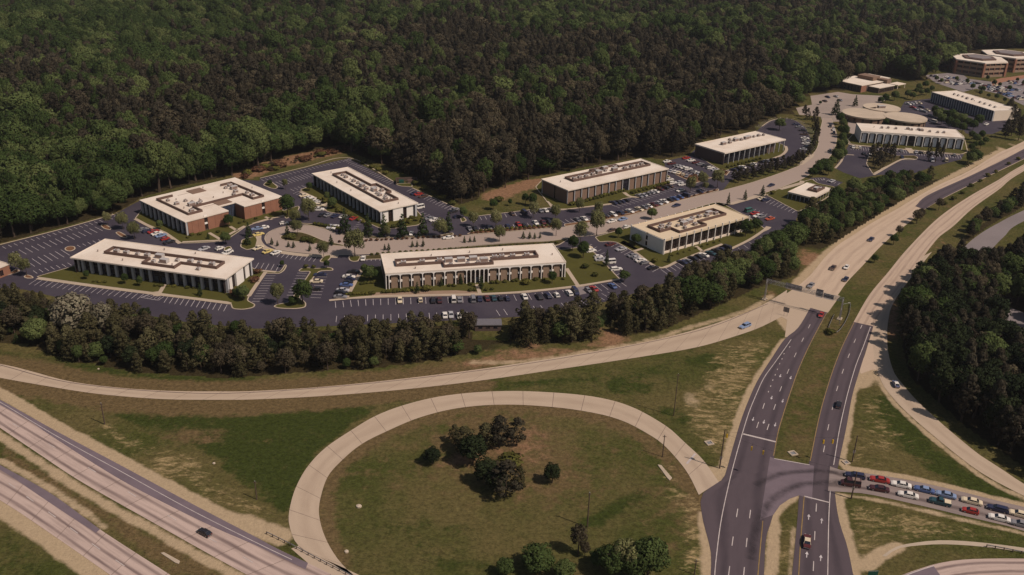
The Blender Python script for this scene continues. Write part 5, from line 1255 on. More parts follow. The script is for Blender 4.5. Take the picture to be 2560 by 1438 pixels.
# moving and queueing traffic: (x, y, heading, kind, colour, label, roof colour)
TR = [
    (2138, 1188, -11, -2, 'estate car', 'dark blue', 'dark blue estate car first in the upper lane of the queue', None),
    (2199, 1198, -11, -2, 'sedan', 'red', 'long bright red sedan second in the upper lane of the queue', None),
    (2253, 1210.7, -11, -2.3, 'sedan', 'white', 'white sedan behind the long red sedan in the upper queue lane', None),
    (2310.6, 1223, -11, -2.6, 'sedan', 'blue', 'mid blue sedan with pale roof between white and pale blue cars', 'light blue'),
    (2364.5, 1235.8, -11, -2.7, 'sedan', 'light blue', 'pale blue sedan beside the teal pickup in the queue', None),
    (2429.6, 1252, -11, -2.7, 'sedan', 'cream', 'cream sedan between the pale blue sedan and navy estate car', None),
    (2494.7, 1270.8, -11, -2.8, 'estate car', 'dark blue', 'navy estate car beside the white sedan behind the red compact', None),
    (2548.5, 1284, -11, -2.8, 'sedan', 'cream', 'cream sedan last in the upper queue lane at the photo edge', None),
    (2126.6, 1208, -11, -1.6, 'van', 'maroon', 'dark maroon van first in the lower lane at the junction', None),
    (2198, 1220.5, -11, -1.9, 'sedan', 'maroon', 'dark maroon sedan behind the maroon van in the queue', None),
    (2270.6, 1236.5, -11, -2.4, 'sedan', 'white', 'white sedan between the maroon sedan and the teal pickup', None),
    (2350.7, 1254, -11, -2.6, 'pickup', 'teal', 'teal pickup truck with pale camper bed in the queue', None),
    (2425.8, 1276, -11, -2.7, 'hatchback', 'red', 'small bright red hatchback behind the teal pickup', None),
    (2498.4, 1294, -11, -2.7, 'sedan', 'white', 'white sedan behind the small red hatchback', None),
    (2553, 1309, -11, -2.7, 'sedan', 'grey', 'grey sedan last in the lower queue lane at the photo edge', None),
    (2053, 786, -8, 15, 'hatchback', 'red', 'red hatchback just past the sign gantry on fresh asphalt', None),
    (2178, 597, -10, 9, 'sedan', 'dark blue', 'dark blue sedan alone on the tan carriageway above the others', None),
    (2082.8, 668, -9, 10, 'sedan', 'brown', 'brown sedan beside the white hatchback on the tan carriageway', None),
    (2116, 667, -9, 10, 'hatchback', 'white', 'white hatchback beside the brown sedan on the tan carriageway', None),
    (2114, 697, -9, 10, 'hatchback', 'dark blue', 'dark blue hatchback below the white one on the tan carriageway', None),
    (2027.7, 712, -10, 10, 'sedan', 'grey', 'grey sedan just before the sign gantry at the ramp side', None),
    (2096.8, 1010.5, 3, -16, 'hatchback', 'black', 'black hatchback alone on the outbound asphalt carriageway', None),
    (2239.6, 959, -8, -15, 'hatchback', 'blue', 'blue-grey hatchback with white roof on the curved entrance ramp', 'white'),
    (1862.7, 813.5, -12, 5, 'estate car', 'light blue', 'light blue estate car on the long curving exit ramp', None),
    (511, 1330, -12, -6.6, 'hatchback', 'black', 'black hatchback alone on the interstate', None),
    (2018, 1352, .8, -16, 'sedan', 'dark red', 'dark red sedan with cream vinyl roof heading for the junction', 'cream'),
    (1928, 462, -12, 4.2, 'sedan', 'dark blue', 'dark blue sedan driving along the park road by the pavilion', None),
    (1691, 512.5, -12, 3.4, 'sedan', 'dark blue', 'dark sedan on the park road north of the upright-fronted white office', None),
    (1529.5, 552, -12, 3.2, 'sedan', 'white', 'white sedan kerbside on the park road beside a blue-grey one', None),
    (1557, 547, -12, 3.2, 'sedan', 'light blue', 'blue-grey sedan kerbside on the park road beside a white one', None),
    (1566, 566, 12, -3.2, 'hatchback', 'white', 'white hatchback on the south kerb of the park road by a blank wall', None),
    (1531, 574, 12, -3.2, 'sedan', 'brown', 'dark brown sedan on the south kerb of the park road', None),
    (1121, 593, -12, 1, 'sedan', 'white', 'white sedan standing at the driveway mouth on the park road', None),
    (1701, 475, -10, 3, 'sedan', 'white', 'white sedan crossing the aisle east of the brown brick office', None),
    (1028, 583, -2, 8, 'hatchback', 'white', 'white hatchback among the dark roadside conifers', None),
    (2076, 314, 1, 8, 'sedan', 'black', 'black sedan parked on the park road kerb nearest the round building', None),
    (2084, 323, 1, 8, 'sedan', 'white', 'white sedan parked on the park road kerb between two dark cars', None),
    (2085, 331, 0, 8, 'hatchback', 'dark blue', 'dark hatchback parked behind the white sedan on the road kerb', None),
    (2076, 374, 2, -8, 'hatchback', 'grey', 'dark grey hatchback at the kerb where the park road bends', None),
    (2087, 378, 3, -8, 'estate car', 'white', 'white estate car pulled up where the park road bends', None),
]
for px, py, dx, dy, kind, colr, lab, rc in TR:
    xy = P(px, py + 1, .6)
    onlot = py < 620 and px < 2110
    vehicle(kind, colr, xy, pang(px, py, dx, dy), lab, 'cars on the roads', 0.07 if not onlot else 0.055, 2, rc)
# pale camper bed on the teal pickup
for o in scene.objects:
    if o.parent is None and o.get('label', '').startswith('teal pickup'):
        MB().box(-2.55, -.86, 1.0, -.95, .86, 1.25).build('bed_cover', PAINT['cream'], o)
    if o.parent is None and o.get('label', '').startswith('dark maroon van first'):
        MB().box(-2.2, -.7, 2.06, -.2, .7, 2.22).build('roof_rack', M_unitdk, o)

ORD = ['', 'second ', 'third ', 'fourth ', 'fifth ', 'sixth ', 'seventh ', 'eighth ', 'ninth ', 'tenth ', 'eleventh ', 'twelfth ']
def row(phrase, end, base, cars, detail=1, slant=0.0, z=0.045, group=None):
    """parked cars side by side along a kerb line; nose to the kerb"""
    b = PP(base); seen = {}; tot = {}
    for c in cars: tot[c[2:4]] = tot.get(c[2:4], 0) + 1
    for i, (px, py, colr, kind) in enumerate(cars):
        xy = P(px, py, .7)
        best = None
        for a, e in zip(b[:-1], b[1:]):
            ab = e - a; t = np.clip((xy - a) @ ab / (ab @ ab), 0, 1); d = np.linalg.norm(xy - a - t * ab)
            if best is None or d < best[0]: best = (d, ab, a + t * ab)
        ab = best[1] / np.linalg.norm(best[1]); n = np.array((-ab[1], ab[0]))
        if (best[2] - xy) @ n < 0: n = -n
        ang = math.atan2(n[1], n[0]) + slant + random.uniform(-.03, .03)
        if random.random() < .15: ang += math.pi
        k = seen.get((colr, kind), 0); seen[(colr, kind)] = k + 1
        many = tot[(colr, kind)] > 1
        lab = ('%s%s %s from the %s end, %s' % (ORD[k] or 'first ', colr, kind, end, phrase)) if many else '%s %s parked %s' % (colr, kind, phrase)
        vehicle(kind, colr, xy, ang, lab, group or 'cars parked ' + phrase, z, detail)
S, H_, V, W_, T = 'sedan', 'hatchback', 'van', 'estate car', 'pickup'
row('against the red brick office lawn', 'uphill', [(336, 548), (453, 608)], [(357, 573, 'grey', S), (366, 577, 'dark blue', H_), (383.5, 578, 'red', S), (392.5, 583, 'white', S), (402.5, 588, 'light blue', S), (413, 596, 'red', H_), (423, 604, 'black', S)])
row('by the small bed behind the fin office', 'wood', [(545, 608), (580, 622)], [(510, 621, 'silver', S), (549, 620, 'white', H_), (569, 630, 'white', S)])
row('on the verge west of the turning loop', 'north', [(700, 569), (668, 585), (650, 600)], [(642.6, 571, 'light blue', S), (658, 568, 'white', S), (710, 557, 'white', H_), (646, 585, 'yellow', S)], slant=.9)
row('south of the turning loop', 'west', [(640, 626), (704, 630), (794, 641)], [(645, 619, 'cream', S), (669, 627.5, 'yellow', S), (690, 631, 'white', S)], slant=-.5)
row('by the west corner of the fin office', 'road', [(560, 634), (600, 640)], [(570, 630.5, 'white', W_)])
row('in the curved bay west of the long shaded office', 'uphill', [(748, 476), (785, 494), (808, 504), (816, 515), (809, 528)], [(760, 488, 'cream', S), (772, 493.5, 'white', S), (781, 498.5, 'white', W_), (790, 504, 'white', H_), (797.5, 512.7, 'cream', W_), (796.6, 523, 'white', T)])
row('below the shaded office near the conifers', 'west', [(800, 530), (908, 553)], [(806, 536, 'black', S), (820, 537, 'grey', S), (838, 539, 'dark blue', S), (858, 541, 'white', S), (884, 545, 'red', S)])
row('half hidden behind the roadside hedge', 'west', [(820, 572), (845, 575)], [(825, 566, 'silver', S), (838, 567, 'white', S)])
row('along the kerb under the dark woods', 'uphill', [(1031, 472), (1148, 525)], [(1038, 483, 'dark blue', S), (1047, 484.5, 'red', S), (1058, 490, 'brown', S), (1133, 528, 'black', S), (1137, 523, 'grey', S), (1143, 541, 'dark blue', H_)])
row('at the lit white end of the shaded office', 'uphill', [(1042, 532), (1100, 562)], [(1048, 518, 'white', V), (1074, 545, 'grey', S), (1086, 549, 'white', S), (1098, 554.5, 'white', H_)])
row('on the grassy side of the long middle car park', 'west', [(1172, 543), (1395, 517)], [(1280, 533.5, 'brown', S), (1310, 530.5, 'dark blue', V), (1350, 526, 'grey', S), (1363.5, 525, 'white', S), (1377, 524, 'grey', H_)])
row('on the road side of the long middle car park', 'west', [(1175, 587), (1300, 577), (1400, 568)], [(1173.6, 571, 'grey', S), (1187.6, 570, 'black', S), (1224, 569, 'grey', H_), (1270, 565.5, 'dark blue', S), (1296.6, 560, 'red', S), (1311, 563.5, 'black', H_), (1339, 556, 'white', S), (1358, 555, 'dark red', S), (1374, 555, 'black', W_)])
row('on the verge before the brown brick office', 'west', [(1412, 567), (1475, 557), (1576, 539), (1700, 502)], [(1444, 549, 'grey', S), (1460.6, 546, 'white', S), (1513, 538.5, 'black', S), (1533, 535.5, 'white', W_), (1551, 531, 'dark blue', S), (1574.5, 527, 'white', S), (1598, 522, 'cream', S), (1611, 518.5, 'grey', H_), (1623, 515, 'white', H_), (1634.5, 511, 'dark red', S), (1646, 507.5, 'silver', S), (1660, 503.5, 'white', T), (1676, 499.5, 'black', H_), (1687, 496, 'blue', S), (1701, 492, 'blue', H_), (1713.6, 488.5, 'dark blue', V), (1750, 478.5, 'dark blue', H_)])
row('against the brown brick office hedge', 'west', [(1528, 512), (1596, 492), (1682, 462)], [(1533, 506, 'dark blue', S), (1544, 504.5, 'black', S), (1554, 503, 'dark blue', H_), (1565, 500, 'black', H_), (1598, 489.5, 'grey', S), (1608, 487, 'silver', S), (1618, 483.5, 'grey', H_), (1628, 480.5, 'silver', H_), (1637, 478, 'white', S), (1649, 472, 'dark red', S), (1661, 468, 'black', W_), (1673, 464.5, 'brown', S)])
row('by the east end of the brown brick office', 'north', [(1672, 440), (1690, 470)], [(1673.5, 448, 'white', S), (1683, 456.5, 'white', W_), (1697, 455.5, 'silver', S), (1704, 461, 'white', H_)], slant=.4)
row('on the bark strip between two upper car parks', 'woods', [(1665, 425), (1700, 433), (1745, 441)], [(1677, 427, 'silver', S), (1688, 429.5, 'white', S), (1697, 431.5, 'cream', S), (1707, 435.5, 'cream', H_), (1716.5, 439.5, 'grey', S), (1727, 444.5, 'red', S)], slant=.2)
row('in the double row above the bark strip', 'woods', [(1690, 404), (1760, 440)], [(1693, 414, 'grey', S), (1701.5, 416, 'silver', S), (1711, 419, 'white', S), (1720, 421.5, 'white', W_), (1732, 427, 'grey', H_), (1742, 431, 'white', H_), (1751, 434, 'silver', W_)])
row('in the wood corner of the upper car park', 'woods', [(1660, 398), (1690, 412)], [(1668, 403, 'white', S), (1679, 408, 'dark red', S)])
row('against the dark glass office end lawn', 'woods', [(1718, 392), (1800, 427)], [(1715.5, 394.5, 'red', S), (1728, 400.5, 'white', S), (1740, 405.5, 'dark red', S), (1751, 409.5, 'grey', S), (1763, 413.5, 'black', S), (1776, 419, 'white', W_), (1788, 423.5, 'silver', S), (1798, 427, 'white', H_)])
row('before the slender column office', 'west', [(1812, 428), (1925, 398), (1945, 393)], [(1835, 424, 'dark blue', S), (1846, 420.5, 'black', S), (1855.5, 417, 'white', S), (1873, 412, 'olive', S), (1883, 409.5, 'white', H_), (1903, 404, 'black', H_), (1917, 402, 'grey', S), (1935, 398.5, 'black', W_)])
row('round the outer kerb of the curved drive', 'top', [(1985, 298), (2012, 318), (2024, 345), (2024, 372)], [(1990.6, 310.5, 'dark blue', S), (1999, 317, 'grey', S), (2007, 325.5, 'black', S), (2011, 335, 'brown', S), (2012.5, 345, 'white', S), (2014, 352, 'white', H_), (2015, 359, 'white', W_), (2014, 366, 'grey', H_), (2010, 373, 'silver', S)])
row('beside the planted drive, lawn edge of the arched brick office', 'road', [(908, 672), (863, 749)], [(884, 678.5, 'black', S), (872, 691, 'white', S), (876, 697, 'dark blue', H_), (870, 705, 'black', H_), (866, 711.5, 'blue', S), (857, 724.5, 'silver', S), (853.5, 731.5, 'black', W_), (851, 741, 'grey', S)])
row('east side of the T shaped bed', 'north', [(796, 683), (775, 744)], [(800, 686, 'dark blue', S), (790.5, 702.5, 'cream', S), (789, 722, 'black', H_)])
row('by the driveway island of the arched brick office', 'road', [(905, 636), (950, 636)], [(908, 645, 'white', S)])
row('along the front walk of the arched brick office', 'west', [(838, 751), (935, 745), (1136, 739), (1200, 738), (1313, 731), (1443, 718), (1548, 700)],
    [(999.5, 749, 'cream', S), (1051, 749, 'cream', H_), (1083, 749.5, 'black', S), (1099, 749.5, 'maroon', S), (1134, 748, 'white', V), (1149, 748, 'grey', S), (1183, 747.5, 'grey', V), (1199, 745.5, 'dark blue', S), (1217.5, 744.5, 'dark red', S), (1234, 744, 'teal', S), (1251.5, 745, 'black', H_), (1268, 745, 'dark blue', H_), (1311.6, 740.5, 'white', S),
     (1348, 741, 'black', W_), (1369.5, 738, 'dark blue', W_), (1391.7, 736.5, 'white', H_), (1423, 731.5, 'white', W_), (1438.5, 729, 'dark blue', V), (1470.5, 725, 'grey', H_), (1484.5, 721, 'red', S), (1531, 714, 'blue', S)])
row('opposite the arched brick office, against the trees', 'west', [(1100, 797), (1180, 794)], [(1112.5, 787, 'white', S), (1127.5, 786, 'silver', S), (1147.6, 789, 'white', H_)])
row('against the blank wall lawn of the upright office', 'road', [(1540, 606), (1585, 631), (1648, 671)], [(1526, 610, 'dark red', S), (1553, 622, 'silver', S), (1582.5, 638, 'grey', S), (1591, 643.5, 'silver', H_), (1602, 650, 'white', S), (1612, 656, 'grey', H_), (1633, 668.5, 'black', S)])
row('along the lawn east of the arched brick office', 'road', [(1462, 617), (1492, 636), (1550, 700)], [(1468, 619, 'cream', S), (1477, 626, 'white', S), (1496, 641, 'white', H_), (1502, 648, 'silver', S), (1524, 655, 'white', V), (1540.5, 672, 'white', W_)])
row('below the front lawn of the upright office', 'west', [(1648, 673), (1806, 613)], [(1706, 655, 'dark blue', S), (1719, 652, 'grey', S), (1733, 645, 'black', S), (1747, 641, 'black', H_), (1759, 637, 'white', S), (1776, 632, 'teal', S), (1792, 626.5, 'black', W_), (1803, 622.5, 'dark blue', H_), (1815, 619, 'black', V)])
row('around the planted bed east of the upright office', 'north', [(1868, 527), (1925, 550)], [(1873, 526, 'green', V), (1887, 532.5, 'red', S), (1894, 539, 'white', S), (1903, 540.5, 'grey', S), (1925, 546, 'orange', S)])
row('at the top kerb of the east car park', 'north', [(1910, 490), (1990, 522)], [(1905, 496, 'cream', S), (1914, 499, 'dark blue', S)])
row('before the curtained arch office', 'west', [(2126, 362), (2270, 374), (2400, 387)], [(2133, 367.3, 'white', S), (2141.6, 368, 'cream', S), (2150, 368.5, 'white', H_), (2174, 389, 'white', V), (2160, 383.5, 'black', S), (2238, 374, 'white', W_), (2253, 376, 'grey', S), (2290.6, 379.5, 'silver', S), (2300.6, 380.5, 'black', H_), (2310.6, 381, 'cream', H_), (2320.7, 381.5, 'dark blue', S), (2330.7, 382, 'silver', H_), (2340.7, 383, 'white', T), (2385.8, 387, 'grey', H_), (2255.6, 392.5, 'dark blue', H_), (2365.7, 401, 'cream', V), (2331, 401, 'silver', V)], detail=0)
row('behind the small pavilion', 'road', [(2060, 444), (2105, 456)], [(2080, 452, 'silver', S)], detail=0)
row('between the round building and the narrow fin office', 'far', [(2262, 254), (2330, 246)], [(2270.6, 259.5, 'white', S), (2278, 258.5, 'silver', S), (2287, 257, 'white', H_), (2297, 257, 'cream', S), (2290.6, 273.5, 'silver', H_), (2301, 275.5, 'white', W_), (2310, 278.5, 'grey', S), (2319, 275.5, 'cream', H_), (2326, 288.5, 'grey', H_), (2333, 303.5, 'white', V), (2304, 267, 'dark blue', S), (2282, 268, 'red', S)], detail=0)
row('below the cream end of the narrow fin office', 'near', [(2455, 305), (2490, 312)], [(2466, 310, 'white', S)], detail=0)
row('on the pale court of the low brown building', 'near', [(2060, 238), (2110, 236)], [(2069, 242, 'dark blue', S), (2090, 240.5, 'silver', S), (2100, 250, 'grey', S), (2062, 252, 'brown', S)], detail=0)
row('behind the curtained arch office', 'west', [(2150, 300), (2240, 306)], [(2203, 304, 'white', S), (2215, 306, 'grey', S), (2228, 307, 'dark red', S)], detail=0)
# far car park: rows of small cars
mc = []
cl = ['white', 'silver', 'grey', 'dark blue', 'cream', 'blue', 'dark red', 'black', 'light blue', 'white', 'brown']
for (a, b) in (((2330, 190), (2400, 200)), ((2420, 205), (2560, 250)), ((2470, 212), (2620, 245)), ((2520, 206), (2660, 225)), ((2325, 197), (2395, 212))):
    c = resample(PP([a, b]), 2.9); d = c[1] - c[0]; d /= np.linalg.norm(d); n = np.array((-d[1], d[0]))
    for p in c:
        for sg in (-1, 1):
            if random.random() < .62:
                k = random.choice(cl); kd = random.choice([S, S, H_, W_])
                vehicle(kd, k, p + n * sg * 2.7, math.atan2(n[1], n[0]), '%s %s in the crowded pale car park before the brick hexagons' % (k, kd), '%s %ss in the crowded far car park' % (k, kd), 0.05, 0)
# ================================================================== TREES
def cards(c, r, n, size, out, nout, mid, up_bias=.25, squash=.85):
    """leaf clumps over the outer face of a bough"""
    d = rng.normal(size=(n, 3)); d[:, 2] += up_bias; d /= np.linalg.norm(d, axis=1, keepdims=True)
    p = c + d * r * rng.uniform(.72, 1.08, (n, 1)) * np.array((1, 1, squash))
    nr = d + rng.normal(scale=.40, size=(n, 3)); nr /= np.linalg.norm(nr, axis=1, keepdims=True)
    a = np.cross(nr, rng.normal(size=(n, 3))); a /= np.linalg.norm(a, axis=1, keepdims=True); b = np.cross(nr, a)
    s = size * rng.uniform(.6, 1.25, (n, 1)); a *= s; b *= s * .75
    out.append(np.stack([p - a, p - b * .9, p + a, p + b], 1))
    q = p - mid; q /= np.maximum(np.linalg.norm(q, axis=1, keepdims=True), 1e-3)
    m = d * .55 + q * .45 + nr * .45; m /= np.linalg.norm(m, axis=1, keepdims=True); nout.append(np.repeat(m, 4, 0))

def crown_mesh(name, mat, blobs, size, dens, up_bias=.25, squash=.85):
    out = []; nout = []; mid = np.mean([b_[0] for b_ in blobs], 0) - np.array((0, 0, 1.0 if size > .4 else .2))
    for c, r in blobs:
        n = max(6, int(dens * 4 * math.pi * r * r / (size * size)))
        cards(np.array(c), r, n, size * .5 * 1.35, out, nout, mid, up_bias, squash)
    q = np.concatenate(out).reshape(-1, 3); nf = len(q) // 4
    me = bpy.data.meshes.new(name); me.vertices.add(len(q)); me.vertices.foreach_set('co', q.astype(np.float32).ravel())
    me.loops.add(nf * 4); me.loops.foreach_set('vertex_index', np.arange(nf * 4, dtype=np.int32))
    me.polygons.add(nf); me.polygons.foreach_set('loop_start', np.arange(0, nf * 4, 4, dtype=np.int32))
    me.update(calc_edges=True); me.materials.append(mat)
    me.polygons.foreach_set('use_smooth', np.ones(nf, dtype=bool))
    me.normals_split_custom_set_from_vertices(np.concatenate(nout).tolist()); return me

def trunk_mesh(h, r, limbs, top=.8, spread=.35):
    mb = MB(); z = [0, h * .3, h * .6, h * top]; x = y = 0; prev = (0, 0, -.2); pr = r * 1.25
    for k in range(1, 4):
        x += random.uniform(-.02, .02) * h; y += random.uniform(-.02, .02) * h
        cur = (x, y, z[k]); rr = r * (1 - .26 * k); mb.tube(prev, cur, pr, rr, 6); prev, pr = cur, rr
    for i in range(limbs):
        t = random.uniform(.35, .75) * h; a = i * 2.4 + random.uniform(-.4, .4); l = spread * h * random.uniform(.6, 1)
        mb.tube((x * t / h, y * t / h, t), (math.cos(a) * l, math.sin(a) * l, t + l * random.uniform(.3, .8)), r * .38, r * .12, 5)
    return mb.mesh('trunk', [M_bark])

def pine_blobs(h, R, base=.28, n=17):
    bl = []
    for i in range(n):
        t = (i + .5) / n; z = h * (base + (1 - base) * t) - .3
        env = R * (math.sin(math.pi * min(1, .22 + t * .80)) ** .8) * (1.0 if t < .8 else .8)
        a = i * 2.399 + random.uniform(-.4, .4); q = env * random.uniform(.35, .92)
        bl.append(((math.cos(a) * q, math.sin(a) * q, z), R * random.uniform(.20, .36)))
    bl.append(((0, 0, h * .93), R * .34))
    return bl
def dome_blobs(h, R, base=.25, n=22, rb=(.22, .40)):
    bl = []
    for i in range(n):
        t = (i + .5) / n; ph = math.acos(1 - 1.75 * t); a = i * 2.399 + random.uniform(-.3, .3)
        k = random.uniform(.62, .92); hz = h * (1 - base) / 2
        bl.append(((R * k * math.sin(ph) * math.cos(a) * .88, R * k * math.sin(ph) * math.sin(a) * .88, h * base + hz + hz * .78 * k * math.cos(ph)), R * random.uniform(*rb)))
    bl.append(((0, 0, h * .62), R * .5))
    return bl
def cone_blobs(h, R, n=18):
    bl = []
    for i in range(n):
        t = (i + .5) / n; z = h * (.08 + .88 * t); env = R * (1 - t) ** .8; a = i * 2.399
        bl.append(((math.cos(a) * env * .6, math.sin(a) * env * .6, z), max(.28, R * .42 * (1 - t * .75))))
    return bl

PROTO = {}
def proto(kind, i, crown, trunk, h): PROTO.setdefault(kind, []).append((crown, trunk, h))
for i in range(4):
    h = 12.0; proto('pine', i, crown_mesh('crown', M_pine, pine_blobs(h, 3.0 + .3 * (i % 2), .2 + .06 * (i % 3), 28 + 3 * i), .46, 1.0, .3, .7), trunk_mesh(h, .22, 4, .9, .15), h)
for i in range(4):
    h = 12.0; proto('young', i, crown_mesh('crown', M_young, pine_blobs(h, 3.4 + .3 * (i % 2), .12 + .05 * (i % 3), 30 + 3 * i), .48, .8, .3, .75), trunk_mesh(h, .18, 4, .9, .15), h)
for i in range(4):
    h = 12.0; proto('broadleaf', i, crown_mesh('crown', M_broad, dome_blobs(h, 4.2 + .4 * (i % 2), .16, 34 + 4 * i), .46, 1.0, .3, .85), trunk_mesh(h, .26, 5), h)
for i in range(3):
    h = 12.0; proto('oak', i, crown_mesh('crown', M_shadeleaf, dome_blobs(h, 3.8 + .3 * i, .12, 34 + 3 * i, (.22, .38)), .5, 1.0, .3, .9), trunk_mesh(h, .26, 5), h)
for i in range(3):
    h = 12.0; proto('brown', i, crown_mesh('crown', M_brown, dome_blobs(h, 3.6, .2, 30 + 2 * i, (.22, .36)), .46, .85, .25, .85), trunk_mesh(h, .22, 5), h)
for i in range(2):
    h = 10.0; proto('street', i, crown_mesh('crown', M_street, dome_blobs(h, 3.7, .2, 26 + 3 * i, (.24, .40)), .42, .78, .2, .9), trunk_mesh(h, .13, 7, .8, .3), h)
for i in range(2):
    h = 10.0; proto('conifer', i, crown_mesh('crown', M_conifer, cone_blobs(h, 3.1 + .2 * i, 20), .52, 1.0, .25, .8), trunk_mesh(h, .2, 2, .9, .1), h)
for i in range(2):
    h = 2.0; proto('shrub', i, crown_mesh('foliage', M_shrub, [((random.uniform(-.6, .6), random.uniform(-.6, .6), random.uniform(.5, 1.1)), random.uniform(.5, .75)) for _ in range(8)], .36, 1.1, .4, .85), trunk_mesh(1.4, .07, 3), h)
h = 2.0; proto('bronze', 0, crown_mesh('foliage', M_bronze, [((random.uniform(-.6, .6), random.uniform(-.6, .6), random.uniform(.5, 1.1)), random.uniform(.5, .75)) for _ in range(8)], .36, 1.1, .4, .85), trunk_mesh(1.4, .07, 3), h)
h = 13.0; proto('pale', 0, crown_mesh('crown', M_pale, dome_blobs(h, 4.6, .16, 28), .6, .9, .3, .85), trunk_mesh(h, .28, 6), h)

NAMES = {'pine': ('pine_tree', 'tree'), 'broadleaf': ('broadleaf_tree', 'tree'), 'brown': ('brownish_tree', 'tree'), 'oak': ('dark_leafy_tree', 'tree'), 'young': ('young_pine_tree', 'tree'), 'street': ('street_tree', 'tree'), 'conifer': ('conifer_tree', 'tree'), 'shrub': ('shrub', 'shrub'), 'bronze': ('bronze_shrub', 'shrub'), 'pale': ('blossoming_tree', 'tree')}
N_TREES = {}
def plant(kind, xy, h, label, group=None, wide=1.0, z=0.0):
    i = random.randrange(len(PROTO[kind])); cr, tr, h0 = PROTO[kind][i]; k = h / h0
    nm, cat = NAMES[kind]
    r = empty(nm, (float(xy[0]), float(xy[1]), z), random.uniform(0, 6.28), label, cat, group)
    N_TREES[kind] = N_TREES.get(kind, 0) + 1
    share(tr.name.split('.')[0] if kind not in ('shrub', 'bronze') else 'stem', tr, r, (0, 0, 0), (0, 0, 0), (k, k, k))
    share('foliage' if kind in ('shrub', 'bronze') else 'crown', cr, r, (0, 0, 0), (0, 0, 0), (k * wide, k * wide, k))
    return r

def scatter(poly_px, spacing, jit=.42, avoid=()):
    w = PP(poly_px); x0, y0 = w.min(0); x1, y1 = w.max(0)
    xs = np.arange(x0, x1, spacing); ys = np.arange(y0, y1, spacing * .9)
    X, Y = np.meshgrid(xs, ys); X = X + (np.arange(len(ys))[:, None] % 2) * spacing / 2
    X = X + rng.uniform(-jit, jit, X.shape) * spacing; Y = Y + rng.uniform(-jit, jit, Y.shape) * spacing
    m = inside(X, Y, w)
    for a in avoid: m &= ~inside(X, Y, PP(a))
    return np.stack([X[m], Y[m]], 1)

# belt between the car parks and the exit ramp, then on along the highway
CAND = []
DRAW = {'young': ('bushy brownish young pine', 'young pines'), 'oak': ('dark leafy tree', 'dark leafy trees'), 'pine': ('dark brownish pine', 'pines'), 'broadleaf': ('green broadleaf tree', 'broadleaf trees'), 'brown': ('brownish half-leafed tree', 'brownish trees'), 'conifer': ('small dark conifer', 'conifers')}
def toPx(xy, z=0):
    d = np.array((xy[0], xy[1], z - CAM_H)); f = np.array(fw); k = d @ f
    return 1280 + F_PX * (d @ np.array(right)) / k, 719 - F_PX * (d @ np.array(up)) / k
belt = scatter(BELT, 4.5)
BELT_IN = PP([(x_, y_ + (30 if i_ < 14 else 0)) for i_, (x_, y_) in enumerate(BELT)])
for p in belt:
    x, y = toPx(p)
    # red-soil gaps by the ramp
    if 1184 < x < 1262 and 826 < y < 860: continue
    if 1150 < x < 1290 and y > 852 and rng.random() < .6: continue
    if 1480 < x < 1560 and y > 835: continue
    if 1985 < x < 2085 and 612 < y < 705: continue
    if math.hypot(x - 190, y - 845) < 32 or math.hypot(x - 262, y - 842) < 22: continue
    if x < 640: zone, pr_ = 'at the west end of the belt above the ramp', (.58, .24, .15, .03)
    elif x < 1250: zone = 'in the belt before the arched brick office'; pr_ = (.50, .25, .23, .02)
    elif x < 1760: zone = 'in the belt below the upright-fronted office'; pr_ = (.68, .17, .13, .02)
    elif x < 2060: zone = 'in the woods between the pavilion and the sign gantry'; pr_ = (.40, .50, .10, 0)
    else: zone = 'in the woods along the far carriageway'; pr_ = (.30, .55, .15, 0)
    k = ['young', 'broadleaf', 'brown', 'conifer'][int(rng.choice(4, p=np.array(pr_)))]
    hh = rng.choice([rng.uniform(3.5, 7), rng.uniform(6.5, 10), rng.uniform(9, 12.5)], p=(.3, .4, .3)) * (1.15 if 1250 < x < 2060 else 1.0) * (.85 if x > 2060 else 1) * (1.05 if k == 'broadleaf' and x > 1700 else .8 if k == 'broadleaf' else 1)
    if k == 'conifer': hh *= .6
    if not inside(p[:1], p[1:], BELT_IN)[0]: hh *= .6
    if k == 'broadleaf' and x < 1700 and rng.random() < .3: k = 'oak'
    CAND.append((k, p, hh, DRAW[k][0] + ' ' + zone, DRAW[k][1] + ' ' + zone, rng.uniform(.95, 1.25)))
for p in scatter(GROVE, 5.0, avoid=([(2393, 645), (2418, 611), (2453, 583), (2520, 545), (2700, 470), (2700, 575), (2560, 648), (2520, 668), (2470, 690), (2440, 700), (2420, 690)], [(2480, 770), (2560, 765), (2620, 800), (2600, 905), (2520, 895), (2490, 830)])):
    x, y = toPx(p); low = np.clip((y - 730) / 130, 0, 1)  # more near-black crowns lower down, imitating the grove's deep shade
    k = ['pine', 'broadleaf', 'brown', 'oak'][int(rng.choice(4, p=(.34, .40 * (1 - low) + .03, .10 * (1 - low) + .02, 1 - .34 - .40 * (1 - low) - .03 - .10 * (1 - low) - .02)))]
    if 2470 < x < 2560 and 690 < y < 800 and rng.random() < .45: CAND.append(('pale', p, rng.uniform(5, 7), 'pale flowering tree in the dense grove east of the entrance ramp', 'pale flowering trees in the grove', 1.0)); continue
    CAND.append((k, p, rng.uniform(12, 17), DRAW[k][0] + ' in the dense grove beside the entrance ramp', DRAW[k][1] + ' in the grove by the entrance ramp', rng.uniform(.8, 1.0)))
for p in scatter(STRIPW, 5.2):
    k = ['pine', 'broadleaf', 'brown'][int(rng.choice(3, p=(.55, .25, .20)))]
    CAND.append((k, p, rng.uniform(7, 10), DRAW[k][0] + ' between the outbound carriageway and the grey service road', DRAW[k][1] + ' above the service road', rng.uniform(.9, 1.1)))

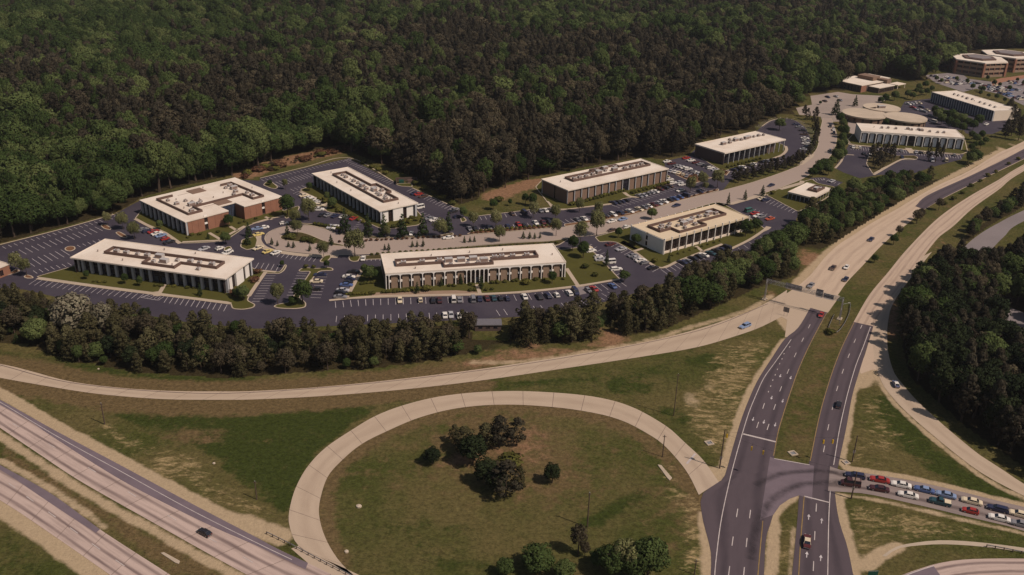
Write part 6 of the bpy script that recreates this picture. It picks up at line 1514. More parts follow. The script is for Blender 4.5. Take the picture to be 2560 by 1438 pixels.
# single trees: (kind, x, y of the foot, height, label, width)
ONE = [
    ('pale', 190, 842, 17, 'tall pale blossoming tree at the lot corner of the belt', 1.25), ('pale', 262, 838, 13, 'smaller pale blossoming tree beside the tall pale one', 1.0),
    ('broadleaf', 217.6, 699, 4.2, 'round young tree on the west lawn of the fin office', .8), ('broadleaf', 314, 711, 5, 'larger of two round trees before the fin facade middle', .8), ('broadleaf', 350.6, 716, 4.4, 'smaller round tree just beside the larger front lawn tree', .8), ('conifer', 501, 741, 5.6, 'pointed tree by the east end of the fin facade', .7),
    ('broadleaf', 610, 752, 6.5, 'broad tree at the east corner bed of the fin office', 1.0), ('broadleaf', 594, 747, 4.5, 'low bushy tree beside the white end wall of the fin office', 1.1),
    ('street', 308, 574, 8.5, 'thin-leaved tree on the bark island nearest the brick office', .9), ('street', 337, 599, 8.5, 'thin-leaved tree in the drive below the red brick office', .9), ('street', 67, 690, 8, 'thin-leaved tree on the tip island of the west car park', .8), ('street', 42, 681, 9, 'thin-leaved tree by the low corner building', .8), ('street', 270, 565, 7, 'thin-leaved tree casting shade on the upper bark island', .8),
    ('broadleaf', 400.6, 575, 5, 'round tree against the shaded side of the red brick office', .9), ('broadleaf', 572, 569, 6.5, 'dense round tree in the brick office court', .9), ('conifer', 521, 598, 3.2, 'small cone shrub tree on the brick office lawn', .9),
    ('broadleaf', 720, 543, 12, 'big dark oak beside the east corner of the red brick office', .85), ('street', 773, 552, 12, 'tall light green tree in the curved car bay', .85), ('street', 740, 563, 8, 'light green tree north of the turning loop', .9), ('conifer', 622, 592, 7, 'dark conifer on the bed west of the turning loop, uphill one', .9), ('conifer', 619, 613, 6, 'dark conifer on the bed west of the turning loop, downhill one', .9), ('broadleaf', 565, 612, 6, 'dense round tree at the fin office rear drive', 1.0),
    ('street', 888, 642, 13, 'large airy bare-topped tree at the arched office driveway', 1.0), ('street', 810, 647, 8.5, 'light tree on the kidney island south of the loop', .8), ('broadleaf', 675, 464, 3.2, 'low bush on the teardrop island behind the brick office', 1.2), ('street', 714, 474, 6, 'thin tree at the north bay corner', .7),
    ('broadleaf', 818, 503, 5, 'bushy tree against the long shaded facade', .8), ('broadleaf', 832, 523, 6, 'leafy tree below the long shaded facade', 1.0), ('broadleaf', 774, 478, 5, 'dark bush tree at the far corner of the shaded facade', .9),
    ('conifer', 863, 585, 12.5, 'first dark conifer of the roadside row, west end', .85), ('conifer', 921, 592, 11.5, 'second dark conifer of the roadside row', .85), ('conifer', 960.6, 592, 11, 'third dark conifer of the roadside row', .85), ('conifer', 1006, 596, 12, 'fourth dark conifer of the roadside row', .9), ('conifer', 1057, 592, 11.5, 'fifth dark conifer of the roadside row', .9), ('conifer', 1121, 583, 10.5, 'dark conifer standing apart by the driveway mouth', .85), ('street', 1101, 596, 9.5, 'pale tree beside the conifer at the driveway mouth', 1.0), ('street', 968, 595, 6, 'pale small tree among the roadside conifers', .8),
    ('conifer', 719, 590, 6, 'young pine on the loop island west tip', .8), ('street', 744, 590, 8, 'airy tree on the loop island', 1.0), ('shrub', 765, 603, 2.6, 'dark shrub low on the loop island', 1.6), ('shrub', 782, 607, 2.6, 'shrub toward the east tail of the loop island', 1.4), ('shrub', 730, 597, 2.8, 'broad shrub in the middle of the loop island', 1.8), ('conifer', 828, 613, 5, 'dark cone tree at the tail of the loop island', .9),
    ('street', 1248, 605, 8, 'vase-shaped thin tree on the verge behind the arched office', 1.0), ('street', 1390, 590, 9, 'bare thin tree across the road from the arched office corner', .8), ('street', 1451, 607, 11, 'light green tree at the south driveway mouth', .8), ('street', 1490.6, 590, 13, 'tall light green tree on the road by the blank white wall', .8), ('street', 1239, 572, 9.5, 'light tree in the middle car park, west one', .85), ('street', 1183, 568, 8, 'thin tree by the driveway in the middle car park', .8), ('street', 1333, 546, 9, 'thin tree in the middle car park, centre one', .8), ('street', 1388, 552, 8.5, 'light tree at the east end of the middle car park', .8),
    ('street', 1448, 532, 8, 'thin tree before the shaded brick end wall', .8), ('street', 1496, 541, 8, 'thin tree among cars before the brown brick office', .8), ('broadleaf', 1628, 549, 6, 'round dark tree on the road behind the upright office', 1.1), ('broadleaf', 1458, 646, 8, 'dense tree on the lawn east of the arched office', .9), ('broadleaf', 1432, 628, 7.5, 'dark tree at the rear corner of the arched office', .9), ('conifer', 1515.6, 667, 8, 'dark columnar cypress beside the white parked van', .55), ('broadleaf', 1380, 710, 6, 'round tree on the front lawn of the arched office, east end', .9),
    ('shrub', 1463, 671, 2.4, 'low dark bush on the side lawn, uphill one', 1.3), ('shrub', 1487, 692, 2.2, 'low dark bush on the side lawn, downhill one', 1.1), ('broadleaf', 1560, 706, 5.5, 'dense bush at the lot corner under the belt', 1.2), ('broadleaf', 1588, 615, 6, 'leafy tree against the blank white wall', 1.0), ('broadleaf', 1545, 596, 5.5, 'small tree on the lawn by the south driveway', .8), ('shrub', 1636, 656, 2.6, 'round bush on the front lawn corner of the upright office', 1.0), ('conifer', 1671, 657, 4.4, 'small cone tree on the front lawn of the upright office', .7),
    ('broadleaf', 1233, 525, 6, 'bushy tree on the grass slope, west one', 1.0), ('shrub', 1248, 503, 3.2, 'dark bush on the red slope', 1.3), ('broadleaf', 1313, 512, 6.5, 'leafy tree on the grass slope below the brick wall', .8), ('broadleaf', 1332, 516, 7, 'darker tree on the grass slope near the kerb', .8), ('broadleaf', 1275, 515, 4, 'small tree in the middle of the grass slope', .8), ('broadleaf', 1158, 546, 6, 'bushy tree at the corner of the north drive', .9),
    ('conifer', 1043, 734, 5.2, 'cone tree before the arched office, west part', .75), ('broadleaf', 923, 704, 7, 'leafy tree by the west wall of the arched office', 1.0), ('broadleaf', 938, 702, 5, 'low leafy tree touching the west wall of the arched office', .9), ('broadleaf', 912, 688, 5, 'small tree at the kerb path of the arched office', .8), ('conifer', 1103, 716, 4, 'cone bush against the arched front, second bay group', .9), ('conifer', 1152, 711, 4.6, 'cone bush beside the arched entrance', .8), ('conifer', 1202, 722, 6, 'dark cone tree at the arched office entrance path', .8), ('shrub', 1313, 711, 3, 'round dark bush against the arched front', 1.2), ('shrub', 1068, 727, 3, 'dark bush against the arched front, near the cone tree', 1.2),
    ('street', 695, 762, 9.5, 'round light tree alone on the south lot island', .75), ('broadleaf', 758, 762, 10.5, 'broad leafy tree at the foot of the T shaped bed', .9), ('broadleaf', 732, 764, 4, 'dark bush at the foot of the T shaped bed', 1.2), ('broadleaf', 817, 672, 4, 'dark bush on the T shaped bed crossbar', .9), ('shrub', 765, 671, 2, 'small bush on the west arm of the T shaped bed', 1.0), ('shrub', 785, 671, 1.8, 'small bush in the middle of the T crossbar', .9), ('broadleaf', 706, 668, 3, 'bush on the hook-shaped kerb island', .9), ('bronze', 645, 683, 2.4, 'bronze shrub by the east end of the fin office', 1.3), ('bronze', 634, 706, 2.4, 'bronze shrub against the white end wall', 1.5), ('bronze', 585, 740, 3, 'bronze shrub at the front corner of the white end wall', 1.3),
    ('broadleaf', 1863, 592, 9, 'broad dark tree at the east front corner of the upright office', 1.0), ('brown', 1838, 587, 7, 'dark tree leaning on the east front bays', .9), ('broadleaf', 1888, 584, 8, 'dark tree at the lot edge east of the upright office', 1.0), ('conifer', 1820, 512, 6.5, 'pointed conifer on the park road kerb', .6), ('conifer', 1862, 500, 5.5, 'conifer on the mulched kerb corner of the east car park', .8), ('conifer', 1905.5, 490, 6, 'conifer at the top of the east car park', .9), ('shrub', 1931, 486, 2.6, 'round bush by the pavilion drive', 1.0),
    ('broadleaf', 1948, 326, 9, 'big dark tree inside the curved drive', 1.2), ('street', 1725, 482, 9.5, 'rounded pale tree east of the brown brick office', .85), ('street', 1755, 471, 9.5, 'rounded pale tree between two upper lots', .85), ('street', 1793, 470, 11, 'largest rounded pale tree by the park road', .9), ('bronze', 1735, 447, 2.6, 'red-brown bush on the bark strip', 1.4), ('bronze', 1808, 434, 2.8, 'red-brown bush on the wedge island', 1.6), ('street', 1763, 477, 5, 'yellow-green small tree at the verge', .9), ('bronze', 1643, 476, 2.4, 'rusty bush before the brown brick front', 1.1),
    ('conifer', 2088, 288, 12, 'large dark pointed tree at the road junction', 1.0), ('conifer', 2137, 266, 8.5, 'dark tree in front of the round building', .9), ('broadleaf', 2235, 252, 8, 'round dark tree below the low brown building', 1.0), ('broadleaf', 2268, 246, 7, 'dark tree east of the low brown building forecourt', 1.0), ('broadleaf', 2050, 262, 3, 'low bush on the concrete forecourt', 1.1), ('broadleaf', 2213, 316, 6, 'bush between two of the round drums', 1.0), ('broadleaf', 2260, 318, 4.5, 'bush before the east drum', 1.1),
    ('pine', 2320, 402, 11, 'tall thin pine before the curtained arches', .6), ('pine', 2338, 406, 12, 'tallest thin pine in the front lot of the curtained arches', .6), ('pine', 2352, 402, 10, 'thin pine at the east end of the curtained arches lot', .6),
    ('oak', 1081, 1160, 5.4, 'dark round bush alone on the loop infield, west one', 1.35), ('oak', 1380, 1208, 6.6, 'dark round tree alone on the loop infield, east one', 1.0), ('young', 1137, 1106, 6, 'dark tree at the west edge of the infield clump', 1.1), ('oak', 1182, 1162, 10, 'large dark tree in the middle of the infield clump', 1.35), ('young', 1160, 1130, 8, 'dark pine behind the large infield tree', 1.5), ('pine', 1248, 1118, 10, 'broad pine at the north of the infield clump', 1.6), ('pine', 1292, 1112, 9, 'broad dark tree at the northeast of the infield clump', 1.3), ('pine', 1264, 1240, 11, 'broad pine at the south of the infield clump', 1.6), ('oak', 1214, 1212, 8.5, 'dark tree joining the middle and south of the infield clump', 1.3), ('shrub', 1272, 1158, 3.4, 'low green bush inside the infield clump', 2.0), ('young', 1298, 1222, 7, 'dark tree at the southeast side of the infield clump', 1.2), ('brown', 1240, 1190, 5, 'rust-tinged bush in the infield clump', 1.3), ('young', 1215, 1120, 8, 'pine in the north middle of the infield clump', 1.5), ('oak', 1240, 1230, 8, 'dark tree leaning beside the broad southern pine', 1.2),
    ('brown', 1445, 1385, 9.5, 'sparse pinkish-brown tree beside the infield pole', .75), ('brown', 1462, 1392, 4.5, 'dark bush under the sparse brown tree', 1.0), ('broadleaf', 1345, 1428, 7, 'broad green bush at the bottom edge of the infield', 1.6), ('broadleaf', 1262, 1440, 5, 'low green bush at the lower west of the infield', 1.3), ('street', 1563, 1442, 11, 'light yellow-green tree at the bottom of the infield', .9), ('broadleaf', 1618, 1444, 12, 'dark green tree beside the light yellow-green one', 1.0), ('broadleaf', 1530, 1440, 9, 'dark green tree tucked behind the light yellow-green one', 1.1), ('broadleaf', 1590, 1450, 10, 'green tree filling the gap at the infield foot', 1.1), ('broadleaf', 1500, 1418, 5, 'green bush left of the light yellow-green tree'.replace('left', 'west'), 1.4), ('broadleaf', 1410, 1446, 5, 'green thicket bush at the photo edge below the brown tree', 1.6),
    ('broadleaf', 2233, 612, 5.5, 'largest round bush in the highway median', 1.0), ('broadleaf', 2185, 657, 4, 'round bush in the median below the largest one', 1.0), ('brown', 2245.6, 592, 6, 'brown tree in the median above the largest bush', 1.0), ('brown', 2290.6, 560, 8, 'spreading brown tree in the median', 1.1), ('brown', 2300, 552, 7, 'brown tree beside the spreading one in the median', 1.0), ('brown', 2345.7, 526, 7, 'brown tree at the start of the asphalt overlay', 1.1), ('shrub', 2076, 836, 2.6, 'spiky bush at the foot of the median guard rail', 1.2), ('shrub', 2070, 830, 1.8, 'small shrub touching the spiky median bush', 1.0),
    ('broadleaf', 160, 886, 6, 'small green tree at the bottom edge of the belt', .9), ('broadleaf', 198, 905, 7, 'green tree standing forward of the belt on grass', .8), ('broadleaf', 1140, 885, 6, 'bright green bush at the grassy gap of the belt', 1.4), ('broadleaf', 1195, 885, 3.5, 'low bush in the grassy gap of the belt', 1.2),
]
for k, x, y, hh, lab, wd in ONE: plant(k, P(x, y), hh, lab, None, wd, .16 if 440 < y < 770 and x < 1950 else 0)

# young trees and shrubs of the planting strips
def rowof(kind, pts, h, label, group, wide=1.0):
    for x, y in pts: plant(kind, P(x, y), h * random.uniform(.85, 1.15), label, group, wide * random.uniform(.9, 1.1), .1)
rowof('conifer', [(680, 612), (694, 616), (721.5, 618), (734, 620), (775, 628), (795, 622), (962, 626), (972, 626), (1031, 618), (1043, 618), (1058, 617), (1161, 607), (1175, 606), (1186, 605), (1308, 597), (1324, 597), (1336.6, 597), (1350, 596)], 3.2, 'little dark conifer standing along the park road by the loop and arched office', 'little conifers along the park road', .9)
rowof('shrub', [(x, 637 - (x - 940) * .062 + random.uniform(-1, 1)) for x in range(930, 1400, 14)], 1.2, 'low shrub in the strip behind the arched office', 'shrubs behind the arched office', 1.2)
rowof('bronze', [(x, 599 - (x - 1000) * .05) for x in range(850, 1160, 13)], 1.1, 'low reddish shrub on the north kerb of the park road near the loop', 'reddish kerb shrubs near the loop', 1.3)
rowof('bronze', [(x, 585 - (x - 1180) * .082) for x in range(1180, 1400, 12)], 1.0, 'low reddish shrub on the verge of the middle car park', 'reddish verge shrubs of the middle car park', 1.4)
rowof('bronze', [(x, 555 - (x - 1480) * .252) for x in range(1480, 1800, 17)], 1.0, 'low reddish shrub on the verge before the brown brick office', 'reddish verge shrubs before the brown brick office', 1.4)
rowof('shrub', [(958 + i * 9, 734 - i * .6) for i in range(9)], 1.5, 'clipped hedge shrub at the arched office west corner', 'hedge at the arched office corner', 1.2)
rowof('shrub', [(868 + i * 8, 739 - i * .4) for i in range(9)] + [(905 + i * 8, 712 - i) for i in range(5)], 1.5, 'clipped hedge shrub on the west lawn of the arched office', 'hedges on the arched office west lawn', 1.2)
rowof('shrub', [(1018, 727), (1030, 726), (1124, 717), (1135, 717), (1176, 714), (1231, 710), (1243, 709), (1262, 707), (1283, 705), (1292, 704), (1340, 702), (1360, 702), (1408, 700), (1175, 729), (1186, 729), (1215, 727), (1230, 726)], 1.6, 'yellow-green shrub at the foot of the arched front', 'shrubs along the arched front', 1.1)
rowof('shrub', [(x, 502 - (x - 1430) * .275 + 12) for x in range(1430, 1560, 9)] + [(x, 486 - (x - 1575) * .27) for x in range(1580, 1680, 9)], 2.0, 'dark shrub massed before the brown brick front', 'shrubs before the brown brick front', 1.3)
rowof('shrub', [(1820 + i * 9, 420 - i * 2.3) for i in range(10)], 1.8, 'bright green shrub before the slender column office', 'shrubs before the slender columns', 1.2)
rowof('shrub', [(1680 + i * 15, 641 - i * 4.6) for i in range(9)], 1.0, 'low shrub at the foot of the upright front', 'shrubs along the upright front', 1.1)
rowof('shrub', [(x, 704 + (x - 200) * .062) for x in (235, 248, 262, 390, 405, 420, 436, 470, 485, 520, 545)], 1.2, 'low shrub on the front lawn of the fin office', 'shrubs on the fin office front lawn', 1.4)
rowof('shrub', [(800 + i * 12, 502 + i * 6.2) for i in range(11)], 2.0, 'dark shrub at the foot of the long shaded facade', 'shrubs along the shaded facade', 1.3)
rowof('shrub', [(850, 531), (862, 532), (1000, 566), (1012, 565), (1024, 558), (1038, 552), (1030, 548), (985, 570)], 2.2, 'bushy shrub around the lit white end of the shaded office', 'shrubs at the lit white end', 1.3)
rowof('shrub', [(480, 590), (500, 588), (545, 582), (600, 560), (612, 556), (640, 549), (470, 596)], 1.5, 'low shrub along the red brick walls', 'shrubs along the red brick walls', 1.2)
rowof('shrub', [(788 + i * 9, 563 + i * 1.6) for i in range(8)], 1.8, 'hedge shrub on the strip north of the loop', 'hedge north of the loop', 1.1)
rowof('shrub', [(1180 + i * 11, 581 - i * .9) for i in range(19)], 1.3, 'dark shrub edging the middle car park', 'shrubs edging the middle car park', 1.1)
hedge = [(1835, 452), (1850, 446), (1866, 444), (1880, 438), (1895, 436), (1910, 431), (1925, 428), (1940, 423), (1955, 420), (1968, 415), (1980, 412), (1992, 406), (2003, 402), (1845, 457), (1862, 452), (1882, 448), (1902, 443), (1920, 438), (1940, 433), (1958, 427), (1975, 422), (1990, 416), (2004, 409)]
rowof('pine', hedge, 6.5, 'dark pine of the screen between the upper lot and the park road', 'pine screen along the park road', 1.1)
rowof('pine', [(2038, 300), (2032, 312), (2040, 322), (2036, 335), (2041, 348), (2036, 358), (2034, 372), (2030, 384), (2022, 392), (2018, 300), (2010, 292)], 8, 'dark pine on the bank inside the road bend', 'pines inside the road bend', 1.0)
rowof('broadleaf', [(2098, 312), (2106, 322), (2100, 338), (2110, 345), (2104, 360), (2110, 372), (2098, 385), (2104, 398), (2094, 408), (2086, 402)], 8, 'dark tree on the bank outside the road bend', 'trees outside the road bend', .9)
rowof('broadleaf', [(2048, 425), (2060, 420), (2072, 424), (2058, 432), (2042, 436), (2080, 416), (2070, 438), (2030, 444)], 6, 'dark round tree above the pavilion drive', 'round trees above the pavilion', 1.1)
rowof('pine', [(2178, 398), (2190, 392), (2204, 396), (2216, 390), (2230, 394), (2196, 408), (2210, 412), (2228, 404), (2186, 420), (2200, 424)], 8, 'dark tree of the clump in the curtained arches lot', 'clump in the curtained arches lot', 1.1)
rowof('broadleaf', [(2428, 350), (2440, 358), (2452, 350), (2436, 372), (2450, 372), (2462, 362), (2426, 380)], 6, 'small tree beside the east end of the curtained arches', 'trees beside the curtained arches', 1.0)
rowof('broadleaf', [(2335, 292), (2348, 296), (2360, 300), (2374, 305), (2388, 312), (2402, 318), (2418, 322), (2432, 326), (2352, 312), (2370, 320), (2386, 328), (2404, 334), (2340, 304), (2444, 318)], 8.5, 'dark tree before the narrow fin office', 'trees before the narrow fin office', 1.0)
rowof('broadleaf', [(2290, 236), (2302, 240), (2316, 238), (2328, 232), (2280, 250), (2296, 228), (2312, 222), (2200, 262), (2212, 258)], 6.5, 'dark tree between the low brown building and the fin office', 'trees near the low brown building', 1.0)
rowof('pine', [(2520, 290), (2530, 300), (2540, 310), (2536, 326), (2550, 332), (2528, 340), (2512, 346), (2545, 352)], 11, 'dark pine beside the cream end wall', 'pines beside the cream end wall', 1.0)
rowof('broadleaf', [(2395 + i * 18 + random.uniform(-6, 6), 205 + (i % 4) * 9 + random.uniform(-4, 4)) for i in range(10)] + [(2340, 205), (2352, 210), (2450, 240), (2470, 246), (2490, 250), (2510, 258), (2455, 232)], 5, 'small tree in the crowded far car park', 'small trees in the far car park', .9)
rowof('shrub', [(2383, 500), (2406, 485), (2428, 467), (2451, 455), (2468.6, 442), (2488.6, 432), (2360, 512), (2520, 412), (2545, 400)], 2.2, 'small bush in the far highway median', 'small bushes in the far median', 1.2)
for _i in range(60):
    _t = random.random(); _x = 606 + 262 * _t; _y = 441 - 72 * _t + random.uniform(-9, 9) * (1 - .4 * _t)
    plant(random.choice(['bronze', 'brown', 'bronze', 'shrub']) if _i % 4 else 'brown', P(_x, _y), random.uniform(1.2, 3.4), 'rusty brush on the bare red bank above the north car park', 'rusty brush on the red bank', random.uniform(1.1, 2.2))
rowof('brown', [(1000, 428), (1012, 434), (990, 424), (1022, 440), (1005, 420)], 7, 'brownish thicket tree by the path above the north car park', 'brownish thicket above the north car park', 1.0)
rowof('shrub', [(930, 420), (948, 428), (965, 436), (1040, 462), (1060, 474), (1085, 486), (1105, 498), (910, 408), (1130, 512)], 2.6, 'bush on the grassy bank above the north car park', 'bushes on the grassy bank', 1.4)

# ------------------------------------------------------------------ the wide forest
fp = []
xs = np.arange(-900, 1300, 4.6); ys = np.arange(330, 1700, 4.6)
X, Y = np.meshgrid(xs, ys); X = X + (np.arange(len(ys))[:, None] % 2) * 2.8
X = X + rng.uniform(-2.9, 2.9, X.shape); Y = Y + rng.uniform(-2.9, 2.9, Y.shape)
m = ~inside(X, Y, CLEAR_W) & (np.abs(X) < .64 * Y + 60) & (Y < 1650)
m &= rng.random(X.shape) > .06
X, Y = X[m], Y[m]
pxs = []
d3 = np.stack([X, Y, np.full(X.shape, 12 - CAM_H)], 1); kk = d3 @ np.array(fw)
PX = 1280 + F_PX * (d3 @ np.array(right)) / kk; PY = 719 - F_PX * (d3 @ np.array(up)) / kk
import mathutils
nz = np.array([mathutils.noise.noise((x * .009, y * .007, 3.3)) + .6 * mathutils.noise.noise((x * .03, y * .026, 7.7)) for x, y in zip(X, Y)])
g = .40 + nz * .75
def gb(cx, cy, rx, ry, s):
    global g
    g = g + s * np.exp(-(((PX - cx) / rx) ** 2 + ((PY - cy) / ry) ** 2))
gb(250, 120, 350, 110, .48); gb(150, 420, 330, 130, .52); gb(1150, 60, 900, 28, .22); gb(1300, 240, 260, 50, .22); gb(720, 330, 160, 40, .25); gb(2030, 210, 130, 60, .40); gb(2400, 60, 260, 25, .2)
gb(1200, 150, 550, 55, -.42); gb(1150, 380, 280, 100, -.42); gb(650, 200, 240, 75, -.4); gb(1750, 200, 260, 90, -.28); gb(2200, 110, 300, 40, -.3); gb(1000, 420, 120, 60, -.2)
u = rng.random(len(X))
kind = np.where(u < np.clip(g, .04, .96), 1, 0)
kind = np.where((kind == 0) & (rng.random(len(X)) < .38), 2, kind)
ht = np.clip(np.exp(rng.normal(.16, .24, len(X))), .6, 1.85) * np.where(kind == 1, 1.0 + .3 * (rng.random(len(X)) < .15), 1.05)
girth = np.clip(np.exp(rng.normal(-.24, .32, len(X))), .42, 1.65) * np.where(kind == 1, 1.0, 1.08)
Z = RELIEF(X, Y)
# of each kind the 290 trees that show largest stand singly, the rest join the forest
for i in np.argsort(np.hypot(X, Y))[:2500]:
    kn = ['pine', 'broadleaf', 'brown'][int(kind[i])]
    zone = 'at the wood edge by the west car park' if PX[i] < 560 else 'at the wood edge above the north car park' if PX[i] < 1180 else 'at the wood edge behind the brown brick office'
    CAND.append((kn, np.array((X[i], Y[i])), ht[i] * 12, DRAW[kn][0] + ' ' + zone, DRAW[kn][1] + ' ' + zone, girth[i])); kind[i] = 9
KN = ['pine', 'broadleaf', 'brown', 'oak']; V0 = {'pine': (0, 4), 'broadleaf': (4, 4), 'brown': (8, 3), 'oak': (11, 3), 'young': (14, 4)}
extra = []
def shown(c):
    q = toPx(c[1], c[2] * .6); return c[2] / math.hypot(c[1][0], c[1][1]) * (1 if -30 < q[0] < 2590 and -30 < q[1] < 1470 else .001)
for c in sorted(CAND, key=shown, reverse=True):
    if N_TREES.get(c[0], 0) < 292 and shown(c) > .003: plant(c[0], c[1], c[2], c[3], c[4], c[5], float(RELIEF(c[1][0], c[1][1])))
    elif c[0] in V0: extra.append((c[1][0], c[1][1], V0[c[0]][0] + int(rng.integers(0, V0[c[0]][1])), c[2] / 12, c[5]))
r_ = kind < 9
var = np.array([V0[KN[k]][0] + int(rng.integers(0, V0[KN[k]][1])) for k in kind[r_]] + [e[2] for e in extra])
pts = np.concatenate([np.stack([X, Y, Z], 1)[r_], np.array([(e[0], e[1], float(RELIEF(e[0], e[1]))) for e in extra])])
ht = np.concatenate([ht[r_], [e[3] for e in extra]]); girth = np.concatenate([girth[r_], [e[4] for e in extra]])
me = bpy.data.meshes.new('forest'); me.vertices.add(len(pts)); me.vertices.foreach_set('co', pts.astype(np.float32).ravel())
a = me.attributes.new('variant', 'INT', 'POINT'); a.data.foreach_set('value', var.astype(np.int32))
a = me.attributes.new('turn', 'FLOAT', 'POINT'); a.data.foreach_set('value', rng.uniform(0, 6.28, len(pts)).astype(np.float32))
a = me.attributes.new('size', 'FLOAT', 'POINT'); a.data.foreach_set('value', ht.astype(np.float32))
a = me.attributes.new('girth', 'FLOAT', 'POINT'); a.data.foreach_set('value', girth.astype(np.float32))
forest = link(bpy.data.objects.new('forest', me)); tag(forest, 'dense mixed pine and broadleaf forest stretching to the top of the picture', 'forest', None, 'stuff')
ng = bpy.data.node_groups.new('forest_trees', 'GeometryNodeTree')
ng.interface.new_socket('Geometry', in_out='INPUT', socket_type='NodeSocketGeometry'); ng.interface.new_socket('Geometry', in_out='OUTPUT', socket_type='NodeSocketGeometry')
gi = ng.nodes.new('NodeGroupInput'); go = ng.nodes.new('NodeGroupOutput'); jn = ng.nodes.new('GeometryNodeJoinGeometry')
def natt(n, t):
    q = ng.nodes.new('GeometryNodeInputNamedAttribute'); q.data_type = t; q.inputs[0].default_value = n; return q.outputs[0]
vi, ti, si = natt('variant', 'INT'), natt('turn', 'FLOAT'), natt('size', 'FLOAT')
cx = ng.nodes.new('ShaderNodeCombineXYZ'); ng.links.new(ti, cx.inputs[2])
gw = ng.nodes.new('ShaderNodeMath'); gw.operation = 'MULTIPLY'; ng.links.new(si, gw.inputs[0]); ng.links.new(natt('girth', 'FLOAT'), gw.inputs[1])
sx = ng.nodes.new('ShaderNodeCombineXYZ'); ng.links.new(gw.outputs[0], sx.inputs[0]); ng.links.new(gw.outputs[0], sx.inputs[1]); ng.links.new(si, sx.inputs[2])
crowns = [PROTO['pine'][i][0] for i in range(4)] + [PROTO['broadleaf'][i][0] for i in range(4)] + [PROTO['brown'][i][0] for i in range(3)] + [PROTO['oak'][i][0] for i in range(3)] + [PROTO['young'][i][0] for i in range(4)]
for i, cm in enumerate(crowns):
    src = next(o for o in scene.objects if o.type == 'MESH' and o.data is cm)
    cmp_ = ng.nodes.new('FunctionNodeCompare'); cmp_.data_type = 'INT'; cmp_.operation = 'EQUAL'
    ii_ = [s for s in cmp_.inputs if s.type == 'INT']; ng.links.new(vi, ii_[0]); ii_[1].default_value = i
    oi = ng.nodes.new('GeometryNodeObjectInfo'); oi.inputs['Object'].default_value = src; oi.transform_space = 'ORIGINAL'; oi.inputs['As Instance'].default_value = True
    ip = ng.nodes.new('GeometryNodeInstanceOnPoints')
    ng.links.new(gi.outputs[0], ip.inputs['Points']); ng.links.new(cmp_.outputs[0], ip.inputs['Selection']); ng.links.new(oi.outputs['Geometry'], ip.inputs['Instance'])
    ng.links.new(cx.outputs[0], ip.inputs['Rotation']); ng.links.new(sx.outputs[0], ip.inputs['Scale']); ng.links.new(ip.outputs[0], jn.inputs[0])
ng.links.new(jn.outputs[0], go.inputs[0])
md = forest.modifiers.new('trees', 'NODES'); md.node_group = ng
print('forest instances', len(pts), 'single', N_TREES)

# ================================================================== STREET FURNITURE
def height_to(px, py, tx, ty):
    """height of an upright at ground pixel (px, py) whose tip shows at row ty"""
    b = P(px, py); best = (1e9, 0)
    for z in np.linspace(1, 30, 300):
        q = toPx(b, z); d = abs(q[1] - ty)
        if d < best[0]: best = (d, z)
    return b, best[1]
for (px, py, tx, ty, r, lab) in ((262, 1061, 249, 1008, .16, 'bare wooden pole in straw grass beside the interstate, west one'), (642, 1249, 635, 1203, .14, 'bare wooden pole in straw grass near the loop ramp'), (1684, 1040, 1688, 935, .12, 'tall thin pole on the grass between ramp and highway'), (1656, 1142, 1661, 1088, .13, 'short pole on the inner edge of the loop ramp'), (1468, 1318, 1470, 1232, .15, 'pole rising beside the sparse brown infield tree'), (1736, 1437, 1735, 1400, .13, 'short pole at the roadside below the loop junction')):
    b, hz = height_to(px, py, tx, ty)
    e = empty('utility_pole', (*b, 0), 0, lab, 'pole'); MB().tube((0, 0, -.3), (0, 0, hz), r * 1.2, r * .85, 8).build('shaft', M_wood, e)
    MB().box(-.5, -.06, hz - .5, .5, .06, hz - .38).build('crossarm', M_wood, e); MB().tube((0, 0, hz), (0, 0, hz + .15), r, r * .7, 8).build('cap', M_steel, e)
# span-wire traffic signals
sp1, h1 = height_to(1799, 1171, 1808, 1075); sp2, h2 = height_to(2130, 1155, 2137, 1089); sp3, h3 = height_to(2128, 1247, 2139, 1180)
poles = []
for b, hz, lab in ((sp1, h1, 'wooden span wire pole on the grass tip by the loop junction'), (sp2, h2, 'wooden span wire pole on grass above the queue of cars'), (sp3, h3, 'wooden span wire pole on grass below the queue of cars')):
    e = empty('signal_pole', (*b, 0), 0, lab, 'signal pole', None); MB().tube((0, 0, -.3), (0, 0, hz), .2, .14, 8).build('shaft', M_wood, e); MB().box(-.3, -.12, 3, .3, .12, 3.9).build('control_box', M_steel, e); poles.append((b, hz, e))
def signal(p, z, ang, lab):
    e = empty('traffic_signal', (*p, z), ang, lab, 'traffic light', 'traffic lights on the span wires')
    MB().box(-.2, -.2, 0, .2, .2, 1.15).build('housing', M_signal, e); MB().tube((0, 0, 1.15), (0, 0, 2.0), .03, .03, 5).build('hanger', M_black, e)
    for k, m_ in enumerate((M_lotlens('green'), M_lotlens('amber'), M_lotlens('red'))):
        MB().tube((.2, 0, .2 + .36 * k), (.23, 0, .2 + .36 * k), .14, .14, 8).build('lens', m_, e); MB().box(.2, -.15, .33 + .36 * k, .42, .15, .345 + .36 * k).build('visor', M_black, e)
_ln = {}
def M_lotlens(c):
    if c not in _ln: _ln[c] = simple(c + '_signal_lens', {'green': (.01, .09, .05), 'amber': (.35, .16, .01), 'red': (.25, .015, .01)}[c], .3)
    return _ln[c]
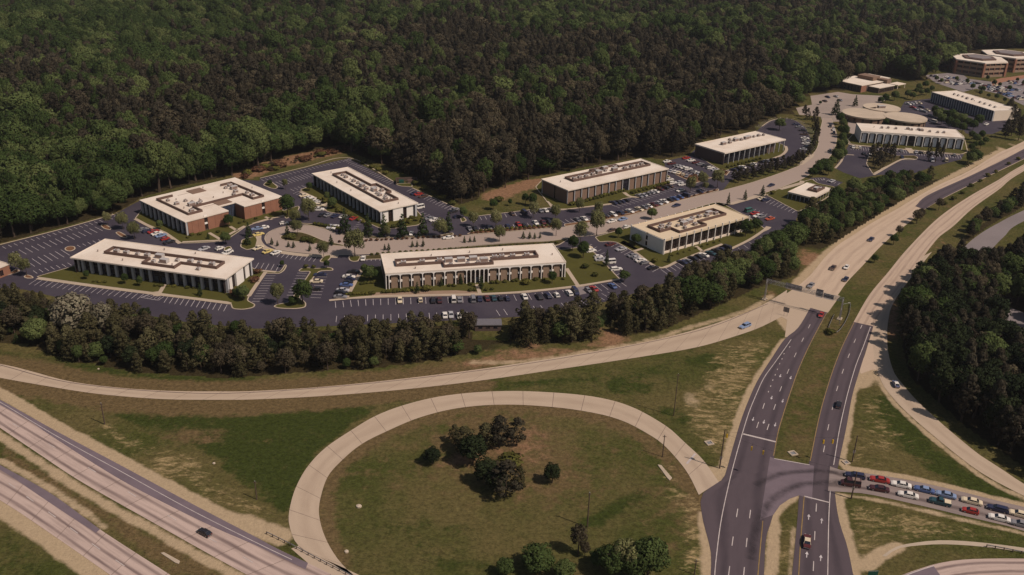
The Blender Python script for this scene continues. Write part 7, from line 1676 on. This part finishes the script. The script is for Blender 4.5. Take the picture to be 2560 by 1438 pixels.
def wire(a, za, b, zb, lab, heads):
    mb = MB(); pr_ = None
    for t in np.linspace(0, 1, 13):
        p = a + (b - a) * t; z = za + (zb - za) * t - 4 * t * (1 - t) * 1.0
        if pr_ is not None: mb.tube((*pr_[0], pr_[1]), (*p, z), .02, .02, 4)
        pr_ = (p, z)
    tag(mb.build('span_wire', M_black), lab, 'wire', 'span wires over the junction')
    d = b - a
    for t, hl in heads:
        p = a + d * t; z = za + (zb - za) * t - 4 * t * (1 - t) * 1.0
        signal(p, z - 2.0, math.atan2(d[1], d[0]) + math.pi / 2, hl)
wire(sp1, h1 - .4, sp2, h2 - .3, 'thin span wire from the junction tip pole to the pole above the queue', [(.02, 'yellow traffic light hanging on the junction tip pole'), (.75, 'yellow traffic light over the outbound lanes, west one'), (.82, 'yellow traffic light over the outbound lanes, east one')])
wire(sp1, h1 - 1.2, sp3, h3 - .3, 'thin span wire from the junction tip pole to the pole below the queue', [(.22, 'yellow traffic light over the inbound lanes, west one'), (.31, 'yellow traffic light over the inbound lanes, east one')])

# overhead sign gantry
gl_, gr_ = P(1911, 749), P(2098.6, 798); gd = gr_ - gl_; gL = float(np.linalg.norm(gd)); ga = math.atan2(gd[1], gd[0])
gt = empty('sign_gantry', (*gl_, 0), ga, 'steel truss sign gantry with its shadow across the tan carriageway', 'sign gantry')
GH = 8.0
for x, lab in ((0, None), (gL, None)):
    mb = MB(); mb.tube((x, -.7, 0), (x, -.7, GH + .6), .17, .14, 8).tube((x, .7, 0), (x, .7, GH + .6), .17, .14, 8)
    for k in range(4): mb.tube((x, -.7 if k % 2 else .7, 1 + k * 1.8), (x, .7 if k % 2 else -.7, 2.8 + k * 1.8), .05, .05, 5)
    mb.build('post', M_steel, gt); MB().box(x - .8, -1.3, 0, x + .8, 1.3, .35).build('footing', M_kerb, gt)
mb = MB()
for y in (-.6, .6):
    for z in (GH - .55, GH + .55): mb.tube((-.3, y, z), (gL + .3, y, z), .09, .09, 6)
mb.build('chord', M_steel, gt); mb = MB(); nseg = 18
for k in range(nseg):
    x0, x1 = gL * k / nseg, gL * (k + 1) / nseg; zz = (GH - .55, GH + .55) if k % 2 else (GH + .55, GH - .55)
    for y in (-.6, .6): mb.tube((x0, y, zz[0]), (x1, y, zz[1]), .05, .05, 5)
    mb.tube((x0, -.6, GH + .55), (x0, .6, GH + .55), .05, .05, 5); mb.tube((x0, -.6, GH - .55), (x0, .6, GH - .55), .05, .05, 5)
mb.build('lattice', M_steel, gt)
for x0, x1, z0, z1 in ((gL * .24, gL * .46, GH - 1.0, GH + .9), (gL * .645, gL * .735, GH - 1.3, GH + 1.5), (gL * .745, gL * .875, GH - 1.2, GH + .5)):
    sg = MB().box(x0, .8, z0, x1, .9, z1).build('sign_panel', M_signback, gt); mb = MB()
    for t in np.linspace(.1, .9, 4): mb.box(x0 + (x1 - x0) * t - .06, .70, z0 - .2, x0 + (x1 - x0) * t + .06, .797, z1 + .1)
    mb.build('bracket', M_steel, sg); MB().box(x0 + .1, .905, z0 + .1, x1 - .1, .915, z1 - .1).build('face', M_green, sg)
    MB().box(x0, 1.0, z0 - .5, x1, 1.5, z0 - .42).build('walkway', M_steel, sg)
# small gore sign and green guide sign
gb_ = P(1963.5, 790); e = empty('exit_sign', (*gb_, 0), ga, 'small square sign seen from behind on the paved gore', 'road sign')
MB().box(-1.1, -.04, 1.6, 1.1, .04, 3.6).build('panel', M_signback, e); MB().tube((-.6, -.1, 0), (-.6, -.1, 3.4), .06, .06, 6).tube((.6, -.1, 0), (.6, -.1, 3.4), .06, .06, 6).build('post', M_steel, e)
gg = P(2176, 1462); e = empty('guide_sign', (*gg, 0), 0.1, 'dark green road sign standing at the bottom edge by the side ramp', 'road sign')
MB().box(-1.2, -.05, 2.0, 1.2, .05, 4.2).build('panel', M_green, e); MB().tube((-.8, .12, 0), (-.8, .12, 4), .07, .07, 6).tube((.8, .12, 0), (.8, .12, 4), .07, .07, 6).build('post', M_steel, e); MB().box(-1.12, -.06, 2.06, 1.12, -.052, 2.14).box(-1.12, -.06, 4.06, 1.12, -.052, 4.14).build('border', M_white, e)
# guard rails
def guard(pts, lab, posts=M_wood):
    c = resample(PP(pts), 2.0); e = empty('guard_rail', (0, 0, 0), 0, lab, 'guard rail')
    mb = MB()
    for off, z0, z1 in ((.10, .48, .60), (.10, .64, .76), (.05, .6, .64)):
        d = np.gradient(c, axis=0); d /= np.linalg.norm(d, axis=1, keepdims=True); q = c + np.stack([-d[:, 1], d[:, 0]], 1) * off
        for i in range(len(q) - 1):
            dd = q[i + 1] - q[i]; dd /= np.linalg.norm(dd); nn = np.array((-dd[1], dd[0])) * .04
            mb.prism([q[i] - nn, q[i + 1] - nn, q[i + 1] + nn, q[i] + nn], z0, z1)
    mb.build('rail', M_steel, e); pm = MB().box(-.09, -.09, 0, .09, .09, .82).mesh('post', [posts])
    for p in c: share('post', pm, e, (*p, 0))
guard([(667, 1336), (720, 1362), (800, 1404), (870, 1440), (960, 1490)], 'long steel guard rail where the loop ramp joins the interstate')
guard([(2125, 764), (2122, 785), (2112, 808), (2098, 828), (2090, 834)], 'curved guard rail in the median, east arm')
guard([(2084, 790), (2074, 812), (2070, 826), (2074, 836)], 'curved guard rail in the median, west arm')
guard([(2466, 1368), (2500, 1374), (2560, 1386), (2620, 1398)], 'guard rail along the gravel path at the photo edge')
# median lamp and scattered stones
lb, lh = height_to(2098, 812, 2103, 752); e = empty('street_lamp', (*lb, 0), 0, 'tall slim lamp post in the highway median', 'street lamp')
MB().tube((0, 0, 0), (0, 0, 8.5), .12, .08, 8).build('pole', M_steel, e); MB().tube((0, 0, 8.4), (2.2, .3, 8.9), .05, .05, 6).build('arm', M_steel, e); MB().box(1.9, .15, 8.8, 2.7, .45, 8.95).build('lamp_head', M_unit, e)
for i, (x, y, s) in enumerate(((897, 1267, .8), (535, 1159, .45), (246, 923, .4), (866, 1380, .6))):
    c = P(x, y); mb = MB(); pts = [(math.cos(t) * s * random.uniform(.7, 1), math.sin(t) * s * random.uniform(.7, 1)) for t in np.linspace(0, 6.28, 8)[:-1]]
    mb.prism(pts, -.05, s * .5); mb.add([(0, 0, s * .75)] + [(p[0] * .9, p[1] * .9, s * .49) for p in pts], [(0, i_ + 1, (i_ + 1) % 7 + 1) for i_ in range(7)])
    o = mb.build('boulder', M_rock); o.location = (*c, 0); tag(o, 'pale boulder lying loose in the interchange grass', 'boulder', 'pale boulders in the grass')

# ------------------------------------------------------------------ thin summer haze

hm = bpy.data.materials.new('summer_haze'); hm.use_nodes = True; hn = hm.node_tree; hn.nodes.clear()
pv = hn.nodes.new('ShaderNodeVolumePrincipled'); ho = hn.nodes.new('ShaderNodeOutputMaterial'); hn.links.new(pv.outputs[0], ho.inputs['Volume'])
pv.inputs['Color'].default_value = (0.80, 0.78, 0.80, 1); pv.inputs['Density'].default_value = 0.00005; pv.inputs['Anisotropy'].default_value = 0.2
hz = MB().box(-9100, -700, -20, 9100, 12100, 175).build('haze', hm); hz['kind'] = 'stuff'
